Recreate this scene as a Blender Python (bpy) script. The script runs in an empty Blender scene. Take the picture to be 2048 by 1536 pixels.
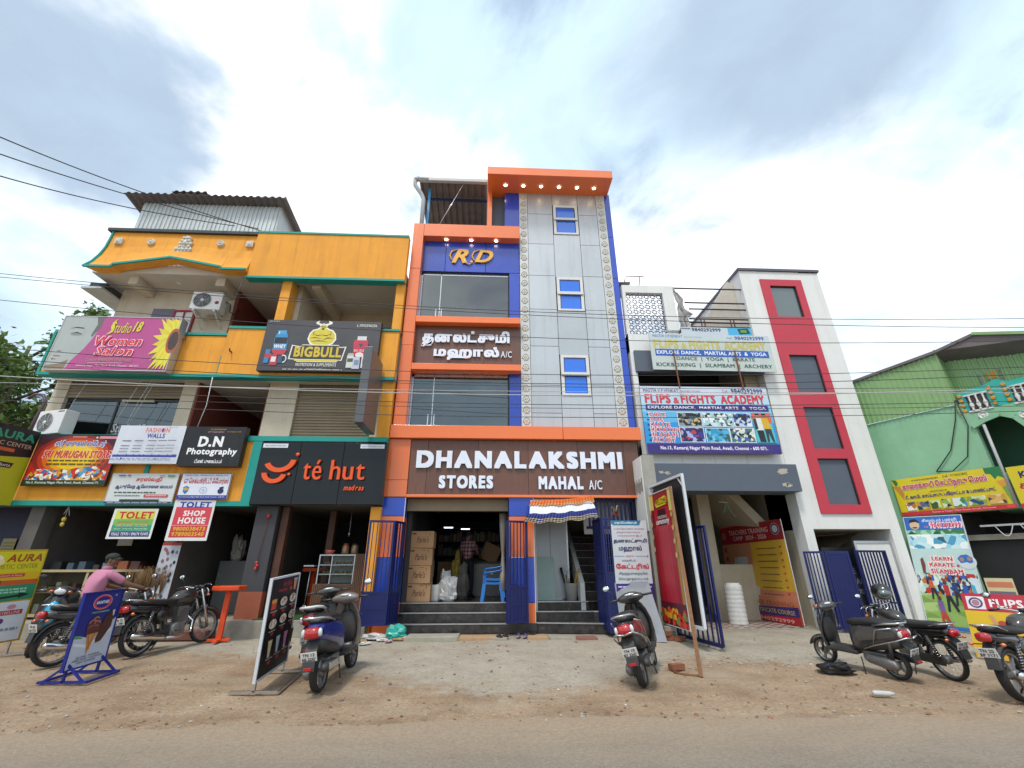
import bpy, math, random
from mathutils import Vector, Matrix, Euler
random.seed(7)
sc = bpy.context.scene
COL = sc.collection
R = math.radians
# ---------------------------------------------------------------- camera
FPX = 872.0
_th, _ya, _ro = R(22.55), R(2.66), R(0.15)
_F = Vector((math.sin(_ya)*math.cos(_th), math.cos(_ya)*math.cos(_th), math.sin(_th)))
_r = Vector((math.cos(_ya), -math.sin(_ya), 0)); _d = _F.cross(_r)
_Rt = _r*math.cos(_ro) + _d*math.sin(_ro); _Dn = -_r*math.sin(_ro) + _d*math.cos(_ro)
EYE = Vector((0, 0, 1.5))
cam = bpy.data.cameras.new('camera'); cam.sensor_width = 36; cam.lens = FPX/2048*36
cam.clip_start = 0.05; cam.clip_end = 3000
camo = bpy.data.objects.new('camera', cam); COL.objects.link(camo)
_m = Matrix((_Rt, -_Dn, -_F)).transposed().to_4x4(); _m.translation = EYE
camo.matrix_world = _m
sc.camera = camo
# ---------------------------------------------------------------- sky, sun, exposure
SUN_EL, SUN_AZ = R(62), R(205)      # azimuth clockwise from +Y
world = bpy.data.worlds.new('World'); sc.world = world; world.use_nodes = True
def sky():
    nt = world.node_tree; N = nt.nodes; Lk = nt.links; N.clear()
    def n(t, **k):
        o = N.new(t)
        for a, b in k.items(): setattr(o, a, b)
        return o
    def math_(op, a, b=None, c=None):
        o = n('ShaderNodeMath', operation=op)
        for i, v in enumerate((a, b, c)):
            if v is None: continue
            if isinstance(v, (int, float)): o.inputs[i].default_value = v
            else: Lk.new(v, o.inputs[i])
        return o.outputs[0]
    tc = n('ShaderNodeTexCoord')
    st = n('ShaderNodeTexSky', sky_type='NISHITA'); st.sun_disc = False
    st.sun_elevation = SUN_EL; st.sun_rotation = SUN_AZ; st.air_density = 1.0; st.dust_density = 2.5
    b1 = n('ShaderNodeBackground'); b1.inputs[1].default_value = 0.12
    Lk.new(st.outputs[0], b1.inputs[0])
    # plane-projected coordinate so clouds get smaller towards the horizon
    sep = n('ShaderNodeSeparateXYZ'); Lk.new(tc.outputs['Generated'], sep.inputs[0])
    zc = math_('ADD', math_('MAXIMUM', sep.outputs[2], 0.0), 0.22)
    px = math_('DIVIDE', sep.outputs[0], zc); py = math_('DIVIDE', sep.outputs[1], zc)
    cb = n('ShaderNodeCombineXYZ'); Lk.new(px, cb.inputs[0]); Lk.new(py, cb.inputs[1])
    def noise(scale, detail, rough, off, dist=0.0):
        mp = n('ShaderNodeVectorMath', operation='ADD'); Lk.new(cb.outputs[0], mp.inputs[0]); mp.inputs[1].default_value = off
        o = n('ShaderNodeTexNoise'); o.inputs['Scale'].default_value = scale; o.inputs['Detail'].default_value = detail
        o.inputs['Roughness'].default_value = rough; o.inputs['Distortion'].default_value = dist
        Lk.new(mp.outputs[0], o.inputs['Vector']); return o.outputs[0]
    big = noise(1.5, 8, 0.55, (3.1, 0.7, 0.0), 0.3)
    wisp = noise(4.2, 9, 0.6, (7.7, 2.4, 1.0), 0.5)
    # the big grey cloud masses: soft discs in the cloud plane, broken up by the noise
    def disc(cx, cy, rx, ry):
        dx = math_('DIVIDE', math_('SUBTRACT', px, cx), rx); dy = math_('DIVIDE', math_('SUBTRACT', py, cy), ry)
        q = math_('ADD', math_('MULTIPLY', dx, dx), math_('MULTIPLY', dy, dy))
        return math_('SUBTRACT', 1.0, q)
    def ramp(v, lo, hi):
        o = n('ShaderNodeMapRange', interpolation_type='SMOOTHSTEP'); Lk.new(v, o.inputs[0])
        o.inputs[1].default_value = lo; o.inputs[2].default_value = hi; return o.outputs[0]
    discs = None
    for a in CLOUDS:
        d_ = math_('MAXIMUM', disc(*a), -1.2)
        discs = d_ if discs is None else math_('MAXIMUM', discs, d_)
    dark = math_('ADD', math_('MULTIPLY', discs, 0.62), math_('MULTIPLY', math_('SUBTRACT', big, 0.5), 2.4))
    dark = math_('ADD', dark, math_('MULTIPLY', math_('SUBTRACT', wisp, 0.5), 0.7))
    darkm = ramp(dark, 0.02, 0.62)
    cover = math_('ADD', big, math_('MULTIPLY', math_('SUBTRACT', wisp, 0.5), 0.5))
    cov = ramp(cover, 0.26, 0.50)
    cov = math_('MAXIMUM', cov, darkm)
    cov = math_('ADD', math_('MULTIPLY', cov, 0.68), 0.32)
    mix = n('ShaderNodeMix', data_type='RGBA'); Lk.new(darkm, mix.inputs['Factor'])
    mix.inputs['B'].default_value = (0.36, 0.455, 0.57, 1)
    veil = n('ShaderNodeMix', data_type='RGBA'); Lk.new(math_('MULTIPLY', ramp(noise(0.9, 7, 0.6, (11.3, 5.2, 2.0), 0.4), 0.37, 0.55), math_('ADD', math_('MULTIPLY', ramp(math_('ADD', sep.outputs[2], math_('MULTIPLY', math_('SUBTRACT', wisp, 0.5), 0.35)), 0.30, 0.68), 0.8), 0.2)), veil.inputs['Factor'])
    veil.inputs['A'].default_value = (0.52, 0.67, 0.80, 1); veil.inputs['B'].default_value = (1.16, 1.17, 1.18, 1); Lk.new(veil.outputs['Result'], mix.inputs['A'])
    mul = n('ShaderNodeMix', data_type='RGBA', blend_type='MULTIPLY'); mul.inputs['Factor'].default_value = 1
    Lk.new(mix.outputs['Result'], mul.inputs['A'])
    tex = ramp(wisp, 0.25, 0.75); tx = math_('ADD', math_('MULTIPLY', tex, 0.14), 0.91)
    cc = n('ShaderNodeCombineColor')
    for i in range(3): Lk.new(tx, cc.inputs[i])
    Lk.new(cc.outputs[0], mul.inputs['B'])
    b2 = n('ShaderNodeBackground'); b2.inputs[1].default_value = 1.0; Lk.new(mul.outputs['Result'], b2.inputs[0])
    ms = n('ShaderNodeMixShader'); Lk.new(cov, ms.inputs[0]); Lk.new(b1.outputs[0], ms.inputs[1]); Lk.new(b2.outputs[0], ms.inputs[2])
    out = n('ShaderNodeOutputWorld'); Lk.new(ms.outputs[0], out.inputs[0])
CLOUDS = [(-0.75, 0.50, 0.36, 0.30), (0.44, 0.45, 0.32, 0.25), (-1.6, 1.0, 0.35, 0.4), (1.3, -0.6, 0.6, 0.4), (-0.9, -0.9, 0.5, 0.5)]
sky()
sl = bpy.data.lights.new('sun', 'SUN'); sl.energy = 1.5; sl.angle = R(10); sl.color = (1, 0.96, 0.9)
so = bpy.data.objects.new('sun', sl); COL.objects.link(so)
_sd = Vector((math.sin(SUN_AZ)*math.cos(SUN_EL), math.cos(SUN_AZ)*math.cos(SUN_EL), math.sin(SUN_EL)))
so.rotation_euler = _sd.to_track_quat('Z', 'Y').to_euler(); so.location = (0, -20, 40)
vs = sc.view_settings; vs.view_transform = 'Standard'; vs.look = 'None'; vs.exposure = 0.58; vs.gamma = 1.0; vs.use_curve_mapping = False
sc.cycles.max_bounces = 6; sc.cycles.diffuse_bounces = 3; sc.cycles.glossy_bounces = 3; sc.cycles.transparent_max_bounces = 10
sc.cycles.sample_clamp_indirect = 4.0; sc.cycles.use_denoising = True
# ---------------------------------------------------------------- materials
def lin(h):
    h = h.lstrip('#'); o = []
    for i in (0, 2, 4):
        c = int(h[i:i+2], 16)/255; o.append(c/12.92 if c <= 0.04045 else ((c+0.055)/1.055)**2.4)
    return o
_MC = {}
def M(name, col, rough=0.6, var=0.12, vsc=5.0, bump=0.0, bsc=60.0, metal=0.0, coat=0.0, dirt=0.0, dcol='#6b5a48', streak=0.0, spec=0.5, stretch=(1, 1, 1), orand=0.0):
    if name in _MC: return _MC[name]
    if isinstance(col, str): col = lin(col)
    m = bpy.data.materials.new(name); m.use_nodes = True; nt = m.node_tree; N = nt.nodes; Lk = nt.links
    p = N['Principled BSDF']; p.inputs['Metallic'].default_value = metal; p.inputs['Coat Weight'].default_value = coat
    p.inputs['Coat Roughness'].default_value = 0.08; p.inputs['Specular IOR Level'].default_value = spec
    tc = N.new('ShaderNodeTexCoord'); mp = N.new('ShaderNodeMapping'); Lk.new(tc.outputs['Object'], mp.inputs[0]); mp.inputs['Scale'].default_value = stretch
    nz = N.new('ShaderNodeTexNoise'); nz.inputs['Scale'].default_value = vsc; nz.inputs['Detail'].default_value = 5; nz.inputs['Roughness'].default_value = 0.65
    Lk.new(mp.outputs[0], nz.inputs['Vector'])
    rp = N.new('ShaderNodeValToRGB'); Lk.new(nz.outputs[0], rp.inputs[0])
    e = rp.color_ramp.elements; e[0].position = 0.28; e[1].position = 0.72
    e[0].color = [max(0, c*(1-var)) for c in col] + [1]; e[1].color = [min(0.95, c*(1+var*0.6)) for c in col] + [1]
    last = rp.outputs[0]
    if dirt > 0 or streak > 0:
        for amt, scl, st in ((dirt, 1.1, (1, 1, 1)), (streak, 2.2, (3.0, 3.0, 0.18))):
            if amt <= 0: continue
            mp2 = N.new('ShaderNodeMapping'); Lk.new(tc.outputs['Object'], mp2.inputs[0]); mp2.inputs['Scale'].default_value = st
            mp2.inputs['Location'].default_value = (3.3, 1.7, 9.1)
            n2 = N.new('ShaderNodeTexNoise'); n2.inputs['Scale'].default_value = scl; n2.inputs['Detail'].default_value = 9; n2.inputs['Roughness'].default_value = 0.7
            Lk.new(mp2.outputs[0], n2.inputs['Vector'])
            r2 = N.new('ShaderNodeMapRange'); Lk.new(n2.outputs[0], r2.inputs[0]); r2.inputs[1].default_value = 0.5; r2.inputs[2].default_value = 0.8; r2.inputs[4].default_value = amt
            mx = N.new('ShaderNodeMix'); mx.data_type = 'RGBA'; Lk.new(r2.outputs[0], mx.inputs['Factor']); Lk.new(last, mx.inputs['A']); mx.inputs['B'].default_value = lin(dcol) + [1]
            last = mx.outputs['Result']
    if orand > 0:           # every panel its own slight tone
        oi = N.new('ShaderNodeObjectInfo'); om = N.new('ShaderNodeMapRange'); Lk.new(oi.outputs['Random'], om.inputs[0]); om.inputs[3].default_value = 1-orand; om.inputs[4].default_value = 1+orand*.5
        hs = N.new('ShaderNodeHueSaturation'); Lk.new(om.outputs[0], hs.inputs['Value']); Lk.new(last, hs.inputs['Color']); last = hs.outputs[0]
    Lk.new(last, p.inputs['Base Color'])
    rr = N.new('ShaderNodeMapRange'); Lk.new(nz.outputs[0], rr.inputs[0]); rr.inputs[3].default_value = max(0.02, rough-0.1); rr.inputs[4].default_value = min(1, rough+0.1)
    Lk.new(rr.outputs[0], p.inputs['Roughness'])
    if bump > 0:
        nb = N.new('ShaderNodeTexNoise'); nb.inputs['Scale'].default_value = bsc; nb.inputs['Detail'].default_value = 4
        Lk.new(tc.outputs['Object'], nb.inputs['Vector'])
        bp = N.new('ShaderNodeBump'); bp.inputs['Strength'].default_value = bump; bp.inputs['Distance'].default_value = 0.02
        Lk.new(nb.outputs[0], bp.inputs['Height']); Lk.new(bp.outputs[0], p.inputs['Normal'])
    _MC[name] = m
    return m
def P(h, rough=0.42):               # flat print ink
    return M('ink_%s_%d' % (h.strip('#'), int(rough*100)), h, rough, 0.07, 3.0, bump=0.06, bsc=5, dirt=0.14, dcol='#8a8378')
def emit(name, col, s):
    if name in _MC: return _MC[name]
    m = bpy.data.materials.new(name); m.use_nodes = True; p = m.node_tree.nodes['Principled BSDF']
    p.inputs['Base Color'].default_value = (.9, .9, .9, 1); p.inputs['Emission Color'].default_value = (*col, 1); p.inputs['Emission Strength'].default_value = s
    _MC[name] = m; return m
def photo(name, cols, scale=9.0, rough=0.45, stretch=(1, 1, 1)):   # a printed picture: blotches of the picture's colours
    if name in _MC: return _MC[name]
    m = bpy.data.materials.new(name); m.use_nodes = True; nt = m.node_tree; N = nt.nodes; Lk = nt.links; p = N['Principled BSDF']
    p.inputs['Roughness'].default_value = rough
    tc = N.new('ShaderNodeTexCoord'); mp = N.new('ShaderNodeMapping'); Lk.new(tc.outputs['Object'], mp.inputs[0]); mp.inputs['Scale'].default_value = stretch
    nz = N.new('ShaderNodeTexNoise'); nz.inputs['Scale'].default_value = scale*0.6; nz.inputs['Detail'].default_value = 3; Lk.new(mp.outputs[0], nz.inputs['Vector'])
    va = N.new('ShaderNodeMix'); va.data_type = 'VECTOR'; va.inputs['Factor'].default_value = 0.12; Lk.new(mp.outputs[0], va.inputs['A']); Lk.new(nz.outputs['Color'], va.inputs['B'])
    vo = N.new('ShaderNodeTexVoronoi'); vo.inputs['Scale'].default_value = scale; Lk.new(va.outputs['Result'], vo.inputs['Vector'])
    sp = N.new('ShaderNodeSeparateColor'); Lk.new(vo.outputs['Color'], sp.inputs[0])
    rp = N.new('ShaderNodeValToRGB'); rp.color_ramp.interpolation = 'CONSTANT'; Lk.new(sp.outputs[0], rp.inputs[0])
    e = rp.color_ramp.elements; k = len(cols)
    e[0].color = lin(cols[0]) + [1]; e[1].position = 1/k; e[1].color = lin(cols[1]) + [1]
    for i in range(2, k): q = e.new(i/k); q.color = lin(cols[i]) + [1]
    Lk.new(rp.outputs[0], p.inputs['Base Color']); _MC[name] = m; return m
def glass(name, tint, gl, tr=0.5, rough=0.03):   # window glass: mirror layer over a clear, tinted one
    if name in _MC: return _MC[name]
    m = bpy.data.materials.new(name); m.use_nodes = True; nt = m.node_tree; N = nt.nodes; Lk = nt.links; N.clear()
    g = N.new('ShaderNodeBsdfGlossy'); g.inputs['Roughness'].default_value = rough; g.inputs['Color'].default_value = (*gl, 1)
    t = N.new('ShaderNodeBsdfTransparent'); t.inputs['Color'].default_value = (*tint, 1)
    lw = N.new('ShaderNodeLayerWeight'); lw.inputs[0].default_value = tr
    mx = N.new('ShaderNodeMixShader'); Lk.new(lw.outputs['Fresnel'], mx.inputs[0]); Lk.new(t.outputs[0], mx.inputs[1]); Lk.new(g.outputs[0], mx.inputs[2])
    nz = N.new('ShaderNodeTexNoise'); nz.inputs['Scale'].default_value = 0.8; bp = N.new('ShaderNodeBump'); bp.inputs['Strength'].default_value = 0.02
    Lk.new(nz.outputs[0], bp.inputs['Height']); Lk.new(bp.outputs[0], g.inputs['Normal'])
    o = N.new('ShaderNodeOutputMaterial'); Lk.new(mx.outputs[0], o.inputs[0]); _MC[name] = m; return m
# ---------------------------------------------------------------- mesh builder
class MB:
    def __init__(s, root=None):
        s.v = []; s.f = []; s.mi = []; s.sm = []; s.mats = []
        s.T = root.matrix_world.inverted() if root is not None else Matrix.Identity(4)
        s.L = Matrix.Identity(4)
    def _m(s, m):
        if m is None: return 0
        if m not in s.mats: s.mats.append(m)
        return s.mats.index(m)
    def add(s, vs_, fs, mat=None, smooth=False):
        b = len(s.v); A = s.T @ s.L
        s.v += [tuple(A @ Vector(p)) for p in vs_]
        k = s._m(mat)
        for f in fs: s.f.append([b+i for i in f]); s.mi.append(k); s.sm.append(smooth)
        return s
    def box(s, x0, x1, y0, y1, z0, z1, mat=None):
        x0, x1 = sorted((x0, x1)); y0, y1 = sorted((y0, y1)); z0, z1 = sorted((z0, z1))
        return s.add([(x0, y0, z0), (x1, y0, z0), (x1, y1, z0), (x0, y1, z0), (x0, y0, z1), (x1, y0, z1), (x1, y1, z1), (x0, y1, z1)],
                     [(0, 3, 2, 1), (4, 5, 6, 7), (0, 1, 5, 4), (1, 2, 6, 5), (2, 3, 7, 6), (3, 0, 4, 7)], mat)
    def bar(s, p, q, w, h=None, mat=None, up=(0, 0, 1)):
        p = Vector(p); q = Vector(q); h = h or w; d = (q-p).normalized(); u = Vector(up)
        if abs(d.dot(u)) > 0.98: u = Vector((0, 1, 0))
        a = d.cross(u).normalized()*w/2; b = d.cross(a).normalized()*h/2
        return s.add([p-a-b, p+a-b, p+a+b, p-a+b, q-a-b, q+a-b, q+a+b, q-a+b],
                     [(0, 1, 2, 3), (7, 6, 5, 4), (0, 4, 5, 1), (1, 5, 6, 2), (2, 6, 7, 3), (3, 7, 4, 0)], mat)
    def tube(s, pts, r, seg=8, mat=None, closed=False, smooth=True):
        pts = [Vector(p) for p in pts]; n = len(pts); rs = r if isinstance(r, (list, tuple)) else [r]*n
        V = []; F = []; pa = None
        for i, p in enumerate(pts):
            d = (pts[(i+1) % n]-pts[i-1]) if closed else (pts[min(i+1, n-1)]-pts[max(i-1, 0)])
            d.normalize()
            if pa is None:
                u = Vector((0, 0, 1)) if abs(d.z) < 0.9 else Vector((1, 0, 0)); a = d.cross(u).normalized()
            else: a = (pa-d*pa.dot(d)).normalized()
            pa = a; b = d.cross(a)
            for k in range(seg):
                t = 2*math.pi*k/seg; V.append(p+(a*math.cos(t)+b*math.sin(t))*rs[i])
        for i in range(n if closed else n-1):
            for k in range(seg):
                j = (i+1) % n; F.append((i*seg+k, i*seg+(k+1) % seg, j*seg+(k+1) % seg, j*seg+k))
        if not closed: F.append(tuple(range(seg))[::-1]); F.append(tuple((n-1)*seg+k for k in range(seg)))
        return s.add(V, F, mat, smooth)
    def lathe(s, prof, c=(0, 0, 0), axis='Z', seg=20, mat=None, smooth=True, a0=0, a1=360):
        V = []; F = []; full = abs(a1-a0-360) < 1e-3; n = len(prof); ns = seg if full else seg+1
        for k in range(ns):
            t = R(a0+(a1-a0)*k/seg); ct, st = math.cos(t), math.sin(t)
            for r, h in prof:
                if axis == 'Z': p = (r*ct, r*st, h)
                elif axis == 'Y': p = (r*ct, h, r*st)
                else: p = (h, r*ct, r*st)
                V.append((p[0]+c[0], p[1]+c[1], p[2]+c[2]))
        for k in range(seg):
            for i in range(n-1):
                j = (k+1) % ns; F.append((k*n+i, j*n+i, j*n+i+1, k*n+i+1))
        return s.add(V, F, mat, smooth)
    def ell(s, c, r, mat=None, su=14, sv=9, rot=None):
        V = []; F = []; rm = rot.to_matrix() if rot is not None else Matrix.Identity(3); c = Vector(c)
        for i in range(sv+1):
            a = math.pi*i/sv
            for k in range(su):
                t = 2*math.pi*k/su; V.append(c+rm @ Vector((r[0]*math.sin(a)*math.cos(t), r[1]*math.sin(a)*math.sin(t), r[2]*math.cos(a))))
        for i in range(sv):
            for k in range(su): F.append((i*su+k, (i+1)*su+k, (i+1)*su+(k+1) % su, i*su+(k+1) % su))
        return s.add(V, F, mat, True)
    def loft(s, secs, mat=None, smooth=True, cap=True, closed=True):
        n = len(secs[0]); V = [p for q in secs for p in q]; F = []
        for i in range(len(secs)-1):
            for k in range(n if closed else n-1): F.append((i*n+k, i*n+(k+1) % n, (i+1)*n+(k+1) % n, (i+1)*n+k))
        if cap: F.append(tuple(range(n))[::-1]); F.append(tuple((len(secs)-1)*n+k for k in range(n)))
        return s.add(V, F, mat, smooth)
    def prism(s, pts, y0, y1, mat=None, smooth=False):     # polygon in x-z, counter-clockwise seen from -y, extruded along y
        n = len(pts); V = [(x, y0, z) for x, z in pts]+[(x, y1, z) for x, z in pts]
        F = [tuple(range(n)), tuple(range(2*n-1, n-1, -1))]+[(i, n+i, n+(i+1) % n, (i+1) % n) for i in range(n)]
        return s.add(V, F, mat, smooth)
    def build(s, name, parent=None, mat=None, bevel=0.0, bseg=2):
        me = bpy.data.meshes.new(name); me.from_pydata(s.v, [], s.f)
        ms = s.mats if s.mats else [mat]
        for m in ms: me.materials.append(m)
        if len(ms) > 1: me.polygons.foreach_set('material_index', s.mi)
        me.polygons.foreach_set('use_smooth', s.sm); me.update()
        o = bpy.data.objects.new(name, me); COL.objects.link(o); o.parent = parent
        if bevel > 0:
            b = o.modifiers.new('bevel', 'BEVEL'); b.width = bevel; b.segments = bseg; b.limit_method = 'ANGLE'; b.angle_limit = R(35); b.harden_normals = False
        return o
def sup(cx, cz, hw, hh, x, n=2.5, seg=16):     # superellipse ring in the y-z plane at x
    o = []
    for k in range(seg):
        t = 2*math.pi*k/seg; c, s_ = math.cos(t), math.sin(t)
        o.append((x, cx+hw*math.copysign(abs(c)**(2/n), c), cz+hh*math.copysign(abs(s_)**(2/n), s_)))
    return o
def tag(o, label, cat, group=None):
    o['label'] = label; o['category'] = cat
    if group: o['group'] = group
    return o
def thing(name, label, cat, loc=(0, 0, 0), rz=0.0, group=None, rx=0.0, ry=0.0):
    o = bpy.data.objects.new(name, None); COL.objects.link(o); o.empty_display_size = 0.2
    o.location = loc; o.rotation_euler = (rx, ry, rz); tag(o, label, cat, group)
    o.matrix_world = Matrix.Translation(loc) @ Euler((rx, ry, rz)).to_matrix().to_4x4()
    return o
def struct(o, kind='structure'): o['kind'] = kind; return o
def clone(root, loc, rz=0.0, label=None):
    r = root.copy(); COL.objects.link(r); r.location = loc; r.rotation_euler = (0, 0, rz)
    if label: r['label'] = label
    for ch in list(root.children):
        c = ch.copy(); COL.objects.link(c); c.parent = r
        for g in list(ch.children):
            d = g.copy(); COL.objects.link(d); d.parent = c
    return r
def share(o, loc, rot=None, parent=None):      # one more piece with the same mesh
    c = o.copy(); COL.objects.link(c); c.location = loc
    if rot is not None: c.rotation_euler = rot
    if parent is not None: c.parent = parent
    return c
def at(px, py, Y):                              # the point at depth Y that the photograph shows at this pixel (2048 wide)
    v = _F+_Rt*((px-1024)/FPX)+_Dn*((py-768)/FPX); return EYE+v*(Y/v.y)
def gz(y): return 0.0 if y < 6.3 else (0.045*(y-6.3) if y < 8.3 else min(0.09+0.023*(y-8.3), 0.14))    # the shoulder rises gently to the shops
# ---------------------------------------------------------------- lettering
_TC = {}
from mathutils.geometry import delaunay_2d_cdt
def _outline(s, res):
    c = bpy.data.curves.new('lettering', 'FONT'); c.body = s; c.size = 1; c.resolution_u = res; c.fill_mode = 'NONE'
    o = bpy.data.objects.new('lettering', c); me = bpy.data.meshes.new_from_object(o)
    V = [v.co.copy() for v in me.vertices]; E = [tuple(e.vertices) for e in me.edges]
    bpy.data.objects.remove(o); bpy.data.curves.remove(c); bpy.data.meshes.remove(me); return V, E
def _nonzero(V, E):                # fill by winding number, so that overlapping strokes of a glyph stay solid
    from collections import defaultdict
    adj = defaultdict(list)
    for a, b in E: adj[a].append(b); adj[b].append(a)
    seen = set(); D = []
    for st in range(len(V)):
        if st in seen or st not in adj: continue
        loop = [st]; seen.add(st); cur = min(adj[st])
        while cur not in seen:
            loop.append(cur); seen.add(cur); nx = [q for q in adj[cur] if q not in seen]
            if not nx: break
            cur = nx[0]
        D += [(loop[k], loop[(k+1) % len(loop)]) for k in range(len(loop))]
    vo, eo, fo = delaunay_2d_cdt([Vector((v.x, v.y)) for v in V], D, [], 0, 1e-5)[:3]
    seg = [(V[a].x, V[a].y, V[b].x, V[b].y) for a, b in D]; F = []
    for f in fo:
        cx = sum(vo[k].x for k in f)/len(f); cy = sum(vo[k].y for k in f)/len(f); w = 0
        for x0, y0, x1, y1 in seg:
            if (y0 > cy) != (y1 > cy) and x0+(cy-y0)*(x1-x0)/(y1-y0) > cx: w += 1 if y1 > y0 else -1
        if w: F.append(tuple(f))
    return [Vector((p.x, p.y, 0)) for p in vo], F
def text_geo(s, bold=0.0, shear=0.0, ext=0.0, res=3):
    k = (s, bold, shear, ext, res)
    if k in _TC: return _TC[k]
    if any(0x0B80 <= ord(ch) < 0x0C00 for ch in s):
        V, F = _nonzero(*_outline(s, res))
        if ext:
            cnt = {}
            for f in F:
                for a, b in zip(f, f[1:]+f[:1]): cnt[(a, b)] = 1
            n = len(V); side = [(a, b, n+b, n+a) for (a, b) in cnt if (b, a) not in cnt]
            V = [Vector((v.x, v.y, ext)) for v in V]+[Vector((v.x, v.y, -ext)) for v in V]; F = F+[(a, d, c_, b) for a, b, c_, d in side]
        V = [Vector((v.x+v.y*shear, v.y, v.z)) for v in V]
    else:
        c = bpy.data.curves.new('lettering', 'FONT'); c.body = s; c.size = 1; c.shear = shear; c.extrude = ext; c.resolution_u = res; c.space_character = 1+bold*2.2
        o = bpy.data.objects.new('lettering', c); me = bpy.data.meshes.new_from_object(o)
        V = [v.co.copy() for v in me.vertices]; F = [tuple(p.vertices) for p in me.polygons]
        bpy.data.objects.remove(o); bpy.data.curves.remove(c); bpy.data.meshes.remove(me)
    if not V: V = [Vector((0, 0, 0))]
    if bold > .004:                # thicken the strokes with shifted copies
        e = .0013 if ext else .0; V0, F0 = V, F; V = []; F = []; d = bold*.9
        for q, (dx, dy) in enumerate([(a*d, c_*d) for a in (-1, 0, 1) for c_ in (-1, 0, 1)] if bold > .05 else ((-d, -d), (d, d), (-d, d), (d, -d)) if bold > .028 else ((-d, 0), (d, 0))):
            n = len(V); V += [Vector((v.x+dx, v.y+dy*.8, v.z-q*(.0035 if ext else 1))) for v in V0]; F += [tuple(n+x for x in f) for f in F0]
    x0 = min(v.x for v in V); x1 = max(v.x for v in V); y0 = min(v.y for v in V); y1 = max(v.y for v in V)
    _TC[k] = (V, F, x0, x1, y0, y1); return _TC[k]
def put_text(mb, s, x0, x1, z0, z1, y, mat, bold=0.0, shear=0.0, ext=0.0, res=2):   # facing -y, fitted to the box
    V, F, a0, a1, b0, b1 = text_geo(s, bold, shear, 0.5 if ext else 0, res)
    sx = (x1-x0)/max(a1-a0, 1e-6); sz = (z1-z0)/max(b1-b0, 1e-6)
    mb.add([(x0+(v.x-a0)*sx, y-v.z*ext*2 if ext else y+v.z*.00004, z0+(v.y-b0)*sz) for v in V], F, mat)
def ops_build(ops, w, h, root, layer0=0.0):
    pr = MB(); k = 0
    fx = lambda x: x*w
    fz = lambda y: (1-y)*h
    for o in ops:
        k += 1; y = -(0.0022+layer0+k*0.0005)
        if o[0] == 'r':
            _, x0, y0, x1, y1, c = o; m = P(c) if isinstance(c, str) else c
            pr.add([(fx(x0), y, fz(y1)), (fx(x1), y, fz(y1)), (fx(x1), y, fz(y0)), (fx(x0), y, fz(y0))], [(0, 1, 2, 3)], m)
        elif o[0] == 'p':
            _, pts, c = o; m = P(c) if isinstance(c, str) else c
            q = [(fx(a), y, fz(b)) for a, b in pts]
            ar = sum(q[i][0]*q[(i+1) % len(q)][2]-q[(i+1) % len(q)][0]*q[i][2] for i in range(len(q)))
            if ar < 0: q.reverse()
            pr.add(q, [tuple(range(len(q)))], m)
        elif o[0] == 'e':
            _, cx, cy, rx, ry, c = o; m = P(c) if isinstance(c, str) else c
            pr.add([(fx(cx+rx*math.cos(2*math.pi*i/24)), y, fz(cy-ry*math.sin(2*math.pi*i/24))) for i in range(24)], [tuple(range(24))], m)
        elif o[0] == 'a':   # ring / arc: cx cy rx ry width(frac of r) a0 a1 colour
            _, cx, cy, rx, ry, wd, a0, a1, c = o; m = P(c) if isinstance(c, str) else c
            V = []; n = 28
            for i in range(n+1):
                t = R(a0+(a1-a0)*i/n)
                for q in (1-wd, 1): V.append((fx(cx+rx*q*math.cos(t)), y, fz(cy-ry*q*math.sin(t))))
            pr.add(V, [(2*i, 2*i+1, 2*i+3, 2*i+2) for i in range(n)], m)
        elif o[0] == 't':
            _, s, x0, y0, x1, y1, c = o[:7]; bold = o[7] if len(o) > 7 else 0.0; sh = o[8] if len(o) > 8 else 0.0
            tx = MB(); put_text(tx, s, fx(x0), fx(x1), fz(y1), fz(y0), y, P(c) if isinstance(c, str) else c, bold, sh); tx.build('lettering', root)
        elif o[0] == 'o':   # outlined text
            _, s, x0, y0, x1, y1, c, oc, bold, sh = o
            tx = MB(); put_text(tx, s, fx(x0)-h*.012, fx(x1)+h*.012, fz(y1)-h*.012, fz(y0)+h*.012, y, P(oc), bold+0.035, sh)
            put_text(tx, s, fx(x0), fx(x1), fz(y1), fz(y0), y-0.00025, P(c), bold, sh); tx.build('lettering', root)
    if pr.v: pr.build('print', root)
def sign(name, label, cat, X0, X1, Z0, Z1, Y, ops, face, th=0.05, edge=None, frame=None, rz=0.0, rx=0.0, ry=0.0, group=None, legs=None):
    root = thing(name, label, cat, (X0, Y, Z0), rz, group, rx, ry); w = X1-X0; h = Z1-Z0
    mb = MB(); fm = P(face) if isinstance(face, str) else face; em = edge or fm
    mb.box(0, w, 0, th, 0, h, em); mb.add([(0, -.0012, 0), (w, -.0012, 0), (w, -.0012, h), (0, -.0012, h)], [(0, 1, 2, 3)], fm)
    mb.build('panel', root)
    if frame:
        fw, fmat = frame; f = MB()
        f.box(-fw, w+fw, -.012, th+.006, h, h+fw, fmat); f.box(-fw, w+fw, -.012, th+.006, -fw, 0, fmat)
        f.box(-fw, 0, -.0115, th+.0055, 0, h, fmat); f.box(w, w+fw, -.0115, th+.0055, 0, h, fmat); f.build('frame', root)
    ops_build(ops, w, h, root); return root
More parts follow.
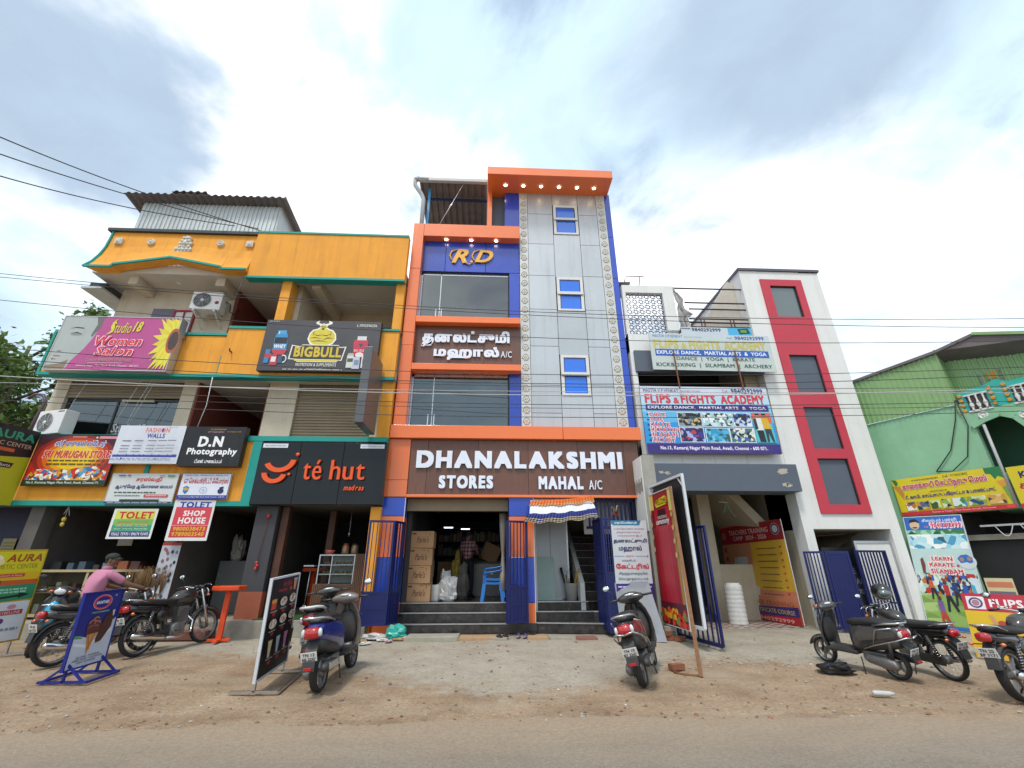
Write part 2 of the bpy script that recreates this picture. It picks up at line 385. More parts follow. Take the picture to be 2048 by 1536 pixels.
# ================================================================ materials used by the setting
m_or = M('orange_wall_paint', (0.83, 0.355, 0.034), 0.75, 0.10, 1.6, bump=0.14, bsc=35, dirt=0.20, streak=0.38, dcol='#7d4f22')
m_teal = M('teal_paint', '#16968c', 0.6, 0.1, 4, dirt=0.15)
m_cream = M('cream_plaster', (0.60, 0.52, 0.40), 0.8, 0.1, 2, bump=0.1, dirt=0.25, streak=0.25)
m_soff = M('white_soffit', (0.62, 0.57, 0.50), 0.85, 0.08, 2, dirt=0.2)
m_red_in = M('dark_red_paint', (0.20, 0.045, 0.03), 0.75, 0.15, 2, dirt=0.3)
m_acp_or = M('orange_cladding', (0.86, 0.185, 0.04), 0.32, 0.05, 1.2, coat=0.5, orand=0.10, dirt=0.10, streak=0.12, dcol='#a8785a')
m_acp_bl = M('blue_cladding', (0.014, 0.065, 0.50), 0.28, 0.08, 1.2, coat=0.5, orand=0.15, dirt=0.08, streak=0.10, dcol='#5a6a9a')
m_acp_si = M('silver_cladding', (0.50, 0.54, 0.57), 0.38, 0.05, 1.0, metal=0.25, dirt=0.16, streak=0.34, dcol='#85827a', orand=0.09)
m_joint = M('dark_joint', (0.03, 0.03, 0.035), 0.8)
m_wood = M('wood_grain_cladding', (0.165, 0.068, 0.042), 0.45, 0.38, 9, coat=0.25, stretch=(9, 9, 0.35), orand=0.15)
m_white = M('white_wall_paint', (0.76, 0.77, 0.75), 0.75, 0.05, 1.5, bump=0.08, dirt=0.10, streak=0.18, dcol='#8d8878')
m_wred = M('crimson_paint', (0.55, 0.045, 0.075), 0.6, 0.08, 2, dirt=0.08, streak=0.12)
m_grey = M('blue_grey_paint', (0.10, 0.125, 0.165), 0.65, 0.08, 2, dirt=0.15)
m_beige = M('beige_paint', (0.50, 0.44, 0.33), 0.8, 0.08, 2, dirt=0.3, streak=0.3)
m_granite = M('dark_granite', (0.045, 0.041, 0.04), 0.25, 0.75, 6, spec=0.6, dirt=0.25, dcol='#6d6862')
m_nose = M('steel_nosing', (0.55, 0.55, 0.55), 0.3, 0.05, metal=0.8)
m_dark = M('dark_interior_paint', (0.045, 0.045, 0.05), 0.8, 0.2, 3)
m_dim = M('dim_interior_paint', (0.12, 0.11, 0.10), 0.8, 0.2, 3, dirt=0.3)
m_conc = M('concrete', (0.32, 0.295, 0.245), 0.9, 0.28, 3, bump=0.3, bsc=25, dirt=0.4)
m_shut = M('rolling_shutter_steel', (0.27, 0.21, 0.135), 0.5, 0.15, 3, metal=0.3, dirt=0.35)
m_navy = M('navy_gate_paint', (0.007, 0.013, 0.105), 0.38, 0.2, 4, dirt=0.07, dcol='#5b5a66')
m_tin = M('galvanised_sheet', (0.56, 0.60, 0.60), 0.5, 0.12, 3, metal=0.3, streak=0.35, dcol='#8d7f70')
m_tin_d = M('weathered_roof_sheet', (0.17, 0.15, 0.155), 0.6, 0.25, 3, metal=0.2, dirt=0.4)
m_pvc = M('grey_plastic_pipe', (0.42, 0.43, 0.44), 0.4, 0.08)
m_wplast = M('white_plastic', (0.72, 0.72, 0.70), 0.4, 0.05, dirt=0.12)
m_blackp = M('black_plastic', (0.022, 0.022, 0.024), 0.45, 0.2)
m_steel = M('steel', (0.55, 0.56, 0.57), 0.28, 0.08, metal=0.9)
m_rust = M('rusty_steel', (0.22, 0.09, 0.045), 0.8, 0.35, 9)
m_green = M('green_plaster', (0.27, 0.53, 0.33), 0.85, 0.12, 1.4, bump=0.1, dirt=0.22, streak=0.25, dcol='#6f8f70')
m_gclad = M('green_metal_cladding', (0.27, 0.45, 0.20), 0.5, 0.1, 2, metal=0.1, dirt=0.15)
m_gl_big = glass('tinted_shopfront_glass', (0.30, 0.34, 0.35), (0.62, 0.68, 0.70), 0.62)
m_gl_win = M('blue_protected_glass', (0.012, 0.17, 0.80), 0.18, 0.06, 2, coat=0.6)
m_gl_grey = M('grey_green_glass', (0.09, 0.125, 0.125), 0.12, 0.1, 1, coat=1.0, spec=0.8)
m_lamp = emit('warm_downlight', (1.0, 0.72, 0.38), 9.0)
m_gold = M('gold_paint', (0.60, 0.55, 0.42), 0.45, 0.15)
m_ivory = M('ivory_ornament', (0.61, 0.59, 0.52), 0.6, 0.12, 20)
m_asph = None
# ================================================================ ground, road, apron
def ground_mat():
    m = bpy.data.materials.new('sandy_dirt'); m.use_nodes = True; nt = m.node_tree; N = nt.nodes; Lk = nt.links; p = N['Principled BSDF']
    p.inputs['Roughness'].default_value = 0.95; p.inputs['Specular IOR Level'].default_value = 0.2
    tc = N.new('ShaderNodeTexCoord')
    def noise(sc_, det, ro=0.6, st=(1, 1, 1)):
        mp = N.new('ShaderNodeMapping'); Lk.new(tc.outputs['Object'], mp.inputs[0]); mp.inputs['Scale'].default_value = st
        o = N.new('ShaderNodeTexNoise'); o.inputs['Scale'].default_value = sc_; o.inputs['Detail'].default_value = det; o.inputs['Roughness'].default_value = ro; Lk.new(mp.outputs[0], o.inputs['Vector']); return o.outputs[0]
    def ramp(v, cols):
        r = N.new('ShaderNodeValToRGB'); Lk.new(v, r.inputs[0]); e = r.color_ramp.elements
        e[0].position, e[0].color = cols[0][0], (*cols[0][1], 1); e[1].position, e[1].color = cols[-1][0], (*cols[-1][1], 1)
        for q, c in cols[1:-1]: x = e.new(q); x.color = (*c, 1)
        return r.outputs[0]
    def mix(f, a, b):
        x = N.new('ShaderNodeMix'); x.data_type = 'RGBA'; Lk.new(f, x.inputs['Factor']); Lk.new(a, x.inputs['A'])
        if isinstance(b, tuple): x.inputs['B'].default_value = (*b, 1)
        else: Lk.new(b, x.inputs['B'])
        return x.outputs['Result']
    def rng(v, lo, hi, mx=1.0):
        r = N.new('ShaderNodeMapRange'); Lk.new(v, r.inputs[0]); r.inputs[1].default_value = lo; r.inputs[2].default_value = hi; r.inputs[4].default_value = mx; return r.outputs[0]
    base = ramp(noise(1.3, 8, 0.65), [(0.3, (0.265, 0.18, 0.115)), (0.5, (0.37, 0.265, 0.175)), (0.7, (0.45, 0.345, 0.24))])
    grit = rng(noise(42, 4, 0.7), 0.55, 0.75, 0.5)
    c = mix(grit, base, (0.20, 0.145, 0.10))
    fineg = rng(noise(26, 7, 0.8), 0.38, 0.62, 1.0); fm = N.new('ShaderNodeMix'); fm.data_type = 'RGBA'; fm.blend_type = 'MULTIPLY'; fm.inputs['Factor'].default_value = 1.0; Lk.new(c, fm.inputs['A']); Lk.new(ramp(fineg, [(0.0, (0.70, 0.68, 0.66)), (1.0, (1.16, 1.16, 1.16))]), fm.inputs['B']); c = fm.outputs['Result']
    pale = rng(noise(0.55, 7, 0.6, (0.6, 1.4, 1)), 0.5, 0.72, 0.6)
    c = mix(pale, c, (0.40, 0.34, 0.25))
    ruts = rng(noise(2.4, 7, 0.65, (0.12, 1.6, 1)), 0.5, 0.68, 0.5); c = mix(ruts, c, (0.24, 0.17, 0.115))
    vo = N.new('ShaderNodeTexVoronoi'); vo.inputs['Scale'].default_value = 17; Lk.new(tc.outputs['Object'], vo.inputs['Vector'])
    peb = rng(vo.outputs['Distance'], 0.16, 0.05, 0.75); pc = N.new('ShaderNodeMix'); pc.data_type = 'RGBA'
    c = mix(peb, c, (0.19, 0.13, 0.09))
    at_ = N.new('ShaderNodeAttribute'); at_.attribute_name = 'concrete'
    ad = N.new('ShaderNodeMath'); ad.operation = 'ADD'; Lk.new(at_.outputs['Fac'], ad.inputs[0]); Lk.new(noise(3.2, 9, 0.75), ad.inputs[1])
    msk = rng(ad.outputs[0], 0.92, 1.12, 0.93)
    conc = ramp(noise(2.0, 9, 0.7), [(0.3, (0.34, 0.30, 0.235)), (0.5, (0.41, 0.37, 0.30)), (0.72, (0.47, 0.435, 0.365))])
    stain = rng(noise(0.9, 6, 0.6, (1, 1.5, 1)), 0.52, 0.7, 0.55); conc = mix(stain, conc, (0.33, 0.25, 0.165))
    cm = N.new('ShaderNodeMix'); cm.data_type = 'RGBA'; cm.blend_type = 'MULTIPLY'; cm.inputs['Factor'].default_value = 0.8; Lk.new(conc, cm.inputs['A']); Lk.new(ramp(rng(noise(17, 9, 0.8), 0.36, 0.64, 1.0), [(0.0, (0.72, 0.70, 0.68)), (1.0, (1.12, 1.12, 1.12))]), cm.inputs['B']); conc = cm.outputs['Result']
    c = mix(msk, c, conc)
    Lk.new(c, p.inputs['Base Color'])
    b1 = N.new('ShaderNodeBump'); b1.inputs['Strength'].default_value = 0.75; b1.inputs['Distance'].default_value = 0.03; Lk.new(noise(14, 8, 0.75), b1.inputs['Height'])
    b2 = N.new('ShaderNodeBump'); b2.inputs['Strength'].default_value = 0.5; b2.inputs['Distance'].default_value = 0.01; Lk.new(noise(90, 4, 0.7), b2.inputs['Height']); Lk.new(b1.outputs[0], b2.inputs['Normal'])
    Lk.new(b2.outputs[0], p.inputs['Normal'])
    return m, noise
def two_tone(name, a, b, dust, sc1, edge=None, bump=0.4, bsc=80):     # asphalt / concrete with dust lying on it
    m = bpy.data.materials.new(name); m.use_nodes = True; nt = m.node_tree; N = nt.nodes; Lk = nt.links; p = N['Principled BSDF']
    p.inputs['Roughness'].default_value = 0.9; p.inputs['Specular IOR Level'].default_value = 0.25
    tc = N.new('ShaderNodeTexCoord')
    def noise(s, d, r=0.65, st=(1, 1, 1)):
        mp = N.new('ShaderNodeMapping'); Lk.new(tc.outputs['Object'], mp.inputs[0]); mp.inputs['Scale'].default_value = st
        o = N.new('ShaderNodeTexNoise'); o.inputs['Scale'].default_value = s; o.inputs['Detail'].default_value = d; o.inputs['Roughness'].default_value = r; Lk.new(mp.outputs[0], o.inputs['Vector']); return o.outputs[0]
    r = N.new('ShaderNodeValToRGB'); Lk.new(noise(sc1, 8), r.inputs[0]); e = r.color_ramp.elements; e[0].position = 0.3; e[1].position = 0.7; e[0].color = (*a, 1); e[1].color = (*b, 1)
    g = N.new('ShaderNodeMix'); g.data_type = 'RGBA'; g.blend_type = 'OVERLAY'; g.inputs['Factor'].default_value = 0.75; Lk.new(r.outputs[0], g.inputs['A']); 
    gr = N.new('ShaderNodeTexNoise'); gr.inputs['Scale'].default_value = bsc; gr.inputs['Detail'].default_value = 3; Lk.new(tc.outputs['Object'], gr.inputs['Vector']); gx = N.new('ShaderNodeMapRange'); Lk.new(noise(34, 8, 0.85), gx.inputs[0]); gx.inputs[1].default_value = 0.36; gx.inputs[2].default_value = 0.64; gx.inputs[3].default_value = 0.22; gx.inputs[4].default_value = 0.78; Lk.new(gx.outputs[0], g.inputs['B'])
    last = g.outputs['Result']
    s = N.new('ShaderNodeSeparateXYZ'); Lk.new(tc.outputs['Object'], s.inputs[0])
    nz = noise(1.6, 9, 0.7, (0.5, 1.6, 1))
    f = N.new('ShaderNodeMapRange'); 
    if edge:
        ad = N.new('ShaderNodeMath'); ad.operation = 'MULTIPLY_ADD'; Lk.new(nz, ad.inputs[0]); ad.inputs[1].default_value = edge[2]; Lk.new(s.outputs[1], ad.inputs[2])
        Lk.new(ad.outputs[0], f.inputs[0]); f.inputs[1].default_value = edge[0]; f.inputs[2].default_value = edge[1]
    else:
        Lk.new(nz, f.inputs[0]); f.inputs[1].default_value = 0.5; f.inputs[2].default_value = 0.75
    f.inputs[4].default_value = 0.9
    mx = N.new('ShaderNodeMix'); mx.data_type = 'RGBA'; Lk.new(f.outputs[0], mx.inputs['Factor']); Lk.new(last, mx.inputs['A']); dr = N.new('ShaderNodeValToRGB'); Lk.new(noise(24, 8, 0.8), dr.inputs[0]); dr.color_ramp.elements[0].position = 0.36; dr.color_ramp.elements[1].position = 0.64; dr.color_ramp.elements[0].color = (*[q*0.72 for q in dust], 1); dr.color_ramp.elements[1].color = (*[q*1.14 for q in dust], 1); Lk.new(dr.outputs[0], mx.inputs['B'])
    Lk.new(mx.outputs['Result'], p.inputs['Base Color'])
    b = N.new('ShaderNodeBump'); b.inputs['Strength'].default_value = bump; b.inputs['Distance'].default_value = 0.01; Lk.new(gr.outputs[0], b.inputs['Height']); Lk.new(b.outputs[0], p.inputs['Normal'])
    return m
from mathutils import noise as mnoise
def sheet(name, xs, ys, zf, mat):
    V = [(x, y, zf(x, y)) for y in ys for x in xs]; n = len(xs); F = []
    for j in range(len(ys)-1):
        for i in range(n-1): F.append((j*n+i, j*n+i+1, (j+1)*n+i+1, (j+1)*n+i))
    b = MB(); b.add(V, F, mat, True); return struct(b.build(name))
def lsp(a, b, n): return [a+(b-a)*i/(n-1) for i in range(n)]
def gh(x, y):
    e = 1.0 if -15 < x < 15 and 4 < y < 11.1 else 0.0
    h = mnoise.noise(Vector((x*0.9, y*0.9, 0)))*0.014+mnoise.noise(Vector((x*4, y*4, 3)))*0.007
    return gz(y)+(h-0.012)*e
GRD = sheet('ground', [-600, -80]+lsp(-16, 16, 300)+[80, 600], [-400, -30]+lsp(3.6, 11.2, 110)+[30, 900], gh, ground_mat()[0])
def conc_mask(x, y):
    lim = [(-15, 11.2), (-9, 10.6), (-8.2, 9.9), (-6.5, 9.2), (-4.5, 8.9), (-3.2, 8.6), (-2.4, 7.9), (-1.2, 7.0), (0.2, 6.5), (1.4, 6.7), (2.3, 7.3), (3.2, 8.3), (4.0, 8.2), (5.2, 7.5), (6.6, 7.1), (8, 7.6), (9, 8.8), (12, 10.0), (16, 11)]
    for (x0, y0), (x1, y1) in zip(lim, lim[1:]):
        if x0 <= x <= x1: return max(0.0, min(1.0, 0.5+(y-(y0+(y1-y0)*(x-x0)/(x1-x0)))*0.42))
    return 0.0
_at = GRD.data.attributes.new('concrete', 'FLOAT', 'POINT'); _at.data.foreach_set('value', [conc_mask(v.co.x, v.co.y) for v in GRD.data.vertices])
m_asph = two_tone('dusty_asphalt', (0.155, 0.143, 0.122), (0.225, 0.207, 0.175), (0.37, 0.28, 0.195), 1.2, edge=(4.45, 6.0, 1.3), bump=0.8, bsc=110)
def road_edge(x): return 5.62+0.10*math.sin(x*0.7+1)+0.07*math.sin(x*1.9)+0.10*mnoise.noise(Vector((x*1.3, 4, 0)))+0.11*mnoise.noise(Vector((x*5, 9, 0)))+0.06*mnoise.noise(Vector((x*17, 2, 0)))-0.012*x
def road():
    xs = [-600, -80]+lsp(-12, 12, 640)+[80, 600]; rows = 6; V = []; F = []
    for x in xs:
        e = road_edge(max(-16, min(16, x)))
        for y, z in ((-2.2, 0.004), (2, 0.004), (4.2, 0.004), (e-0.5, 0.006), (e-0.2, 0.003), (e, -0.016)): V.append((x, y, z))
    for i in range(len(xs)-1):
        for j in range(rows-1): a = i*rows+j; F.append((a, a+rows, a+rows+1, a+1))
    b = MB(); b.add(V, F, m_asph, True); struct(b.build('road'))
road()
# ================================================================ orange building (left)
OB = thing('orange_building', 'three-storey orange shop building with teal trim and curved parapet on the left', 'building', (-7, 10.5, 0.14))
def part(name, parent, fn, mat=None, bevel=0.0, root=None):
    b = MB(root or parent); fn(b); return b.build(name, parent, mat, bevel)
def BX(root, name, mat, *boxes, bevel=0.0):
    for q in boxes: b = MB(root); b.box(*q); o = b.build(name, root, mat, bevel)
    return o
def BXJ(root, name, mat, *boxes, bevel=0.0):
    b = MB(root)
    for q in boxes: b.box(*q)
    return b.build(name, root, mat, bevel)
OL, OR_ = -11.35, -2.56
BX(OB, 'plinth', m_conc, (OL-1, OR_-0.03, 10.45, 16, 0.0, 0.45), bevel=0.02)
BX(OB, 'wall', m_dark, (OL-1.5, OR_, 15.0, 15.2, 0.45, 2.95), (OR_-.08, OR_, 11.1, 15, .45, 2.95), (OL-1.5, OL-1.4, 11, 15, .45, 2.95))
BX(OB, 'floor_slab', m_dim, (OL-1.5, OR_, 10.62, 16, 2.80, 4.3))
BX(OB, 'wall', m_cream, (OL, -11.0, 11.0, 16, 4.3, 6.0), (-8.1, -7.75, 10.95, 16, 4.3, 6.0), (-5.9, -5.15, 10.95, 16, 4.3, 6.0), (-3.15, OR_, 10.95, 16, 4.3, 6.0), (OL, OR_, 15, 16, 4.3, 6.0))
BX(OB, 'floor_slab', m_soff, (OL, OR_, 10.64, 16, 5.97, 6.2))
BX(OB, 'stairwell', m_red_in, (-7.75, -7.70, 11, 14.5, 4.3, 5.97), (-5.95, -5.9, 11, 14.5, 4.3, 5.97), (-7.75, -5.9, 14.5, 14.6, 4.3, 5.97))
BX(OB, 'wall', m_cream, (-11.05, -7.7, 11.45, 16, 6.2, 9.12), (-5.75, OR_-.1, 12.6, 16, 6.2, 9.12), (-5.75, -5.6, 11.0, 12.6, 6.2, 9.12))
BX(OB, 'stairwell', m_red_in, (-7.70, -7.62, 11.4, 14, 6.2, 9.1), (-7.7, -5.75, 14, 14.1, 6.2, 9.1), (-5.83, -5.76, 11.02, 14, 6.2, 9.1))
BX(OB, 'roof_slab', m_soff, (-11.3, OR_-.02, 10.62, 16, 9.12, 9.4))
BX(OB, 'ceiling_beam', m_cream, (-10.35, -10.1, 10.75, 11.44, 8.86, 9.115), (-7.95, -7.7, 10.75, 11.44, 8.86, 9.115))
BX(OB, 'ceiling_beam', m_cream, (-5.25, -5.0, 10.75, 12.59, 8.86, 9.115))
b = MB(OB)   # stair flight seen inside the recess
for k in range(9): b.box(-7.4+0.18*k, -5.84, 13.0-0.12*k, 13.2-0.12*k, 6.2+0.16*k, 6.36+0.16*k, m_red_in)
b.build('stair_flight', OB)
for px0, px1, z0, z1 in ((-5.98, -5.72, 7.4, 8.98), (-2.80, OR_, 7.4, 8.95), (OR_-.3, OR_-.005, 4.4, 5.93)):
    BX(OB, 'pillar', m_or, (px0, px1, 10.56, 10.95, z0, z1))
# curved top parapet, left wing: profile lofted along x with the stepped peak at the foot
def parapet():
    prof = [(10.46, 10.52), (10.43, 10.52), (9.9, 10.50), (9.6, 10.46), (9.3, 10.39), (9.08, 10.30)]
    xs = [-11.05, -10.5, -10.48, -9.9, -9.05, -8.2, -7.64, -7.62, -6.94]
    foot = [9.08, 9.08, 9.16, 9.27, 9.44, 9.27, 9.16, 9.10, 9.10]
    V = []; F = []; n = len(prof)
    for x, ft in zip(xs, foot):
        for z, y in prof:
            zz = ft+(z-9.08)*(10.46-ft)/(10.46-9.08); xx = x-(10.52-y)*0.9*max(0, (-10.4-x)/0.65)
            V.append((xx, y, zz))
    m = len(V)
    for x, ft in zip(xs, foot):
        for z, y in prof: V.append((x, max(y+0.12, 10.6), ft+(z-9.08)*(10.46-ft)/(10.46-9.08)))
    for i in range(len(xs)-1):
        for j in range(n-1):
            a = i*n+j; F.append((a, a+1, a+n+1, a+n)); F.append((m+a, m+a+n, m+a+n+1, m+a+1))
        F.append((i*n+n-1, m+i*n+n-1, m+(i+1)*n+n-1, (i+1)*n+n-1)); F.append((i*n, (i+1)*n, m+(i+1)*n, m+i*n))
    for i in (0, len(xs)-1):
        for j in range(n-1):
            a = i*n+j; F.append((a, m+a, m+a+1, a+1))
    b = MB(OB); b.add(V, F, m_or, False); b.build('parapet', OB)
    t = MB(OB); e = [(x-(10.52-10.30)*0.9*max(0, (-10.4-x)/0.65), 10.295, f) for x, f in zip(xs, foot)]
    for p, q in zip(e, e[1:]): t.bar((p[0], p[1], p[2]+.02), (q[0], q[1], q[2]+.02), 0.045, 0.06, m_teal)
    t.build('trim', OB)
    t = MB(OB); c = [(xs[0]-(10.52-y)*0.9-.012, y-0.01, z) for z, y in prof]
    for p, q in zip(c, c[1:]): t.bar(p, q, 0.05, 0.06, m_teal)
    t.build('trim', OB)
parapet()
BX(OB, 'coping', M('dark_flashing', (0.03, 0.045, 0.05), 0.5, 0.2, 4), (-11.2, -6.93, 10.44, 10.75, 10.465, 10.56))
BX(OB, 'parapet', m_or, (-6.93, OR_, 10.42, 10.62, 8.96, 10.50))
BX(OB, 'trim', m_teal, (-6.95, OR_-.002, 10.395, 10.64, 10.50, 10.56), (-6.95, OR_-.002, 10.398, 10.64, 8.92, 8.985))
for x, z in ((-10.78, 10.1), (-7.12, 10.12)):
    b = MB(OB); b.box(x-.1, x+.1, 10.44, 10.53, z-.1, z+.1, m_ivory); b.box(x-.06, x+.06, 10.425, 10.44, z-.06, z+.06, m_ivory); b.prism([(x-.03, z-.035), (x+.03, z-.035), (x, z+.04)], 10.41, 10.425, m_ivory); b.build('square_plaque', OB, bevel=.008)
for x, z in ((-9.89, 10.1), (-7.95, 10.12)):
    b = MB(OB); b.lathe([(0, -.085), (.03, -.085), (.04, -.06), (.065, -.06), (.075, -.075), (.1, -.06), (.105, 0)], (x, 10.51, z), 'Y', 16, m_ivory); b.build('round_plaque', OB)
def emblem():
    b = MB(OB); x0, z0 = -8.92, 10.06; rnd = random.Random(3)
    b.prism([(x0-.26, z0-.27), (x0+.24, z0-.27), (x0+.2, z0-.12), (x0+.14, z0-.08), (x0+.2, z0+.05), (x0+.1, z0+.1), (x0+.14, z0+.2), (x0, z0+.3), (x0-.12, z0+.2), (x0-.09, z0+.1), (x0-.19, z0+.04), (x0-.13, z0-.08), (x0-.22, z0-.14)], 10.45, 10.53, m_ivory)
    for z, n, w in ((-.2, 5, .2), (-.1, 3, .12), (0.0, 4, .14), (.1, 3, .09), (.2, 3, .08)):
        for k in range(n): b.ell((x0+w*(2*k/(n-1)-1), 10.445, z0+z), (.045, .03, .05), m_ivory, 8, 5)
    b.ell((x0, 10.43, z0+.02), (.06, .04, .09), m_ivory, 8, 6); b.build('emblem_relief', OB)
emblem()
# middle parapet band with teal lines
BX(OB, 'parapet', m_or, (OL, -8.12, 10.5, 10.62, 5.99, 7.12))
BX(OB, 'parapet', m_or, (-8.12, -7.03, 10.5, 10.62, 5.99, 7.1)); BX(OB, 'parapet', m_or, (-7.03, OR_, 10.46, 10.62, 5.99, 7.32))
BX(OB, 'trim', m_teal, (OL-.03, OR_-.003, 10.44, 10.66, 5.91, 5.99), (OL-.06, OL, 10.47, 10.66, 5.99, 7.2), (OL, -7.03, 10.47, 10.65, 7.12, 7.19), (-7.03, OR_-.003, 10.43, 10.65, 7.32, 7.39))
BX(OB, 'trim', m_teal, (-7.045, -7.03, 10.452, 10.5, 5.99, 6.5))
# lower fascia behind the small signs
BX(OB, 'fascia', m_or, (-12.2, -5.56, 10.5, 10.62, 2.86, 4.27))
BX(OB, 'trim', m_teal, (-12.2, OR_-.002, 10.455, 10.64, 4.27, 4.39)); BX(OB, 'trim', m_teal, (-12.2, -5.50, 10.46, 10.64, 2.75, 2.86))
BX(OB, 'trim', m_teal, (-5.72, -5.50, 10.463, 10.64, 2.86, 4.27)); BX(OB, 'trim', m_teal, (-8.05, -7.95, 10.466, 10.5, 2.86, 4.27))
BX(OB, 'side_awning', m_tin, (-11.62, -11.06, 10.8, 13.2, 8.72, 8.78)); BX(OB, 'awning_slot', m_dark, (-11.5, -11.06, 10.9, 13.2, 8.79, 8.96))
# rolling shutters, each slat a real corrugation
def shutter(x0, x1, z0, z1, y, name='rolling_shutter'):
    n = int((z1-z0)/0.075); V = []; F = []
    for i in range(n+1):
        z = z0+(z1-z0)*i/n
        for dz, dy in ((0, 0.018), (0.012, 0.0), (0.055, 0.0), (0.067, 0.018)):
            V += [(x0, y+dy, min(z+dz, z1)), (x1, y+dy, min(z+dz, z1))]
    for i in range(len(V)//2-1): F.append((2*i, 2*i+1, 2*i+3, 2*i+2))
    b = MB(OB); b.add(V, F, m_shut); o = b.build(name, OB); o['kind'] = 'stuff'; return o
shutter(-11.0, -8.1, 5.52, 5.95, 11.02); shutter(-5.15, -3.15, 4.35, 5.97, 11.02)
BX(OB, 'salon_window_frame', m_blackp, (-11.0, -10.92, 11.1, 11.16, 4.32, 5.52), (-8.18, -8.1, 11.1, 11.16, 4.32, 5.52), (-9.75, -9.7, 11.1, 11.16, 4.32, 5.45), (-10.92, -8.18, 11.1, 11.16, 5.45, 5.52))
BX(OB, 'window_pane', m_gl_big, (-10.92, -9.75, 11.12, 11.128, 4.32, 5.45)); BX(OB, 'window_pane', m_gl_big, (-9.70, -8.18, 11.12, 11.128, 4.32, 5.45))
BX(OB, 'light_strip', M('cream_strip', (.55, .5, .36), .5), (-9.6, -8.8, 11.04, 11.09, 5.43, 5.49))
b = MB(OB); ops = MB(OB)
b.box(-10.5, -9.9, 11.3, 11.32, 4.35, 5.4, P('#93a9b4')); b.prism([(-8.95, 4.3), (-8.3, 4.3), (-8.3, 5.15), (-8.55, 5.2), (-8.85, 4.9)], 11.3, 11.32, P('#c99a74')); b.prism([(-9.2, 5.4), (-8.3, 5.4), (-8.3, 5.1), (-8.6, 5.15), (-8.9, 4.8), (-9.05, 5.0)], 11.28, 11.3, P('#3a2c26'))
b.box(-8.75, -8.45, 11.275, 11.28, 4.72, 4.75, P('#30211c')); b.build('window_poster', OB)
put_text(ops, 'Studio 18', -9.65, -8.85, 4.62, 4.85, 11.09, P('#d8d4cc'), 0.0, 0.2); ops.build('window_lettering', OB)
# rear wall windows and doors on the top floor
def window(root, x0, x1, z0, z1, y, fm, gm, fw=0.05, mull=1, name='window'):
    f = MB(root); f.box(x0, x1, y-.05, y+.03, z1-fw, z1, fm); f.box(x0, x1, y-.05, y+.03, z0, z0+fw, fm)
    f.box(x0, x0+fw, y-.049, y+.03, z0+fw, z1-fw, fm); f.box(x1-fw, x1, y-.049, y+.03, z0+fw, z1-fw, fm)
    for k in range(mull): xm = x0+(x1-x0)*(k+1)/(mull+1); f.box(xm-fw/3, xm+fw/3, y-.048, y+.03, z0+fw, z1-fw, fm)
    o = f.build(name, root)
    g = MB(root); g.box(x0+fw, x1-fw, y-.015, y-.008, z0+fw, z1-fw, gm); g.build('pane', o); return o
window(OB, -4.97, -4.05, 7.6, 8.6, 12.57, m_wplast, m_gl_grey)
BX(OB, 'door', M('brown_door', (.1, .05, .03), .5), (-3.62, -2.85, 12.54, 12.6, 6.3, 8.62)); BX(OB, 'door_panel', m_beige, (-3.54, -2.93, 12.53, 12.54, 6.4, 8.54))
window(OB, -9.35, -8.75, 7.5, 8.42, 11.43, M('crimson_window_frame', (.35, .02, .05), .5), m_wplast)
b = MB(OB); b.box(-9.95, -9.35, 11.39, 11.45, 7.5, 8.45, M('grey_shutter_board', (.16, .15, .2), .6)); b.build('window_shutter', OB)
b = MB(OB); b.lathe([(0, -.03), (.05, -.03), (.07, 0)], (-9.2, 11.05, 9.115), 'Z', 12, m_wplast); b.build('ceiling_lamp', OB)
# pipes on the walls
b = MB(OB); b.tube([(-6.98, 10.38, 8.9), (-7.05, 10.42, 8.2), (-7.2, 10.7, 7.75), (-7.3, 11.2, 7.6)], .012, 6, m_blackp); b.build('wall_cable', OB); b = MB(OB); b.tube([(-7.08, 10.43, 5.9), (-7.15, 10.6, 5.2), (-7.3, 10.7, 4.6)], .01, 6, m_wplast); b.build('wall_cable', OB)
b = MB(OB); b.tube([(-6.8, 10.455, 6.62), (-6.8, 10.36, 6.62), (-6.8, 10.34, 6.68)], .02, 8, m_rust); b.build('drain_spout', OB)
# ground floor: pillars and side walls between the shops
BX(OB, 'pillar', m_dim, (-10.37, -10.07, 10.66, 11.0, 0.45, 2.80)); BX(OB, 'pillar', M('brown_pillar', (.14, .095, .075), .7), (-7.25, -7.0, 10.66, 11.0, 0.45, 2.80))
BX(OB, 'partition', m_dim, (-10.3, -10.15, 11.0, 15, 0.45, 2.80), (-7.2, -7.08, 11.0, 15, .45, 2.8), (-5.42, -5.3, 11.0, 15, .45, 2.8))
BX(OB, 'pillar', M('charcoal_pillar', (.05, .05, .055), .6), (-5.40, -4.92, 10.66, 11.0, 0.98, 2.78)); BX(OB, 'pillar_base', M('terracotta_paint', (.32, .09, .045), .6), (-5.41, -4.91, 10.65, 11.0, .45, .98))
BX(OB, 'pillar', M('timber_post', (.09, .035, .02), .6, .3, 6), (-4.88, -4.72, 10.8, 10.96, .45, 2.78)); BX(OB, 'pillar', _MC['timber_post'], (-4.05, -3.9, 11.6, 11.75, .45, 2.78))
BX(OB, 'pillar', m_or, (-2.80, OR_-.002, 10.62, 10.9, 0.14, 2.76))
BX(OB, 'green_mat', M('artificial_turf', (.03, .10, .02), .95, .4, 40, bump=.8, bsc=200), (-4.95, -3.4, 10.5, 11.6, .452, .468))
BX(OB, 'step', M('red_oxide_step', (.20, .07, .05), .8, .2, 4, dirt=.4), (-8.2, -5.6, 10.15, 10.447, .14, .30), bevel=.015)
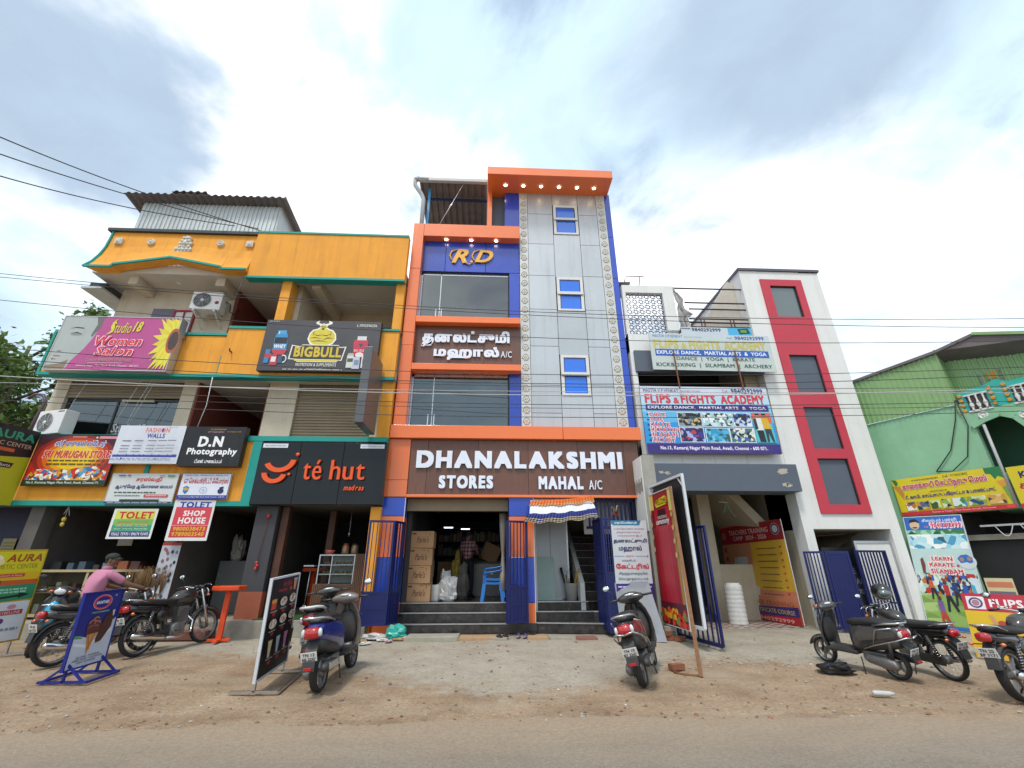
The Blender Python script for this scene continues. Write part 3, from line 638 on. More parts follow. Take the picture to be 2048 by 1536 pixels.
# ================================================================ shed on the orange roof
SH = thing('rooftop_shed', 'corrugated grey metal shed on the roof of the orange building', 'shed', (-9.2, 11.2, 9.4))
def corr(b, x0, x1, y, z0, z1, mat, pitch=0.13, d=0.03, zt=None):
    n = int((x1-x0)/pitch); V = []; F = []
    for i in range(n+1):
        for k, (dx, dy) in enumerate(((0, 0), (.55, 0), (.65, -d), (.9, -d))):
            x = min(x0+(i+dx)*pitch, x1); zz = z1 if zt is None else zt(x)
            V += [(x, y+dy, z0 if not callable(z0) else z0(x)), (x, y+dy, zz)]
    for i in range(len(V)//2-1): F.append((2*i, 2*i+2, 2*i+3, 2*i+1))
    b.add(V, F, mat)
b = MB(SH); corr(b, -11.35, -7.0, 11.3, 9.4, 12.33, m_tin); b.build('front_wall', SH)
b = MB(SH); b.add([(-7.0, 11.3, 9.4), (-7.0, 14.6, 9.4), (-7.0, 14.6, 12.05), (-7.0, 11.3, 12.33)], [(0, 1, 2, 3)], m_tin); b.add([(-11.35, 11.3, 9.4), (-11.35, 14.6, 9.4), (-11.35, 14.6, 12.05), (-11.35, 11.3, 12.33)], [(3, 2, 1, 0)], m_tin); b.build('side_wall', SH)
def sheet_roof(root, x0, x1, y0, z0, y1, z1, mat, name='roof_sheet', pitch=.22, d=.05):
    n = int((x1-x0)/pitch*4); V = []; F = []
    for i in range(n+1):
        x = x0+(x1-x0)*i/n; h = (0, 0, d, d)[i % 4]; V += [(x, y0, z0+h), (x, y1, z1+h)]
    for i in range(n): F.append((2*i, 2*i+2, 2*i+3, 2*i+1))
    V2 = [(a, b_, c-.012) for a, b_, c in V]; m = len(V)
    F += [(m+f[3], m+f[2], m+f[1], m+f[0]) for f in F[:]]
    for i in range(n): F.append((m+2*i, m+2*i+2, 2*i+2, 2*i))
    b = MB(root); b.add(V+V2, F, mat); return b.build(name, root)
sheet_roof(SH, -11.75, -7.0+.25, 10.95, 12.40, 14.9, 11.75, m_tin_d); sheet_roof(SH, -10.3, -9.25, 10.93, 12.50, 12.6, 12.24, m_tin_d)
# ================================================================ store building (centre)
SB = thing('store_building', 'four-storey shop building clad in orange blue and silver panels', 'building', (0.6, 10.7, 0.14))
XL, XR = -2.52, 3.79
BX(SB, 'wall', m_beige, (XL+.03, XR-.03, 11.6, 20, 3.0, 10.9)); BX(SB, 'wall', m_beige, (0.3, XR-.03, 11.1, 16, 10.9, 13.0)); BX(SB, 'stair_head_side', m_grey, (-.15, .29, 11.15, 16, 10.9, 12.95))
BX(SB, 'side_wall', m_beige, (XL+.02, XL+.22, 10.98, 11.6, 3.0, 11.0)); BX(SB, 'side_wall', m_acp_bl, (XR-.06, XR, 10.985, 14, 4.76, 13.0))
# orange frame
def frame_piece(name, x0, x1, z0, z1, y0=10.7, y1=11.0, mat=None): return BX(SB, name, mat or m_acp_or, (x0, x1, y0, y1, z0, z1), bevel=.006)
for z0, z1 in ((4.765, 7.05), (7.062, 9.6), (9.612, 11.3)): frame_piece('frame_panel', XL, -2.205, z0, z1)
frame_piece('frame_panel', -2.2, 0.74, 10.83, 11.3); frame_piece('frame_panel', -2.2, 0.74, 7.80, 7.99); frame_piece('frame_panel', -2.2, .74, 6.34, 6.52)
frame_piece('band_panel', XL-.03, 1.78, 4.43, 4.76, 10.62); frame_piece('band_panel', 1.79, XR, 4.43, 4.76, 10.62)
frame_piece('sill_trim', -2.03, 3.66, 3.0, 3.06, 10.69, 10.85)
# backing behind the joints
BX(SB, 'backing', m_joint, (-2.2, .72, 10.985, 11.0, 9.68, 10.83), (-2.2, .72, 10.985, 11.0, 6.52, 7.8), (.40, .76, 10.985, 11.0, 4.76, 9.7), (.77, 3.6, 10.985, 11.05, 4.76, 13.0), (-2.03, 3.70, 10.80, 11.0, 3.06, 4.43))
# blue panels
def panels(name, xs, zs, y, mat, gap=.012, th=.03, root=None):
    root = root or SB
    for i in range(len(xs)-1):
        for j in range(len(zs)-1): BX(root, name, mat, (xs[i]+gap/2, xs[i+1]-gap/2, y, y+th, zs[j]+gap/2, zs[j+1]-gap/2), bevel=.004)
panels('blue_panel', [-2.2, -1.52, -.29, .74], [9.70, 10.83], 10.95, m_acp_bl)
panels('blue_panel', [.43, .75], [8.0, 9.70], 10.95, m_acp_bl); panels('blue_panel', [.43, .75], [4.76, 6.34], 10.95, m_acp_bl)
panels('blue_panel', [.28, .76], [11.3, 13.0], 10.95, m_acp_bl); BX(SB, 'orange_jamb', m_acp_or, (-.28, -.13, 10.9, 12, 11.3, 12.95))
panels('blue_panel', [3.61, 3.79], [4.76, 7.2, 9.6, 11.2, 13.0], 10.95, m_acp_bl)
# silver tower
panels('silver_panel', [1.03, 1.845], [4.76, 5.23, 6.03, 7.23, 8.45, 9.65, 10.85, 12.07, 13.0], 10.95, m_acp_si)
panels('silver_panel', [2.69, 3.31], [4.76, 5.23, 6.03, 7.23, 8.45, 9.65, 10.85, 12.07, 13.0], 10.95, m_acp_si)
panels('silver_panel', [1.845, 2.69], [4.76, 5.73], 10.95, m_acp_si); panels('silver_panel', [1.845, 2.69], [6.97, 8.4], 10.95, m_acp_si); panels('silver_panel', [1.845, 2.69], [9.6, 11.24], 10.95, m_acp_si); panels('silver_panel', [1.845, 2.69], [12.45, 13.0], 10.95, m_acp_si)
m_strip = M('pale_silver_strip', (.60, .62, .61), .45, .06, 2, metal=.1, streak=.2, dcol='#8f8c86')
BX(SB, 'ornament_strip', m_strip, (.76, 1.024, 10.945, 10.98, 4.765, 13.0)); BX(SB, 'ornament_strip', m_strip, (3.316, 3.604, 10.945, 10.98, 4.765, 13.0))
# floral castings up the two strips: one mesh, copied
fb = MB()
for k in range(6):
    a = R(60*k); fb.ell((.055*math.cos(a), -.008, .055*math.sin(a)), (.034, .008, .034), m_ivory, 6, 4)
fb.ell((0, -.010, 0), (.026, .010, .026), m_gold, 8, 5); fb.tube([(-.1, 0, -.02), (-.06, -.006, .1), (0, -.01, .13), (.06, -.006, .1), (.1, 0, -.02)], .007, 5, m_ivory)
f0 = fb.build('flower_casting', SB); base = SB.matrix_world.inverted(); first = True
for x in (.893, 3.46):
    for k in range(26):
        p = base @ Vector((x, 10.942, 4.98+.311*k))
        if first: f0.location = p; first = False
        else: share(f0, p)
# tower windows: frame, two blue lights each
for z0, z1 in ((11.25, 12.44), (8.41, 9.59), (5.74, 6.96)):
    zm = z0+(z1-z0)*.52
    f = MB(SB); x0, x1 = 1.87, 2.665; fr = .085
    f.box(x0, x1, 10.925, 10.99, z1-fr, z1, m_wplast); f.box(x0, x1, 10.925, 10.99, z0, z0+fr*.7, m_wplast); f.box(x0, x1, 10.92, 10.99, zm-.05, zm+.05, m_wplast)
    f.box(x0, x0+fr, 10.926, 10.99, z0+fr*.7, z1-fr, m_wplast); f.box(x1-fr, x1, 10.926, 10.99, z0+fr*.7, z1-fr, m_wplast)
    f.box(x0+.02, x1-.02, 10.90, 10.925, zm-.07, zm-.055, m_grey)
    o = f.build('window', SB)
    for a, c in ((z0+fr*.7, zm-.05), (zm+.05, z1-fr)):
        g = MB(SB); g.box(x0+fr+.02, x1-fr-.02, 10.955, 10.962, a+.02, c-.02, m_gl_win); g.build('pane', o)
# glazed bays with the room behind
for z0, z1 in ((8.0, 9.69), (4.77, 6.34)):
    BX(SB, 'window_frame', m_steel, (-2.2, -2.16, 11.03, 11.07, z0, z1), (-1.62, -1.60, 11.03, 11.06, z0, z1), (-2.2, .43, 11.03, 11.07, z1-.08, z1))
    BX(SB, 'pane', m_gl_big, (-2.16, -1.62, 11.04, 11.05, z0, z1-.08)); BX(SB, 'pane', m_gl_big, (-1.60, .43, 11.04, 11.05, z0, z1-.08))
    BX(SB, 'room', m_dim, (-2.28, .43, 11.59, 11.595, z0, z1))
    b = MB(SB); b.tube([(-1.75, 11.3, z1-.02), (-1.75, 11.3, z0+.75)], .006, 5, m_wplast); b.ell((-1.75, 11.3, z0+.68), (.1, .1, .07), m_wplast, 10, 6); b.ell((-1.75, 11.3, z0+.42), (.06, .06, .04), m_wplast, 8, 5); b.build('pendant_lamp', SB)
    BX(SB, 'door_handle', m_steel, (-1.72, -1.69, 11.0, 11.02, z0+.02, z0+.4), (-1.56, -1.53, 11.0, 11.02, z0+.02, z0+.4))
BX(SB, 'reveal', m_acp_bl, (-2.205, -2.2, 10.98, 11.07, 4.77, 6.34), (-2.205, -2.2, 10.98, 11.07, 8.0, 9.69), (-2.2, .43, 10.99, 11.07, 9.69, 9.70))
# wood boards behind the lettering
def boards(xs, z0, z1, y):
    for a, c in zip(xs, xs[1:]): BX(SB, 'wood_board', m_wood, (a+.004, c-.004, y, y+.03, z0+.004, z1-.004))
boards([-2.2, -1.45, -.28, .75], 6.52, 7.80, 10.92); boards([-2.03, -1.6, -.35, .90, 2.15, 3.33, 3.70], 3.062, 4.42, 10.76)
# canopy with downlights
CN = BX(SB, 'canopy', m_acp_or, (-.28, 3.72, 10.2, 11.5, 12.93, 13.24), bevel=.01)
dl = MB(); dl.lathe([(0, -.012), (.055, -.012), (.055, -.004)], (0, 0, 0), 'Z', 14, m_lamp); dl.lathe([(.055, -.02), (.085, -.02), (.09, 0)], (0, 0, 0), 'Z', 14, m_steel)
d0 = dl.build('downlight', SB); d0.location = base @ Vector((.30, 10.62, 12.925))
for x in (.88, 1.46, 2.05, 2.64, 3.2): share(d0, base @ Vector((x, 10.62, 12.925)))
for x in (-1.52, -.75, .02): share(d0, base @ Vector((x, 10.83, 10.825)))
# roof shelter, pipe
sheet_roof(SB, -2.62, -.3, 11.2, 13.62, 16, 12.95, m_tin_d); BX(SB, 'gutter', m_pvc, (-2.62, -.3, 11.08, 11.2, 13.52, 13.66), bevel=.02)
b = MB(SB)
for y, z in ((11.8, 13.40), (13.0, 13.06), (14.4, 12.68)): b = MB(SB); b.bar((-2.6, y, z), (-.3, y, z), .06, .08, M('blue_purlin', (.02, .03, .10), .5)); b.build('purlin', SB)
b = MB(SB); BX(SB, 'post', M('sky_blue_post', (.04, .25, .5), .5), (-2.32, -2.24, 11.4, 11.48, 10.9, 13.5)); BX(SB, 'rear_screen', m_tin_d, (-2.5, -.3, 15.5, 15.55, 10.9, 13.1))
b = MB(SB); b.tube([(-2.3, 11.12, 13.58), (-2.62, 11.12, 13.62), (-2.75, 11.12, 13.55), (-2.72, 11.12, 13.3), (-2.5, 11.2, 13.0), (-2.42, 11.22, 12.8), (-2.40, 11.22, 10.9)], .07, 10, m_pvc); b.tube([(-2.62, 11.12, 13.62), (-2.75, 11.12, 13.55)], .085, 10, m_pvc); b.build('rain_pipe', SB)
b = MB(SB); b.tube([(-2.0, 11.2, 11.3), (-1.1, 11.15, 13.5)], .012, 5, m_steel); b.build('stay_wire', SB)
# pillars beside the shop mouth
def pillar(x0, x1):
    for z0, z1, m in ((.14, .72, m_acp_or), (.73, 1.66, m_acp_bl), (1.67, 2.56, m_acp_or), (2.57, 3.0, m_acp_bl)): BX(SB, 'pillar_panel', m, (x0, x1, 10.74, 11.2, z0, z1), bevel=.004)
pillar(-2.58, -2.05); pillar(.42, 1.0)
for z0, z1 in ((3.01, 3.4), (3.41, 4.42)): BX(SB, 'pillar_panel', m_acp_or, (-2.58, -2.035, 10.72, 11.2, z0, z1), bevel=.004)
BX(SB, 'corner_trim', m_wplast, (-2.05, -2.035, 10.735, 10.76, .7, 3.0), (1.0, 1.012, 10.735, 10.76, .3, 3.0))
# steps, granite with steel nosing
st = [(10.66, .14, .335), (10.98, .335, .52), (11.28, .52, .70)]
for i, (y, z0, z1) in enumerate(st):
    BX(SB, 'step', m_granite, (-2.05 if i else -2.04, (.42 if i else 1.03), y, 11.6 if i < 2 else 17.5, z0, z1), bevel=.006); BX(SB, 'nosing', m_nose, (-2.045, .415, y-.012, y+.04, z1-.014, z1+.008))
# shop interior
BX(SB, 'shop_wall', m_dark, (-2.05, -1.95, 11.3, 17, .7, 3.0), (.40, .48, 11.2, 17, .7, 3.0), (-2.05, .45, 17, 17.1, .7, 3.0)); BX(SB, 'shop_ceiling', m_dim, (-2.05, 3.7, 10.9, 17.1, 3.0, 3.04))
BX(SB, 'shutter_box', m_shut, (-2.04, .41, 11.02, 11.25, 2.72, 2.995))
# stair bay on the right
BX(SB, 'stair_wall', m_wplast, (1.05, 1.1, 11.2, 14.5, .5, 3.0), (1.1, 3.6, 14.5, 14.6, .5, 3.0)); BX(SB, 'stair_wall', m_dim, (3.5, 3.6, 11.0, 14.5, .14, 3.0))
BX(SB, 'lift_door', m_acp_si, (1.14, 1.52, 11.9, 11.95, .74, 2.72)); BX(SB, 'lift_door', m_acp_si, (1.53, 1.95, 11.9, 11.95, .74, 2.72)); BX(SB, 'door_frame', m_steel, (1.1, 2.0, 11.96, 12.2, .7, 2.85))
b = MB(SB)
for k in range(9): b.box(2.25, 3.5, 11.45+.27*k, 11.72+.27*k, .14, .73+.19*(k+1), m_granite)
b.build('stair_flight', SB); b = MB(SB)
for k in range(9): b.box(2.25, 3.5, 11.44+.27*k, 11.47+.27*k, .722+.19*(k+1), .73+.19*(k+1), m_nose)
b.build('nosing', SB)
b = MB(SB); b.prism([(2.14, 0), (2.24, 0), (2.24, .1), (2.14, .1)], 0, .01)
b = MB(SB); b.add([(2.13, 11.3, .5), (2.24, 11.3, .5), (2.24, 11.3, 1.1), (2.13, 11.3, 1.1), (2.13, 13.9, 2.4), (2.24, 13.9, 2.4), (2.24, 13.9, 3.0), (2.13, 13.9, 3.0)], [(0, 1, 2, 3), (7, 6, 5, 4), (0, 4, 5, 1), (3, 2, 6, 7), (0, 3, 7, 4), (1, 5, 6, 2)], m_wplast); b.build('stair_stringer', SB)
for y0, pts, z0, z1 in ((0, [(1.02, 10.72), (2.72, 10.45), (3.3, 11.1), (3.3, 11.5), (1.02, 11.5)], .14, .34), (0, [(1.02, 11.05), (2.35, 11.0), (2.75, 10.85), (3.3, 11.3), (3.3, 11.6), (1.02, 11.6)], .34, .53), (0, [(1.02, 11.32), (2.3, 11.3), (2.6, 11.45), (2.6, 12.5), (1.02, 12.5)], .53, .71)):
    n = len(pts); V = [(x, y, z0) for x, y in pts]+[(x, y, z1) for x, y in pts]
    b = MB(SB); b.add(V, [tuple(range(n))[::-1], tuple(range(n, 2*n))]+[(i, (i+1) % n, n+(i+1) % n, n+i) for i in range(n)], m_granite); b.build('step', SB, bevel=.006)
    b = MB(SB)
    for p, q in zip(pts[:3], pts[1:3]): b.bar((p[0], p[1]-.006, z1-.002), (q[0], q[1]-.006, z1-.002), .045, .022, m_nose)
    b.build('nosing', SB)
BX(SB, 'fixed_grille_rail', m_navy, (1.02, 3.62, 10.92, 10.98, 2.94, 3.0), (2.3, 3.62, 10.93, 10.97, 2.3, 2.36))
for k in range(13): BX(SB, 'grille_bar', m_navy, (2.36+.1*k, 2.41+.1*k, 10.94, 10.96, 2.36, 2.94))
BX(SB, 'white_board', m_wplast, (2.3, 3.5, 11.25, 11.28, 2.2, 2.98))
# raised lettering: every letter an object of its own
m_lw = M('white_acrylic_letter', (.80, .84, .95), .3, .03, coat=.4); m_lside = M('letter_return', (.62, .66, .78), .5)
m_lg = M('gold_acrylic_letter', (.82, .42, .03), .3, .08, coat=.5)
def letters(word, x0, x1, z0, z1, y, mat, root, bold=.03, shear=0, depth=.05, gapf=.0):
    geos = [text_geo(c, bold, shear, .5, 4) for c in word]; B0 = min(g[4] for g in geos); B1 = max(g[5] for g in geos); low = word != word.upper(); tot = sum(g[3]-g[2] for g in geos); sp = .10*(len(word)-1)+gapf
    k = (x1-x0)/(tot+sp); x = x0
    for c, g in zip(word, geos):
        V, F, a0, a1, b0, b1 = g; sz = (z1-z0)/(b1-b0) if c not in '.,' else k
        if c in ".'": sz = k
        b = MB(root); 
        if low: sz = (z1-z0)/(B1-B0); b0 = B0
        b.add([(x+(v.x-a0)*k, y-(v.z+.5)*depth, z0+(v.y-b0)*sz) for v in V], F, mat); b.build('letter', root)
        x += (a1-a0)*k+.10*k
letters('DHANALAKSHMI', -1.86, 3.26, 3.70, 4.13, 10.755, m_lw, SB, .07); letters('STORES', -1.28, .03, 3.21, 3.52, 10.755, m_lw, SB, .065); letters('MAHAL', 1.14, 2.24, 3.20, 3.51, 10.755, m_lw, SB, .065); letters('A/C', 2.38, 2.70, 3.2, 3.42, 10.755, m_lw, SB, .02)
letters('R', -1.32, -.82, 10.0, 10.52, 10.945, m_lg, SB, .03, .35); letters('.', -.76, -.68, 10.02, 10.1, 10.945, m_lg, SB, .03); letters('D', -.62, -.06, 10.04, 10.5, 10.945, m_lg, SB, .03, .35)
def tamil(glyphs, x0, x1, z0, z1, y, mat, root, bold=.03, depth=.05):    # word set glyph by glyph on one baseline
    geo = [text_geo(g, bold, 0, .5, 4) for g in glyphs]; H = text_geo('ம', bold, 0, .5, 4); tot = sum(g[3]-g[2] for g in geo)+.07*(len(geo)-1)
    k = (x1-x0)/tot; kz = (z1-z0)/(H[5]-H[4]); x = x0
    for ch, g in zip(glyphs, geo):
        V, F, a0, a1, b0, b1 = g; b = MB(root)
        b.add([(x+(v.x-a0)*k, y-(v.z+.5)*depth, z0+(v.y-H[4])*kz) for v in V], F, mat)
        if ch == 'த':    # the tail of the letter
            t = .12*k; pts = [(x+(a1-a0)*k*.98-t*.7, z0+.03), (x+(a1-a0)*k*.98, z0+.04), (x+(a1-a0)*k*.9, z0-.06), (x+.02, z0-.075), (x-.03, z0-.13), (x+.05, z0-.15), (x+.08, z0-.125), (x+(a1-a0)*k*.8, z0-.115)]
            b.prism(pts[::-1], y-depth, y, mat)
        b.build('letter', root); x += (a1-a0)*k+.07*k
tamil(['த', 'ன', 'ல', 'ட்', 'சு', 'மி'], -2.0, .44, 7.26, 7.52, 10.915, m_lw, SB, .06)
tamil(['ம', 'ஹ', 'ா', 'ல்'], -1.66, .15, 6.82, 7.04, 10.915, m_lw, SB, .06); letters('A/C', .2, .5, 6.81, 7.0, 10.915, m_lw, SB, .02)
b = MB(SB)      # swashes of the two gold initials
for x0 in (-1.36, -.68): b.tube([(x0+.12, 10.91, 10.06), (x0+.02, 10.91, 10.14), (x0-.03, 10.91, 10.28), (x0+.02, 10.91, 10.42), (x0+.14, 10.91, 10.50), (x0+.3, 10.91, 10.52)], [.012, .022, .026, .024, .018, .012], 8, m_lg)
b.tube([(-.98, 10.91, 10.2), (-.90, 10.91, 10.02), (-.80, 10.91, 9.96), (-.72, 10.91, 10.0)], [.022, .026, .02, .01], 8, m_lg); b.build('letter_swash', SB)
# ================================================================ academy building (white and red)
AB = thing('academy_building', 'white four-storey building with a crimson window band and leaning roof wall', 'building', (7, 10.9, 0.14))
AL, AR = 3.86, 10.13
BX(AB, 'tower_wall', m_white, (7.60, 8.19, 10.9, 16, 3.85, 9.98), (9.50, AR, 10.9, 16, 2.30, 9.95), (8.19, 9.50, 10.95, 16, 2.67, 9.97), (7.66, 8.19, 10.9, 12.2, 2.30, 3.85), (8.19, 9.5, 10.9, 12.2, 2.30, 2.66), (8.19, 9.50, 10.9, 11, 9.66, 9.97))
BX(AB, 'coping', M('dark_coping', (.12, .11, .13), .6), (7.56, AR+.04, 10.85, 16, 9.98, 10.06))
BX(AB, 'side_pier', m_white, (7.66, 7.9, 10.9, 11.3, .14, 2.30), (9.86, AR, 10.9, 12.2, .14, 2.30)); BX(AB, 'inner_wall', m_beige, (7.66, 7.75, 11.3, 15.6, .14, 3.85))
wins = [(8.33, 9.43), (5.91, 7.06), (4.31, 5.47), (2.88, 4.05)]
zs = [2.66]
b = MB(AB)
for z0, z1 in sorted(wins): b.box(8.19, 9.50, 10.86, 10.95, zs[-1], z0, m_wred); zs.append(z1)
b.box(8.19, 9.5, 10.86, 10.95, zs[-1], 9.66, m_wred)
for z0, z1 in wins: b.box(8.19, 8.46, 10.86, 10.95, z0, z1, m_wred); b.box(9.28, 9.50, 10.86, 10.95, z0, z1, m_wred)
b.build('red_band', AB)
for i, (z0, z1) in enumerate(wins):
    o = BXJ(AB, 'window', m_blackp, (8.46, 8.48, 10.89, 10.95, z0, z1), (9.26, 9.28, 10.89, 10.95, z0, z1), (8.48, 9.26, 10.89, 10.95, z1-.02, z1)); g = MB(AB); g.box(8.48, 9.26, 10.93, 10.945, z0, z1-.02, m_gl_grey if i == 0 else m_grey); g.build('pane', o)
# left bay
BX(AB, 'bay_wall', m_white, (AL, 4.0, 10.9, 16, 4.12, 7.66), (AL, 7.60, 10.92, 11.2, 7.09, 7.66), (AL, 7.6, 10.92, 11.1, 3.85, 4.35), (AL, 7.6, 15, 16, 3.85, 7.6))
BX(AB, 'bay_floor', m_soff, (AL, 7.6, 11.2, 16, 3.7, 3.85)); BX(AB, 'bay_roof', m_soff, (AL, 7.6, 11.2, 16, 7.3, 7.6)); BX(AB, 'balcony_front', m_conc, (AL+.1, 7.6, 11.0, 11.15, 4.35, 5.6))
BX(AB, 'grey_panel', m_grey, (3.95, 7.60, 10.82, 11.0, 6.44, 7.09), bevel=.006)
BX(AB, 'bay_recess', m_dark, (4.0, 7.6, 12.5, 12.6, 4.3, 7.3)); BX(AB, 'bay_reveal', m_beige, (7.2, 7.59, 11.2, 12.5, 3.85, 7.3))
BX(AB, 'grey_beam', m_grey, (4.02, 7.70, 10.66, 11.3, 3.17, 3.845), bevel=.006)
b = MB(AB); rnd = random.Random(5)
for cx, cz, n, s in ((4.2, 3.62, 3, .05), (4.36, 3.6, 4, .06), (7.32, 3.66, 6, .1), (7.36, 3.33, 7, .1)):      # flaked paint
    for k in range(n):
        pts = [(cx+rnd.uniform(-s, s)+s*.7*math.cos(a)*rnd.uniform(.6, 1.2), cz+rnd.uniform(-.02, .02)+s*.6*math.sin(a)*rnd.uniform(.6, 1.2)) for a in [2*math.pi*i/9 for i in range(9)]]
        b.add([(x, 10.657-.0004*k, z) for x, z in pts], [tuple(range(9))], M('bare_plaster', (.5, .46, .38), .9))
b.build('flaked_paint', AB)
panels('white_tile', [4.05, 4.9, 5.75, 6.6, 7.6], [3.86, 4.14], 10.905, m_white, .01, .012, AB)
# roof: lattice screen wall, leaning stair wall, rails
b = MB(AB); L0, L1, K0, K1 = 3.93, 5.06, 7.66, 9.08
b.box(AL-.02, L0, 10.9, 11.08, 7.66, 9.34, m_white); b.box(L1, 5.40, 10.9, 11.08, 7.80, 9.34, m_white); b.box(L0, L1, 10.9, 11.08, K1, 9.34, m_white); b.build('screen_wall', AB)
b = MB(AB); m_lat = M('lattice_metal', (.035, .03, .045), .6); u = .19      # star-and-cross screen pattern
for i in range(6):
    for j in range(8):
        cx = L0+(i+.5)*(L1-L0)/6; cz = K0+(j+.5)*(K1-K0)/8; r = .062
        for k in range(6):
            a0, a1 = R(60*k+15), R(60*k+75); b.bar((cx+r*math.cos(a0), 10.99, cz+r*math.sin(a0)), (cx+r*math.cos(a1), 10.99, cz+r*math.sin(a1)), .02, .012, m_lat, (0, 1, 0))
            b.bar((cx+r*math.cos(a0), 10.99, cz+r*math.sin(a0)), (cx+.112*math.cos(a0), 10.99, cz+.112*math.sin(a0)), .012, .016, m_lat, (0, 1, 0))
o = b.build('lattice_screen', AB); o['kind'] = 'stuff'
b = MB(AB); b.prism([(5.95, 7.66), (7.59, 7.66), (7.59, 9.75), (7.42, 9.86)], 11.3, 11.5, M('beige_roof_wall', (.56, .52, .46), .8, dirt=.2)); b.build('leaning_roof_wall', AB)
m_railp = M('dark_brown_rail_paint', (.07, .035, .03), .6, .2)
for z, x0 in ((9.34, 5.4), (8.83, 5.75), (8.61, 5.85), (8.27, 5.8), (8.14, 5.8), (7.99, 5.8), (7.86, 5.8)): b = MB(AB); b.tube([(x0, 11.0, z), (7.6, 11.0, z)], .023, 6, m_railp); b.build('rail', AB)
for x in (6.15, 6.25, 7.05, 7.15): b = MB(AB); b.tube([(x, 11.0, 7.66), (x, 11.0, 8.28)], .02, 6, m_railp); b.build('rail_post', AB)
b = MB(AB); b.tube([(4.05, 11.05, 9.34), (4.0, 11.05, 9.62), (4.08, 11.05, 9.78), (4.62, 11.05, 9.78)], .014, 6, m_rust); b.tube([(4.4, 11.05, 9.3), (4.46, 11.05, 9.55), (4.5, 11.05, 9.78)], .014, 6, m_rust); b.tube([(4.3, 11.0, 9.1), (4.42, 11.05, 9.4)], .012, 6, m_rust); b.build('roof_bracket', AB)
# tiled floor tiles and the inside of the porch
def tile_floor():
    b = MB(AB); b.box(AL, 7.66, 11.02, 16, .0, .145, m_conc); b.build('porch_floor', AB)
    m1 = M('cream_tile', (.42, .37, .31), .4, .1, 3, dirt=.3); m2 = M('maroon_tile', (.17, .055, .045), .4, .2, 3, dirt=.3); t0 = None; t1 = None; s = .26; n = 0
    for i in range(14):
        for j in range(12):
            x = AL+.12+i*s; y = 11.04+j*s
            if x+s > 7.66: continue
            b = None
            if t0 is None:
                for key in (0, 1):
                    q = MB(); q.box(0.004, s-.004, 0.004, s-.004, 0, .008, m1); 
                    c = [(s*.5, .02), (s-.02, s*.5), (s*.5, s-.02), (.02, s*.5)] if key else [(.02, .02), (s*.5, .02), (s*.5, s*.5), (s-.02, s*.5), (s-.02, s-.02), (s*.5, s-.02), (s*.5, s*.5), (.02, s*.5)]
                    if key: q.add([(a, c_, .0086) for a, c_ in c], [(0, 1, 2, 3)], m2)
                    else: q.add([(a, c_, .0086) for a, c_ in c], [(0, 1, 2, 7), (6, 3, 4, 5)], m2)
                    o = q.build('floor_tile', AB)
                    if key: t1 = o
                    else: t0 = o
            src = t1 if (i+j) % 2 else t0; p = AB.matrix_world.inverted() @ Vector((x, y, .146))
            if n < 2 and ((src is t0 and not t0.get('u')) or (src is t1 and not t1.get('u'))): src.location = p; src['u'] = 1; n += 1
            else: share(src, p)
    for o in (t0, t1): del o['u']
tile_floor()
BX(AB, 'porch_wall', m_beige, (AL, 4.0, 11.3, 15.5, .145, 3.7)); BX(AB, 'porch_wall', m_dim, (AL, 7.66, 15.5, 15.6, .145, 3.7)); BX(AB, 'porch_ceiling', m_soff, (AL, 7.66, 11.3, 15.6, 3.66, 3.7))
BX(AB, 'column', m_beige, (5.80, 6.15, 12.4, 12.75, .145, 3.66), bevel=.01); BX(AB, 'low_wall', m_beige, (6.16, 7.5, 12.6, 12.75, .145, 1.5))
b = MB(AB)
for k in range(8): b.box(4.15, 5.78, 12.3+.26*k, 12.56+.26*k, .145, .145+.18*(k+1), m_granite)
b.build('stair_flight', AB)
b = MB(AB); b.add([(6.2, 12.0, 3.65), (7.65, 12.0, 1.9), (7.65, 14, 1.9), (6.2, 14, 3.65), (6.5, 12.0, 3.65), (7.65, 12, 2.3)], [(0, 1, 2, 3), (0, 4, 5, 1)], m_beige); b.build('stair_soffit', AB)
b = MB(AB); b.add([(7.9, 11.9, 1.2), (9.85, 11.9, 2.28), (9.85, 14, 2.28), (7.9, 14, 1.2)], [(0, 1, 2, 3)], m_beige); b.box(7.9, 9.86, 14, 14.1, .14, 2.3, m_dim); b.box(7.76, 9.86, 11.3, 14, .1, .15, m_conc); b.box(7.76, 9.86, 11.0, 14, 2.285, 2.297, m_beige); b.box(9.82, 9.86, 12.2, 14, .15, 2.28, m_beige); b.build('stair_cupboard', AB)
# pier between the two gates
PR = thing('gate_pier', 'grey plastered gate pier with white painted side beside the store', 'gate pier', (3.72, 10.4, .12))
BX(PR, 'pier', M('grey_plaster', (.38, .37, .33), .9, .15, 3, dirt=.3, streak=.3), (3.55, 3.86, 10.15, 10.88, .12, 3.92), bevel=.01); BX(PR, 'painted_side', m_white, (3.535, 3.55, 10.16, 10.87, 2.2, 3.9))
b = MB(PR)
for i in range(7): b.box(3.531, 3.535, 10.22+.085*i, 10.27+.085*i, 3.08+.03*math.sin(i*2), 3.36+.04*math.cos(i*3), P('#6a675c'))
b.build('faded_lettering', PR)
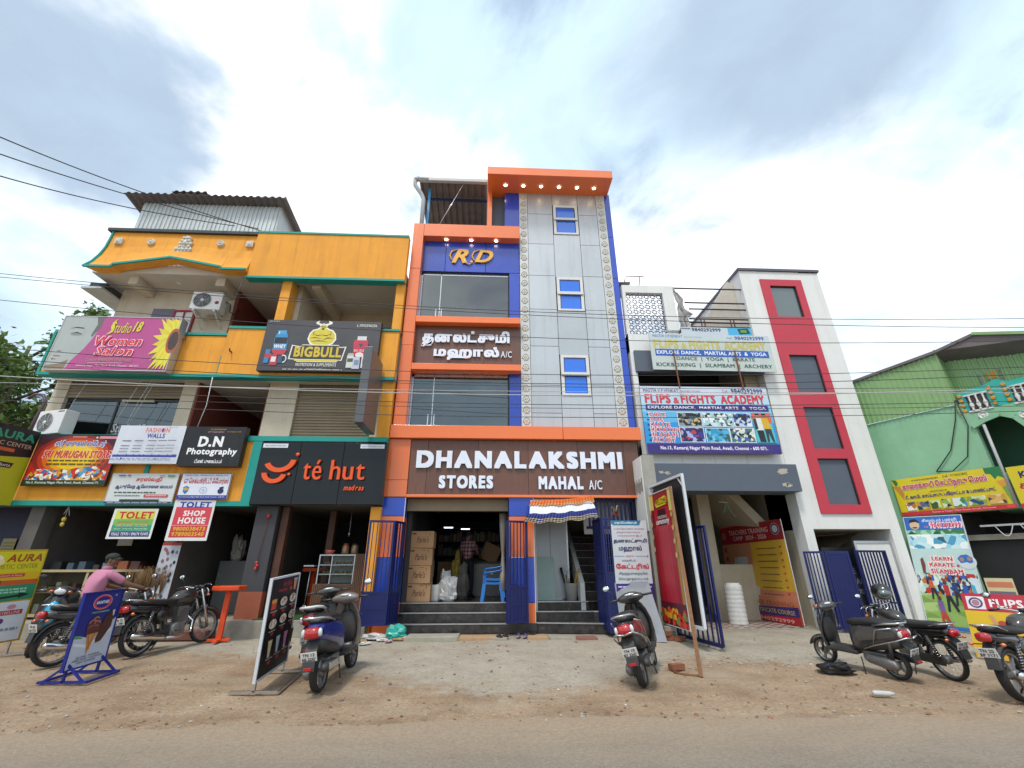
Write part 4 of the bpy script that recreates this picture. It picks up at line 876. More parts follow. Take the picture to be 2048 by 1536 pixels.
# ================================================================ green building (right)
GR0 = Vector((10.45, 11.3, .14)); GB = thing('green_building', 'light green building with ribbed metal cladding at the right edge', 'building', GR0, R(-63))
def GX(name, mat, *boxes, bevel=0.0):
    for q in boxes: b = MB(); b.box(*q); o = b.build(name, GB, mat, bevel)
    return o
ZB = -.14
GX('wall', m_green, (-1.2, 2.05, 0, .2, 2.62+ZB, 5.1+ZB), (2.05, 4.2, .02, .2, 2.62+ZB, 3.4+ZB), (-1.2, 1.16, 0, .2, 0, 2.62+ZB), (2.92, 4.2, .0, .2, 3.4+ZB, 4.86+ZB))
def garch():
    pts = [(2.05, 4.86+ZB), (2.05, 3.4+ZB), (2.12, 3.4+ZB), (2.12, 4.5+ZB), (2.3, 4.6+ZB), (2.6, 4.68+ZB), (2.8, 4.55+ZB), (2.92, 4.3+ZB), (2.92, 4.86+ZB)]
    b = MB(); b.prism(pts, 0.0, .2, m_green); b.build('arch_wall', GB)
    b = MB()
    e = [(2.08, 4.5), (2.3, 4.6), (2.6, 4.68), (2.8, 4.55), (2.93, 4.3)]
    for p, q in zip(e, e[1:]): b.bar((p[0], -.03, p[1]+ZB), (q[0], -.03, q[1]+ZB), .1, .05, m_green, (0, 1, 0))
    b.build('arch_moulding', GB)
garch()
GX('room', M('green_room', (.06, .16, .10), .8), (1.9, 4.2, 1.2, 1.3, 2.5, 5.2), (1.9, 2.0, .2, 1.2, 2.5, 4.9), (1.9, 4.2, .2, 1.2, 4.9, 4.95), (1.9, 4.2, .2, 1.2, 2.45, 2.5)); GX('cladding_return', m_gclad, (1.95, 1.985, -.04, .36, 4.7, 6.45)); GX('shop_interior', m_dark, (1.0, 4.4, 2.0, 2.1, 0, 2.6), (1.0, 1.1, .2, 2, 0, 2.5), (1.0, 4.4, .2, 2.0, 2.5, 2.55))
GX('shop_shutter', M('black_mesh', (.02, .02, .022), .8), (1.16, 4.2, .25, .28, 0, 1.9)); GX('shop_rail', m_conc, (1.16, 4.2, .18, .26, 1.86, 1.98)); GX('tube_rail', m_wplast, (1.5, 3.6, .1, .14, 2.14, 2.18))
b = MB(); corr(b, 0.0-.3, 1.98, -.03, 5.10+ZB, 6.5+ZB, m_gclad, .115, .025, lambda x: 6.36+.13*(x/1.98)+ZB); b.build('metal_cladding', GB)
b = MB(); corr(b, 1.98, 4.2, .35, 4.8+ZB, 6.5+ZB, m_gclad, .115, .025, lambda x: 6.40-.47*max(0, x-2.6)+ZB); b.build('metal_cladding', GB)
b = MB(); b.add([(-.45, -.05, 6.37+ZB), (2.0, -.08, 6.53+ZB), (2.75, -.10, 6.66+ZB), (4.3, -.14, 5.95+ZB), (4.3, 1.8, 5.9+ZB), (-.45, 1.8, 6.3+ZB)], [(0, 1, 2, 3, 4, 5)], m_tin_d); b.add([(-.45, -.05, 6.33+ZB), (2.0, -.08, 6.48+ZB), (2.75, -.10, 6.6+ZB), (4.3, -.14, 5.90+ZB), (4.3, 1.8, 5.85+ZB), (-.45, 1.8, 6.26+ZB)], [(5, 4, 3, 2, 1, 0)], m_tin_d); b.bar((-.45, -.06, 6.36+ZB), (2.0, -.09, 6.51+ZB), .05, .07, m_tin_d); b.bar((2.0, -.09, 6.51+ZB), (2.75, -.11, 6.64+ZB), .05, .07, m_tin_d); b.build('roof', GB)
b = MB(); b.bar((2.75, -.13, 6.66+ZB), (4.3, -.16, 5.96+ZB), .06, .07, m_gclad); b.build('roof_edge', GB)
m_tb = M('turquoise_paint', (.03, .42, .36), .6)
b = MB(); b.prism([(2.02, 4.84+ZB), (2.62, 4.88+ZB), (2.9, 4.84+ZB), (2.9, 5.40+ZB), (2.75, 5.5+ZB), (2.55, 5.42+ZB), (2.02, 5.36+ZB)], .02, .18, m_tb); b.prism([(2.9, 4.78+ZB), (4.2, 4.8+ZB), (4.2, 5.4+ZB), (2.9, 5.38+ZB)], .022, .18, m_tb); b.build('balustrade_wall', GB)
def balus(x0, x1, z0, z1):
    GX('balustrade_backing', M('dark_gap', (.05, .05, .05), .8), (x0, x1, .005, .018, z0, z1)); 
    GX('balustrade_rail', m_wplast, (x0-.03, x1+.03, -.02, .0185, z1, z1+.03), (x0-.03, x1+.03, -.02, .0185, z0-.04, z0))
    n = max(3, int((x1-x0)/.11))
    for k in range(n):
        x = x0+(k+.5)*(x1-x0)/n; b = MB(); b.lathe([(.028, z0), (.02, z0+.04), (.045, z0+(z1-z0)*.35), (.016, z0+(z1-z0)*.6), (.02, z1-.04), (.03, z1)], (x, -.015, 0), 'Z', 8, m_wplast); b.build('baluster', GB)
balus(2.16, 2.52, 4.88+ZB, 5.24+ZB); balus(2.92, 3.6, 4.86+ZB, 5.22+ZB)
fo = None
for x in (2.06, 2.60, 2.84):
    for k in range(4):
        if fo is None:
            b = MB(); mo = M('orange_flower_paint', (.72, .30, .02), .6)
            for a in range(5): b.ell((.022*math.cos(a*1.257), 0, .022*math.sin(a*1.257)), (.025, .012, .025), mo, 6, 4)
            fo = b.build('flower_ornament', GB); fo.location = (x, .0, 4.90+.125*k+ZB)
        else: share(fo, (x, .0, 4.90+.125*k+ZB+(.05 if x > 2.1 else 0)))
for x, z in ((2.33, 4.72), (2.95, 4.56)):
    b = MB(); b.lathe([(0, -.03), (.02, -.035), (.03, -.02), (.06, -.02), (.065, -.035), (.085, -.03), (.09, 0)], (x, 0, z+ZB), 'Y', 14, m_wplast); b.build('round_medallion', GB)
TK = thing('water_tank', 'white and orange box tank on the green building balcony', 'tank', GB.matrix_world @ Vector((2.65, .5, 4.95)), R(-63))
b = MB(); b.box(-.26, .26, -.15, .15, .0, .72, m_wplast); b.build('tank_body', TK, bevel=.02); b = MB(); b.box(-.06, .14, -.156, -.15, .52, .7, M('orange_band', (.7, .25, .02), .5)); b.build('band', TK)
b = MB(); b.tube([(2.28, -.05, 4.5+ZB), (2.26, -.06, 2.5)], .03, 8, m_pvc); b.build('down_pipe', GB)
b = MB(); b.tube([(1.98, -.06, 5.2+ZB), (1.85, -.05, 4.6), (1.55, -.04, 3.9), (1.15, -.04, 3.46)], .012, 6, m_blackp); b.build('wall_cable', GB); b = MB(); b.tube([(2.0, -.06, 5.2+ZB), (2.02, -.05, 4.4), (1.8, -.05, 3.7), (1.45, -.05, 3.42), (1.15, -.05, 3.46)], .012, 6, m_blackp); b.build('wall_cable', GB)
b = MB(); 
for a in (1.75, 2.15): b.tube([(a+.28*i/8, .09, 2.14-.22*math.sin(math.pi*i/8)) for i in range(9)], .01, 5, m_wplast)
b.build('hanging_cable', GB)
# ================================================================ signs
def q5(x): return x
def SGN(name, label, x0, x1, z0, z1, Y, ops, face, Yref=10.5, **k):       # sizes measured on the plane Yref, set at depth Y
    s = Y/Yref; return sign(name, label, k.pop('cat', 'sign'), x0*s, x1*s, 1.5+(z0-1.5)*s, 1.5+(z1-1.5)*s, Y, ops, face, **k)
def fine(x0, y0, x1, y1, c, rows=1, seed=1, gap=.35):        # print too small to read: runs of word-long dashes
    r = random.Random(seed); o = []; h = (y1-y0)/rows
    for i in range(rows):
        x = x0
        while x < x1:
            w = (x1-x0)*r.uniform(.05, .14); o.append(('r', x, y0+i*h+h*gap*.5, min(x+w, x1), y0+(i+1)*h-h*gap*.5, c)); x += w+(x1-x0)*.02
    return o
m_alu = M('aluminium_edge', (.55, .55, .54), .4, .06, metal=.5)
# --- salon box sign
fl = []
for k in range(16):
    a = R(90+k*180/15); c, s = math.cos(a), math.sin(a); p = (-s, c); L = 1.0+.12*(k % 2)
    cx, cy, rx, ry = .985, .44, .105, .50
    t = lambda u, v: (min(1.0, cx+rx*(c*u+p[0]*v)), min(1, max(0, cy-ry*(s*u+p[1]*v))))
    fl.append(('p', [t(.3, -.16), t(.75, -.17), t(1.55*L, 0), t(.75, .17), t(.3, .16)], '#e6da4a' if k % 2 else '#d9cd3c'))
SGN('salon_sign', 'purple lightbox sign of a women salon with face and sunflower', -11.31, -8.35, 6.08, 7.61, 10.25, [
    ('p', [(0, 0), (.33, 0), (.325, .2), (.30, .42), (.26, .62), (.19, .85), (.17, 1), (0, 1)], '#aeb6b2'), ('p', [(.27, 0), (.335, 0), (.33, .2), (.29, .4), (.275, .36), (.295, .15)], '#6d6a66'),
    ('p', [(.07, .24), (.13, .2), (.19, .215), (.2, .24), (.13, .225)], '#4a4340'), ('e', .15, .345, .05, .028, '#8d8f90'), ('p', [(.09, .33), (.15, .30), (.205, .345), (.15, .325)], '#3a3434'), ('r', .05, .66, .085, .675, '#5c4038'), ('p', [(.03, .74), (.08, .745), (.1, .765), (.04, .765)], '#b0657a'), ('p', [(.03, .8), (.075, .815), (.03, .825)], '#8a5a52'),
    ('p', [(0, .93), (.1, .9), (.17, .82), (.16, 1), (0, 1)], '#8f7b66')] + fl + [('e', .985, .44, .05, .24, '#b05a3c'), ('e', .99, .44, .04, .18, '#4a3a36'),
    ('t', 'Studio', .43, .10, .60, .31, '#d8d33c', .0, .15), ('p', [(.425, .11), (.455, .03), (.445, .13), (.458, .22), (.435, .32), (.40, .35), (.435, .27), (.42, .19)], '#d8d33c'), ('t', '18', .615, .08, .69, .28, '#d8d33c', .03, .3),
    ('o', 'Women', .335, .38, .73, .55, '#d5343c', '#f3c9d8', .03, .2), ('o', 'Salon', .37, .57, .68, .73, '#d5343c', '#f3c9d8', .03, .2),
    ('t', 'Contact: 9840042093 / 9342996803', .32, .79, .70, .85, '#b09a7a'), ('r', .34, .87, .63, .877, '#e6b9d0'), ('t', 'Kamaraj Nagar Main Road, Avadi, Chennai - 600 071.', .26, .905, .78, .955, '#efd8e4')],
    '#b9508c', th=.22, edge=m_alu, frame=(.02, m_alu))
# --- supplement sign
GY = '#d8c742'; DK = '#2b2a26'
bull = [('p', [(.385, .26), (.41, .19), (.445, .17), (.47, .13), (.46, .09), (.43, .07), (.425, .03), (.455, .0), (.45, .05), (.48, .07), (.495, .055), (.51, .07), (.54, .05), (.535, 0), (.57, .03), (.565, .07), (.535, .09), (.525, .13), (.55, .17), (.585, .19), (.615, .27), (.625, .38), (.60, .47), (.56, .51), (.44, .51), (.40, .47), (.375, .38)], '#f2efe2'),
        ('p', [(.395, .27), (.415, .21), (.45, .19), (.475, .15), (.472, .09), (.495, .075), (.52, .09), (.52, .15), (.545, .19), (.58, .21), (.605, .28), (.612, .37), (.59, .45), (.555, .49), (.445, .49), (.41, .45), (.388, .37)], GY),
        ('e', .495, .17, .012, .02, DK), ('r', .48, .115, .488, .125, DK), ('r', .503, .115, .511, .125, DK)]
for a in ([(.42, .26), (.45, .30), (.49, .29), (.495, .24), (.49, .3), (.45, .315)], [(.57, .26), (.54, .30), (.50, .29), (.495, .24), (.5, .3), (.54, .315)], [(.39, .36), (.44, .34), (.5, .37), (.44, .355)], [(.6, .36), (.55, .34), (.5, .4), (.55, .36)], [(.41, .43), (.47, .40), (.56, .43), (.47, .415)], [(.43, .2), (.415, .26), (.425, .33), (.42, .26)], [(.56, .2), (.575, .26), (.565, .33), (.57, .26)]): bull.append(('p', a, DK))
SGN('supplement_sign', 'charcoal box sign with a yellow muscular bull emblem and supplement tubs', -6.1, -3.07, 6.14, 7.64, 10.30, bull + [
    ('p', [(.255, .50), (.335, .53), (.345, .49), (.655, .49), (.665, .53), (.725, .52), (.70, .80), (.66, .79), (.66, .83), (.32, .83), (.32, .79), (.245, .78)], '#e9e6da'), ('p', [(.265, .52), (.335, .545), (.345, .505), (.655, .505), (.665, .545), (.712, .54), (.692, .78), (.65, .775), (.33, .775), (.257, .765)], '#3a3936'),
    ('t', 'BIGBULL', .285, .53, .69, .735, '#d6b93a', .045), ('r', .30, .785, .67, .815, GY), ('t', 'NUTRITION & SUPPLEMENTS', .32, .85, .66, .91, '#e9e6da', .02), ('t', 'Your Own Fitness', .42, .945, .58, .985, '#d9d6c8', 0, .2), ('t', 'L:7092596236', .79, .06, .965, .115, '#e9e6da', .01), ('t', 'JAI BABA', .02, .02, .11, .06, '#bdb9b0'),
    # tubs left
    ('p', [(.105, .28), (.20, .28), (.205, .34), (.215, .40), (.215, .66), (.10, .66), (.095, .4), (.10, .34)], '#3b8fc4'), ('r', .115, .22, .19, .29, '#4aa3d6'), ('r', .12, .24, .13, .29, '#cfe3ee'), ('r', .1, .36, .21, .48, '#222a38'), ('t', 'WHEY', .105, .50, .205, .575, '#ffffff', .03), ('p', [(.09, .60), (.225, .60), (.2, .70), (.12, .70)], '#c9404a'),
    ('r', .045, .60, .085, .86, '#4a7fb4'), ('r', .045, .68, .1, .76, '#b9424c'), ('p', [(.09, .70), (.15, .70), (.16, .9), (.10, .9)], '#b9424c'), ('r', .105, .74, .145, .84, '#e6dfe0'), ('r', .16, .72, .20, .86, '#3f5f7a'), ('a', .205, .78, .03, .08, .3, -90, 120, '#d7dde0'),
    # tubs right
    ('p', [(.79, .38), (.90, .38), (.91, .43), (.905, .70), (.79, .70), (.782, .43)], '#c8354a'), ('r', .81, .31, .89, .39, '#d9dadb'), ('p', [(.825, .46), (.87, .46), (.848, .54)], '#3c4a6a'), ('t', 'BIG BULL', .795, .57, .90, .62, '#f2c9c9', .02), ('e', .845, .68, .035, .05, '#e9e1dd'),
    ('r', .745, .69, .80, .93, '#d8dad2'), ('r', .75, .65, .795, .70, '#b8bab2'), ('r', .75, .75, .80, .82, '#4c5a36'), ('p', [(.80, .72), (.855, .72), (.86, .95), (.795, .95)], '#c9ccd6'), ('r', .81, .78, .85, .88, '#7f93b4'), ('r', .87, .70, .93, .93, '#e3e0de'), ('r', .88, .76, .925, .85, '#c04a55')] + fine(.22, .965, .72, .99, '#b9b6ae', 1, 4),
    '#46464a', th=.14, edge=m_blackp)
# --- blank blade sign under it
BSN = thing('blade_sign', 'blank dark grey projecting box sign under the bull sign', 'sign', (-2.97, 9.4, 4.6)); BX(BSN, 'box', M('grey_vinyl', (.11, .115, .125), .35, .1), (-3.06, -2.86, 9.35, 10.38, 4.42, 6.30), bevel=.01); BX(BSN, 'bracket', m_blackp, (-2.98, -2.94, 10.38, 10.5, 6.1, 6.14), (-2.98, -2.94, 10.38, 10.5, 4.9, 4.94))
# --- cafe sign: three glossy black panels and raised orange letters
CS = thing('cafe_sign', 'glossy black cafe sign with raised orange lettering and cup emblem', 'sign', (-4.04, 10.44, 2.8)); m_blk = M('gloss_black_cladding', (.008, .009, .011), .16, .3, 1.5, coat=.1, spec=.35); m_ol = M('orange_acrylic_letter', (.85, .10, .01), .35, .05)
for a, c in ((-5.53, -4.60), (-4.59, -3.57), (-3.56, -2.55)): BX(CS, 'panel', m_blk, (a*.995, c*.995, 10.44, 10.49, 2.79, 4.24), bevel=.004)
letters('té', -4.40, -3.98, 3.34, 3.80, 10.43, m_ol, CS, .01, 0, .06); letters('hut', -3.78, -2.98, 3.34, 3.80, 10.43, m_ol, CS, .01, 0, .06); letters('madras', -3.42, -2.96, 3.10, 3.22, 10.43, m_ol, CS, .03, .25, .04)
def arc(b, cx, cz, r0, r1, a0, a1, y0, y1, mat, n=20):
    V = []
    for i in range(n+1):
        t = R(a0+(a1-a0)*i/n)
        for r in (r0, r1):
            for y in (y0, y1): V.append((cx+r*math.cos(t), y, cz+r*math.sin(t)*.85))
    F = []
    for i in range(n): a = 4*i; F += [(a, a+2, a+6, a+4), (a+1, a+5, a+7, a+3), (a, a+4, a+5, a+1), (a+2, a+3, a+7, a+6)]
    F += [(0, 1, 3, 2), (4*n, 4*n+2, 4*n+3, 4*n+1)]; b.add(V, F, mat)
b = MB(CS); arc(b, -4.97, 3.82, .25, .37, 205, 355, 10.37, 10.43, m_ol); b.ell((-4.60, 10.40, 3.93), (.05, .03, .045), m_ol, 10, 6); b.build('cup_emblem', CS)
b = MB(CS); arc(b, -5.05, 3.49, .17, .28, 180, 350, 10.37, 10.43, m_ol); b.ell((-4.72, 10.40, 3.46), (.04, .03, .035), m_ol, 10, 6); b.build('cup_emblem', CS)
b = MB(CS); b.box(-5.46, -4.88, 10.432, 10.438, 4.10, 4.2, P('#dfe2ea')); b.box(-3.17, -2.6, 10.432, 10.438, 4.10, 4.2, P('#dfe2ea')); put_text(b, 'SREE RAGHAVENDRA', -5.42, -4.92, 4.13, 4.17, 10.430, P('#6d72a0')); put_text(b, 'Next: Therthul\'s Kadai', -3.13, -2.64, 4.13, 4.17, 10.430, P('#6d72a0')); b.build('paper_strip', CS)
# --- small signs on the lower fascia
SGN('photography_sign', 'black box sign lettered D.N Photography in white', -7.37, -5.98, 3.66, 4.62, 10.28, [('t', 'D.N', .25, .25, .66, .52, '#f4f4f4', .05), ('t', 'Photography', .10, .55, .93, .76, '#f4f4f4', .035), ('r', .22, .79, .78, .955, '#1c1d20'), ('t', 'டி.என். புைகப்படம்', .27, .825, .72, .925, '#e9e9e9', .03), ('t', 'MR. NAVANEETHAN', .40, .055, .66, .085, '#c9973a', .01), ('t', 'photographer', .37, .12, .64, .155, '#d9a8ae', .02), ('t', '9176661138', .69, .115, .92, .145, '#b9862e', .01)], '#17181b', th=.16, edge=m_blackp)
SGN('interior_sign', 'white box sign with red and blue heading and columns of small print', -8.93, -7.40, 3.71, 4.63, 10.28, [('t', 'FASHION', .40, .055, .76, .185, '#e07a72', .03), ('e', .655, .12, .016, .045, '#3c4aa0'), ('t', 'WALLS', .44, .21, .71, .335, '#3c4aa0', .03), ('r', .02, .76, .97, .83, '#3c4aa0')] + sum([fine(a, .395, a+.13, .43, '#4a4a55', 1, i) + fine(a, .50, a+.13, .74, '#6b6b74', 3, i+9, .75) for i, a in enumerate((.1, .29, .50, .66, .81))], []) + fine(.05, .88, .94, .95, '#7d86a8', 2, 4, .5) + [('e', .22, .90, .014, .03, '#3c5aa0'), ('e', .72, .91, .014, .03, '#3f9a62'), ('t', '+91 9884012345', .73, .06, .92, .085, '#55555e')] + fine(.03, .78, .95, .81, '#b9bfe0', 1, 6), '#d5dae4', th=.16, edge=m_alu)
grad = [('e', .5, .45, .5*(1-i*.12), .46*(1-i*.12), c) for i, c in enumerate(('#8a2018', '#b8381a', '#d86a18', '#e8a41c', '#f0c824'))]
goods = photo('grocery_packets', ['#d6d2c4', '#c8302a', '#e0a828', '#3a72b0', '#f0ead8', '#7c3a22', '#d8402c', '#f4f0e4', '#58a0c8', '#c8901c'], 16)
SGN('grocery_sign', 'red and yellow grocery store sign with a row of packets', -10.66, -8.85, 3.20, 4.38, 10.38, [('r', 0, .0, 1, .2, '#3a1420'), ('r', 0, .55, 1, .9, '#b5201a')] + grad + [('p', [(.03, .84), (.06, .72), (.18, .68), (.3, .72), (.42, .69), (.5, .71), (.58, .66), (.72, .64), (.82, .63), (.9, .70), (.97, .72), (.97, .90), (.03, .90)], goods), ('r', 0, .905, 1, 1, '#1f3a1e'), ('t', 'No.5, Kamaraj Nagar Main Road, Avadi, Chennai-71.', .05, .925, .93, .98, '#e6ecd8', .02),
    ('o', 'ஸ்ரீ முருகன் ஸ்ேடார்', .22, .115, .84, .25, '#2a4a9a', '#dfe6f0', .035, .15), ('o', 'SRI MURUGAN STORE', .12, .32, .95, .47, '#c8242a', '#f0b8a0', .035, .2), ('r', .4, .025, .58, .055, '#d07a6a'), ('r', .74, .02, .97, .075, '#d88a96'), ('e', .71, .05, .012, .02, '#d8e0c0')] + fine(.2, .50, .9, .54, '#5a4a1c', 1, 3) + fine(.2, .57, .88, .61, '#5a4a1c', 1, 5), '#5a1a1c', th=.05, frame=(.012, m_blackp))
SGN('clinic_sign', 'white clinic sign with red and blue Tamil heading', -8.72, -7.25, 2.80, 3.475, 10.42, [('t', 'சரஸ்வதி', .37, .11, .76, .31, '#c02a34', .04), ('t', 'ஆயுர்ேவத ஆேலாசைன ைமயம்', .09, .36, .95, .54, '#26356e', .04)] + fine(.1, .60, .72, .67, '#3a5a4a', 1, 3) + fine(.12, .71, .50, .76, '#7a7a80', 1, 4) + [('r', .56, .70, .92, .785, '#c9404a')] + fine(.59, .725, .9, .76, '#f3d6d6', 1, 8) + [('r', .22, .86, .81, .925, '#1f3a2c'), ('r', 0, .935, 1, 1, '#26305c')] + fine(.05, .95, .95, .985, '#aab0cc', 1, 5) + [('r', .1, .05, .2, .09, '#4a6ab0'), ('p', [(.22, .09), (.255, .03), (.29, .09)], '#b5505a'), ('r', .84, .05, .95, .1, '#5a8a5a'), ('r', .72, .06, .80, .09, '#8a8a90')], '#d3d7d6', th=.02, frame=(.008, m_alu))
SGN('security_sign', 'white security firm sign with blue border and red Tamil heading', -7.18, -6.06, 2.91, 3.50, 10.42, [('r', 0, 0, 1, .03, '#4a3a80'), ('r', 0, 0, .012, 1, '#4a3a80'), ('r', .988, 0, 1, 1, '#4a3a80'), ('t', 'G7 ெசக்யூரிட்டி ஃேபார்ஸ்', .07, .19, .96, .46, '#b8343e', .03), ('r', 0, .86, 1, 1, '#2a3f96'), ('t', 'No.2, Kamaraj Nagar Main Road, Avadi, Chennai - 600 071', .05, .90, .95, .96, '#e0e4f4', .01), ('t', '9962012963  9962013719  9962013737', .06, .06, .94, .115, '#4a62a8', .01), ('p', [(.09, .56), (.15, .5), (.21, .56), (.20, .72), (.15, .82), (.10, .72)], '#2f74b4'), ('p', [(.09, .62), (.15, .55), (.21, .62), (.19, .68), (.11, .68)], '#c8a040'), ('a', .5, .67, .075, .13, .15, 0, 360, '#9ab4d0'), ('e', .5, .67, .03, .05, '#b4c8dc'), ('e', .85, .70, .06, .1, '#25285c'), ('p', [(.81, .56), (.89, .52), (.9, .6), (.82, .62)], '#25285c')], '#dfe3ee', th=.02)
SGN('rental_banner', 'green and yellow cloth to-let banner hanging under the fascia', -8.43, -7.48, 2.05, 2.69, 10.46, [('r', .06, .06, .95, .35, '#d5d65a'), ('r', .06, .35, .95, .55, '#6fb85a'), ('r', .06, .55, .95, .74, '#2f9a7a'), ('r', .06, .75, .95, .93, '#26306e'), ('t', 'TOLET', .14, .10, .92, .34, '#c8242e', .04), ('t', 'அைற / HOUSE', .14, .40, .86, .50, '#c86a4a', .02), ('t', 'GROUND FLOOR', .14, .52, .86, .60, '#e0b8a0', .02), ('t', 'for rent family', .12, .64, .88, .71, '#c8d8b0', .02), ('t', '95662 75970 / 89674 93495', .10, .79, .93, .89, '#e9e9f2', .02)], '#e4e6de', th=.006, cat='banner')
SGN('shop_banner', 'red cloth to-let banner for shop and house', -7.17, -6.27, 2.01, 2.88, 10.45, [('r', .07, .02, .95, .17, '#d9dbe8'), ('r', .07, .17, .95, .62, '#d2404e'), ('r', .07, .63, .95, .92, '#c8343e'), ('t', 'TOLET', .14, .04, .90, .19, '#2a3f9a', .05), ('t', 'SHOP', .28, .26, .80, .40, '#f4e6e2', .045), ('t', 'HOUSE', .20, .43, .86, .59, '#f4e6e2', .045), ('t', '9800038473', .13, .66, .90, .76, '#e2b02c', .03), ('t', '9789003540', .13, .79, .90, .89, '#e2b02c', .03)], '#e2e2e0', th=.006, cat='banner')
# --- cosmetics blade board and standee at the far left
sign('cosmetics_board', 'dark and yellow cosmetics shop board standing out at the left edge', 'sign', -11.0, -9.3, 2.74, 4.42, 8.78, [('r', 0, 0, 1, .28, '#231a1c'), ('p', [(0, .28), (1, .28), (1, .36), (.6, .42), (.2, .40), (0, .36)], '#231a1c'), ('t', 'AURA', .50, .06, .97, .17, '#2f9a78', .03), ('t', 'COSMETIC CENTER', .30, .205, .97, .26, '#c9a48a', .01), ('r', .40, .29, .80, .335, '#c85a2a'), ('p', [(0, .47), (.85, .47), (.83, .54), (0, .54)], '#2a2522'), ('t', 'Hair & Skin Care Products', .2, .485, .82, .525, '#e6e0d0'), ('r', 0, .56, .60, .63, '#b8302a'), ('r', 0, .66, .72, .92, '#d9d5d8'), ('r', 0, .76, .72, .785, '#6a2a48'), ('e', .45, .71, .06, .03, '#c86a90')] + fine(.1, .8, .7, .9, '#8a8a96', 2, 4), '#b9b41e', th=.05, rz=R(78), edge=m_alu)
AS = sign('cosmetics_standee', 'yellow and green cosmetics shop standee at the lower left', 'standee', -8.50, -7.46, .26, 1.74, 8.12, [('r', .04, .02, .98, .30, '#d8cc1c'), ('r', .04, .25, .98, .36, '#e0b41c'), ('e', .36, .10, .075, .045, '#f0e6c0'), ('e', .30, .13, .04, .03, '#e8d8a0'), ('e', .42, .13, .04, .03, '#e8d8a0'), ('t', 'AURA', .48, .05, .95, .135, '#a8481c', .03, .2), ('t', 'COSMETIC CENTER', .24, .16, .92, .21, '#9a7a1c', 0), ('r', .36, .265, .78, .30, '#c8342a'), ('t', 'Wholesale & Retail', .40, .273, .75, .292, '#f4d8c8'), ('r', 0, .335, .50, .40, '#262a58'), ('r', .50, .335, .98, .385, '#c85a2a'), ('p', [(.04, .40), (.98, .385), (.98, .55), (.04, .57)], '#2f8a62'), ('p', [(.45, .515), (.78, .495), (.78, .475), (.93, .50), (.79, .535), (.78, .52), (.45, .54)], '#12241c')] + fine(.24, .42, .86, .48, '#9ad0b0', 2, 3) + [('r', .04, .57, .96, .98, '#d5d8de'), ('t', 'LOREAL', .05, .60, .40, .635, '#3a3a44', .0), ('r', .52, .66, .90, .71, '#a8242e'), ('t', 'MAYBELLINE', .55, .67, .87, .70, '#f0d0d0'), ('e', .74, .625, .06, .025, '#c88a9a'), ('r', .36, .74, .48, .80, '#4a4a54'), ('e', .64, .77, .05, .03, '#6a3a7a'), ('r', .44, .90, .70, .935, '#3a3a44')] + fine(.1, .84, .9, .88, '#8a8e9a', 1, 7), '#c9a31c', th=.02, rz=R(72), ry=R(-3), edge=M('yellow_frame', (.6, .38, .03), .5))
b = MB(AS)
for u in (.12, .92):
    p = AS.matrix_world @ Vector((u, 0, 0)); q = AS.matrix_world @ Vector((u, .02, .02)); b.bar(p, (p.x, p.y, gz(p.y)+.02), .03, .03, m_steel); b.bar((p.x-.28, p.y, gz(p.y)+.025), (p.x+.28, p.y+.05, gz(p.y)+.025), .03, .03, m_steel)
b.build('stand', AS)
# --- ice cream standee
IC = sign('ice_cream_standee', 'blue ice cream standee with cone and choco bar picture on a steel stand', 'standee', -5.70, -5.04, .20, 1.13, 7.14, [('p', [(0, .56), (.15, .58), (.35, .62), (.62, .56), (1, .40), (1, 1), (0, 1)], '#c2cdde'), ('p', [(0, .56), (.15, .585), (.25, .61), (.2, .62), (0, .60)], '#5a9a5a'), ('p', [(.05, .66), (.4, .72), (.95, .54), (.95, .58), (.4, .76), (.05, .70)], '#dfe7f0'),
    ('a', .50, .14, .235, .10, .2, 0, 360, '#d8404c'), ('a', .50, .14, .25, .105, .05, 0, 360, '#e6b4bc'), ('t', 'ARUNTHEES', .33, .12, .67, .165, '#e9ecf6', .04), ('r', .26, .265, .76, .295, '#2f6a5a'), ('t', 'Taste the happiness', .30, .27, .72, .29, '#d0e0d0'), ('r', .80, .05, .85, .075, '#9ab0d8'),
    ('p', [(.30, .56), (.58, .56), (.42, .86)], '#c98f55'), ('p', [(.33, .58), (.36, .58), (.47, .78), (.45, .80)], '#a86c38'), ('p', [(.50, .57), (.53, .57), (.41, .80), (.40, .77)], '#a86c38'), ('p', [(.25, .45), (.32, .36), (.42, .33), (.56, .37), (.62, .46), (.60, .57), (.28, .58)], '#5a3030'), ('a', .38, .42, .10, .045, .45, 10, 190, '#a8706a'), ('a', .50, .44, .09, .045, .45, 0, 180, '#a8706a'), ('a', .43, .50, .15, .05, .4, 20, 170, '#8a544e'), ('a', .45, .37, .07, .03, .5, 0, 180, '#b98078'),
    ('p', [(.66, .38), (.83, .28), (.90, .31), (.90, .52), (.72, .70), (.58, .72), (.56, .66)], '#4a2a24'), ('p', [(.84, .285), (.90, .28), (.90, .36), (.87, .37)], '#d9d0c8'),
    ('t', 'BIG CONE : 3 FLAVOURS', .20, .86, .78, .885, '#26305c', .02), ('t', 'FAMILY PACK : 12 FLAVOURS', .12, .895, .86, .92, '#26305c', .02), ('t', 'KULFI : 4 FLAVOURS', .25, .93, .70, .955, '#26305c', .02)], '#1d2a86', th=.025, rz=R(90), ry=R(-2.5), frame=(.02, M('royal_blue_frame', (.01, .02, .22), .4)))
b = MB(IC); mf = _MC['royal_blue_frame']
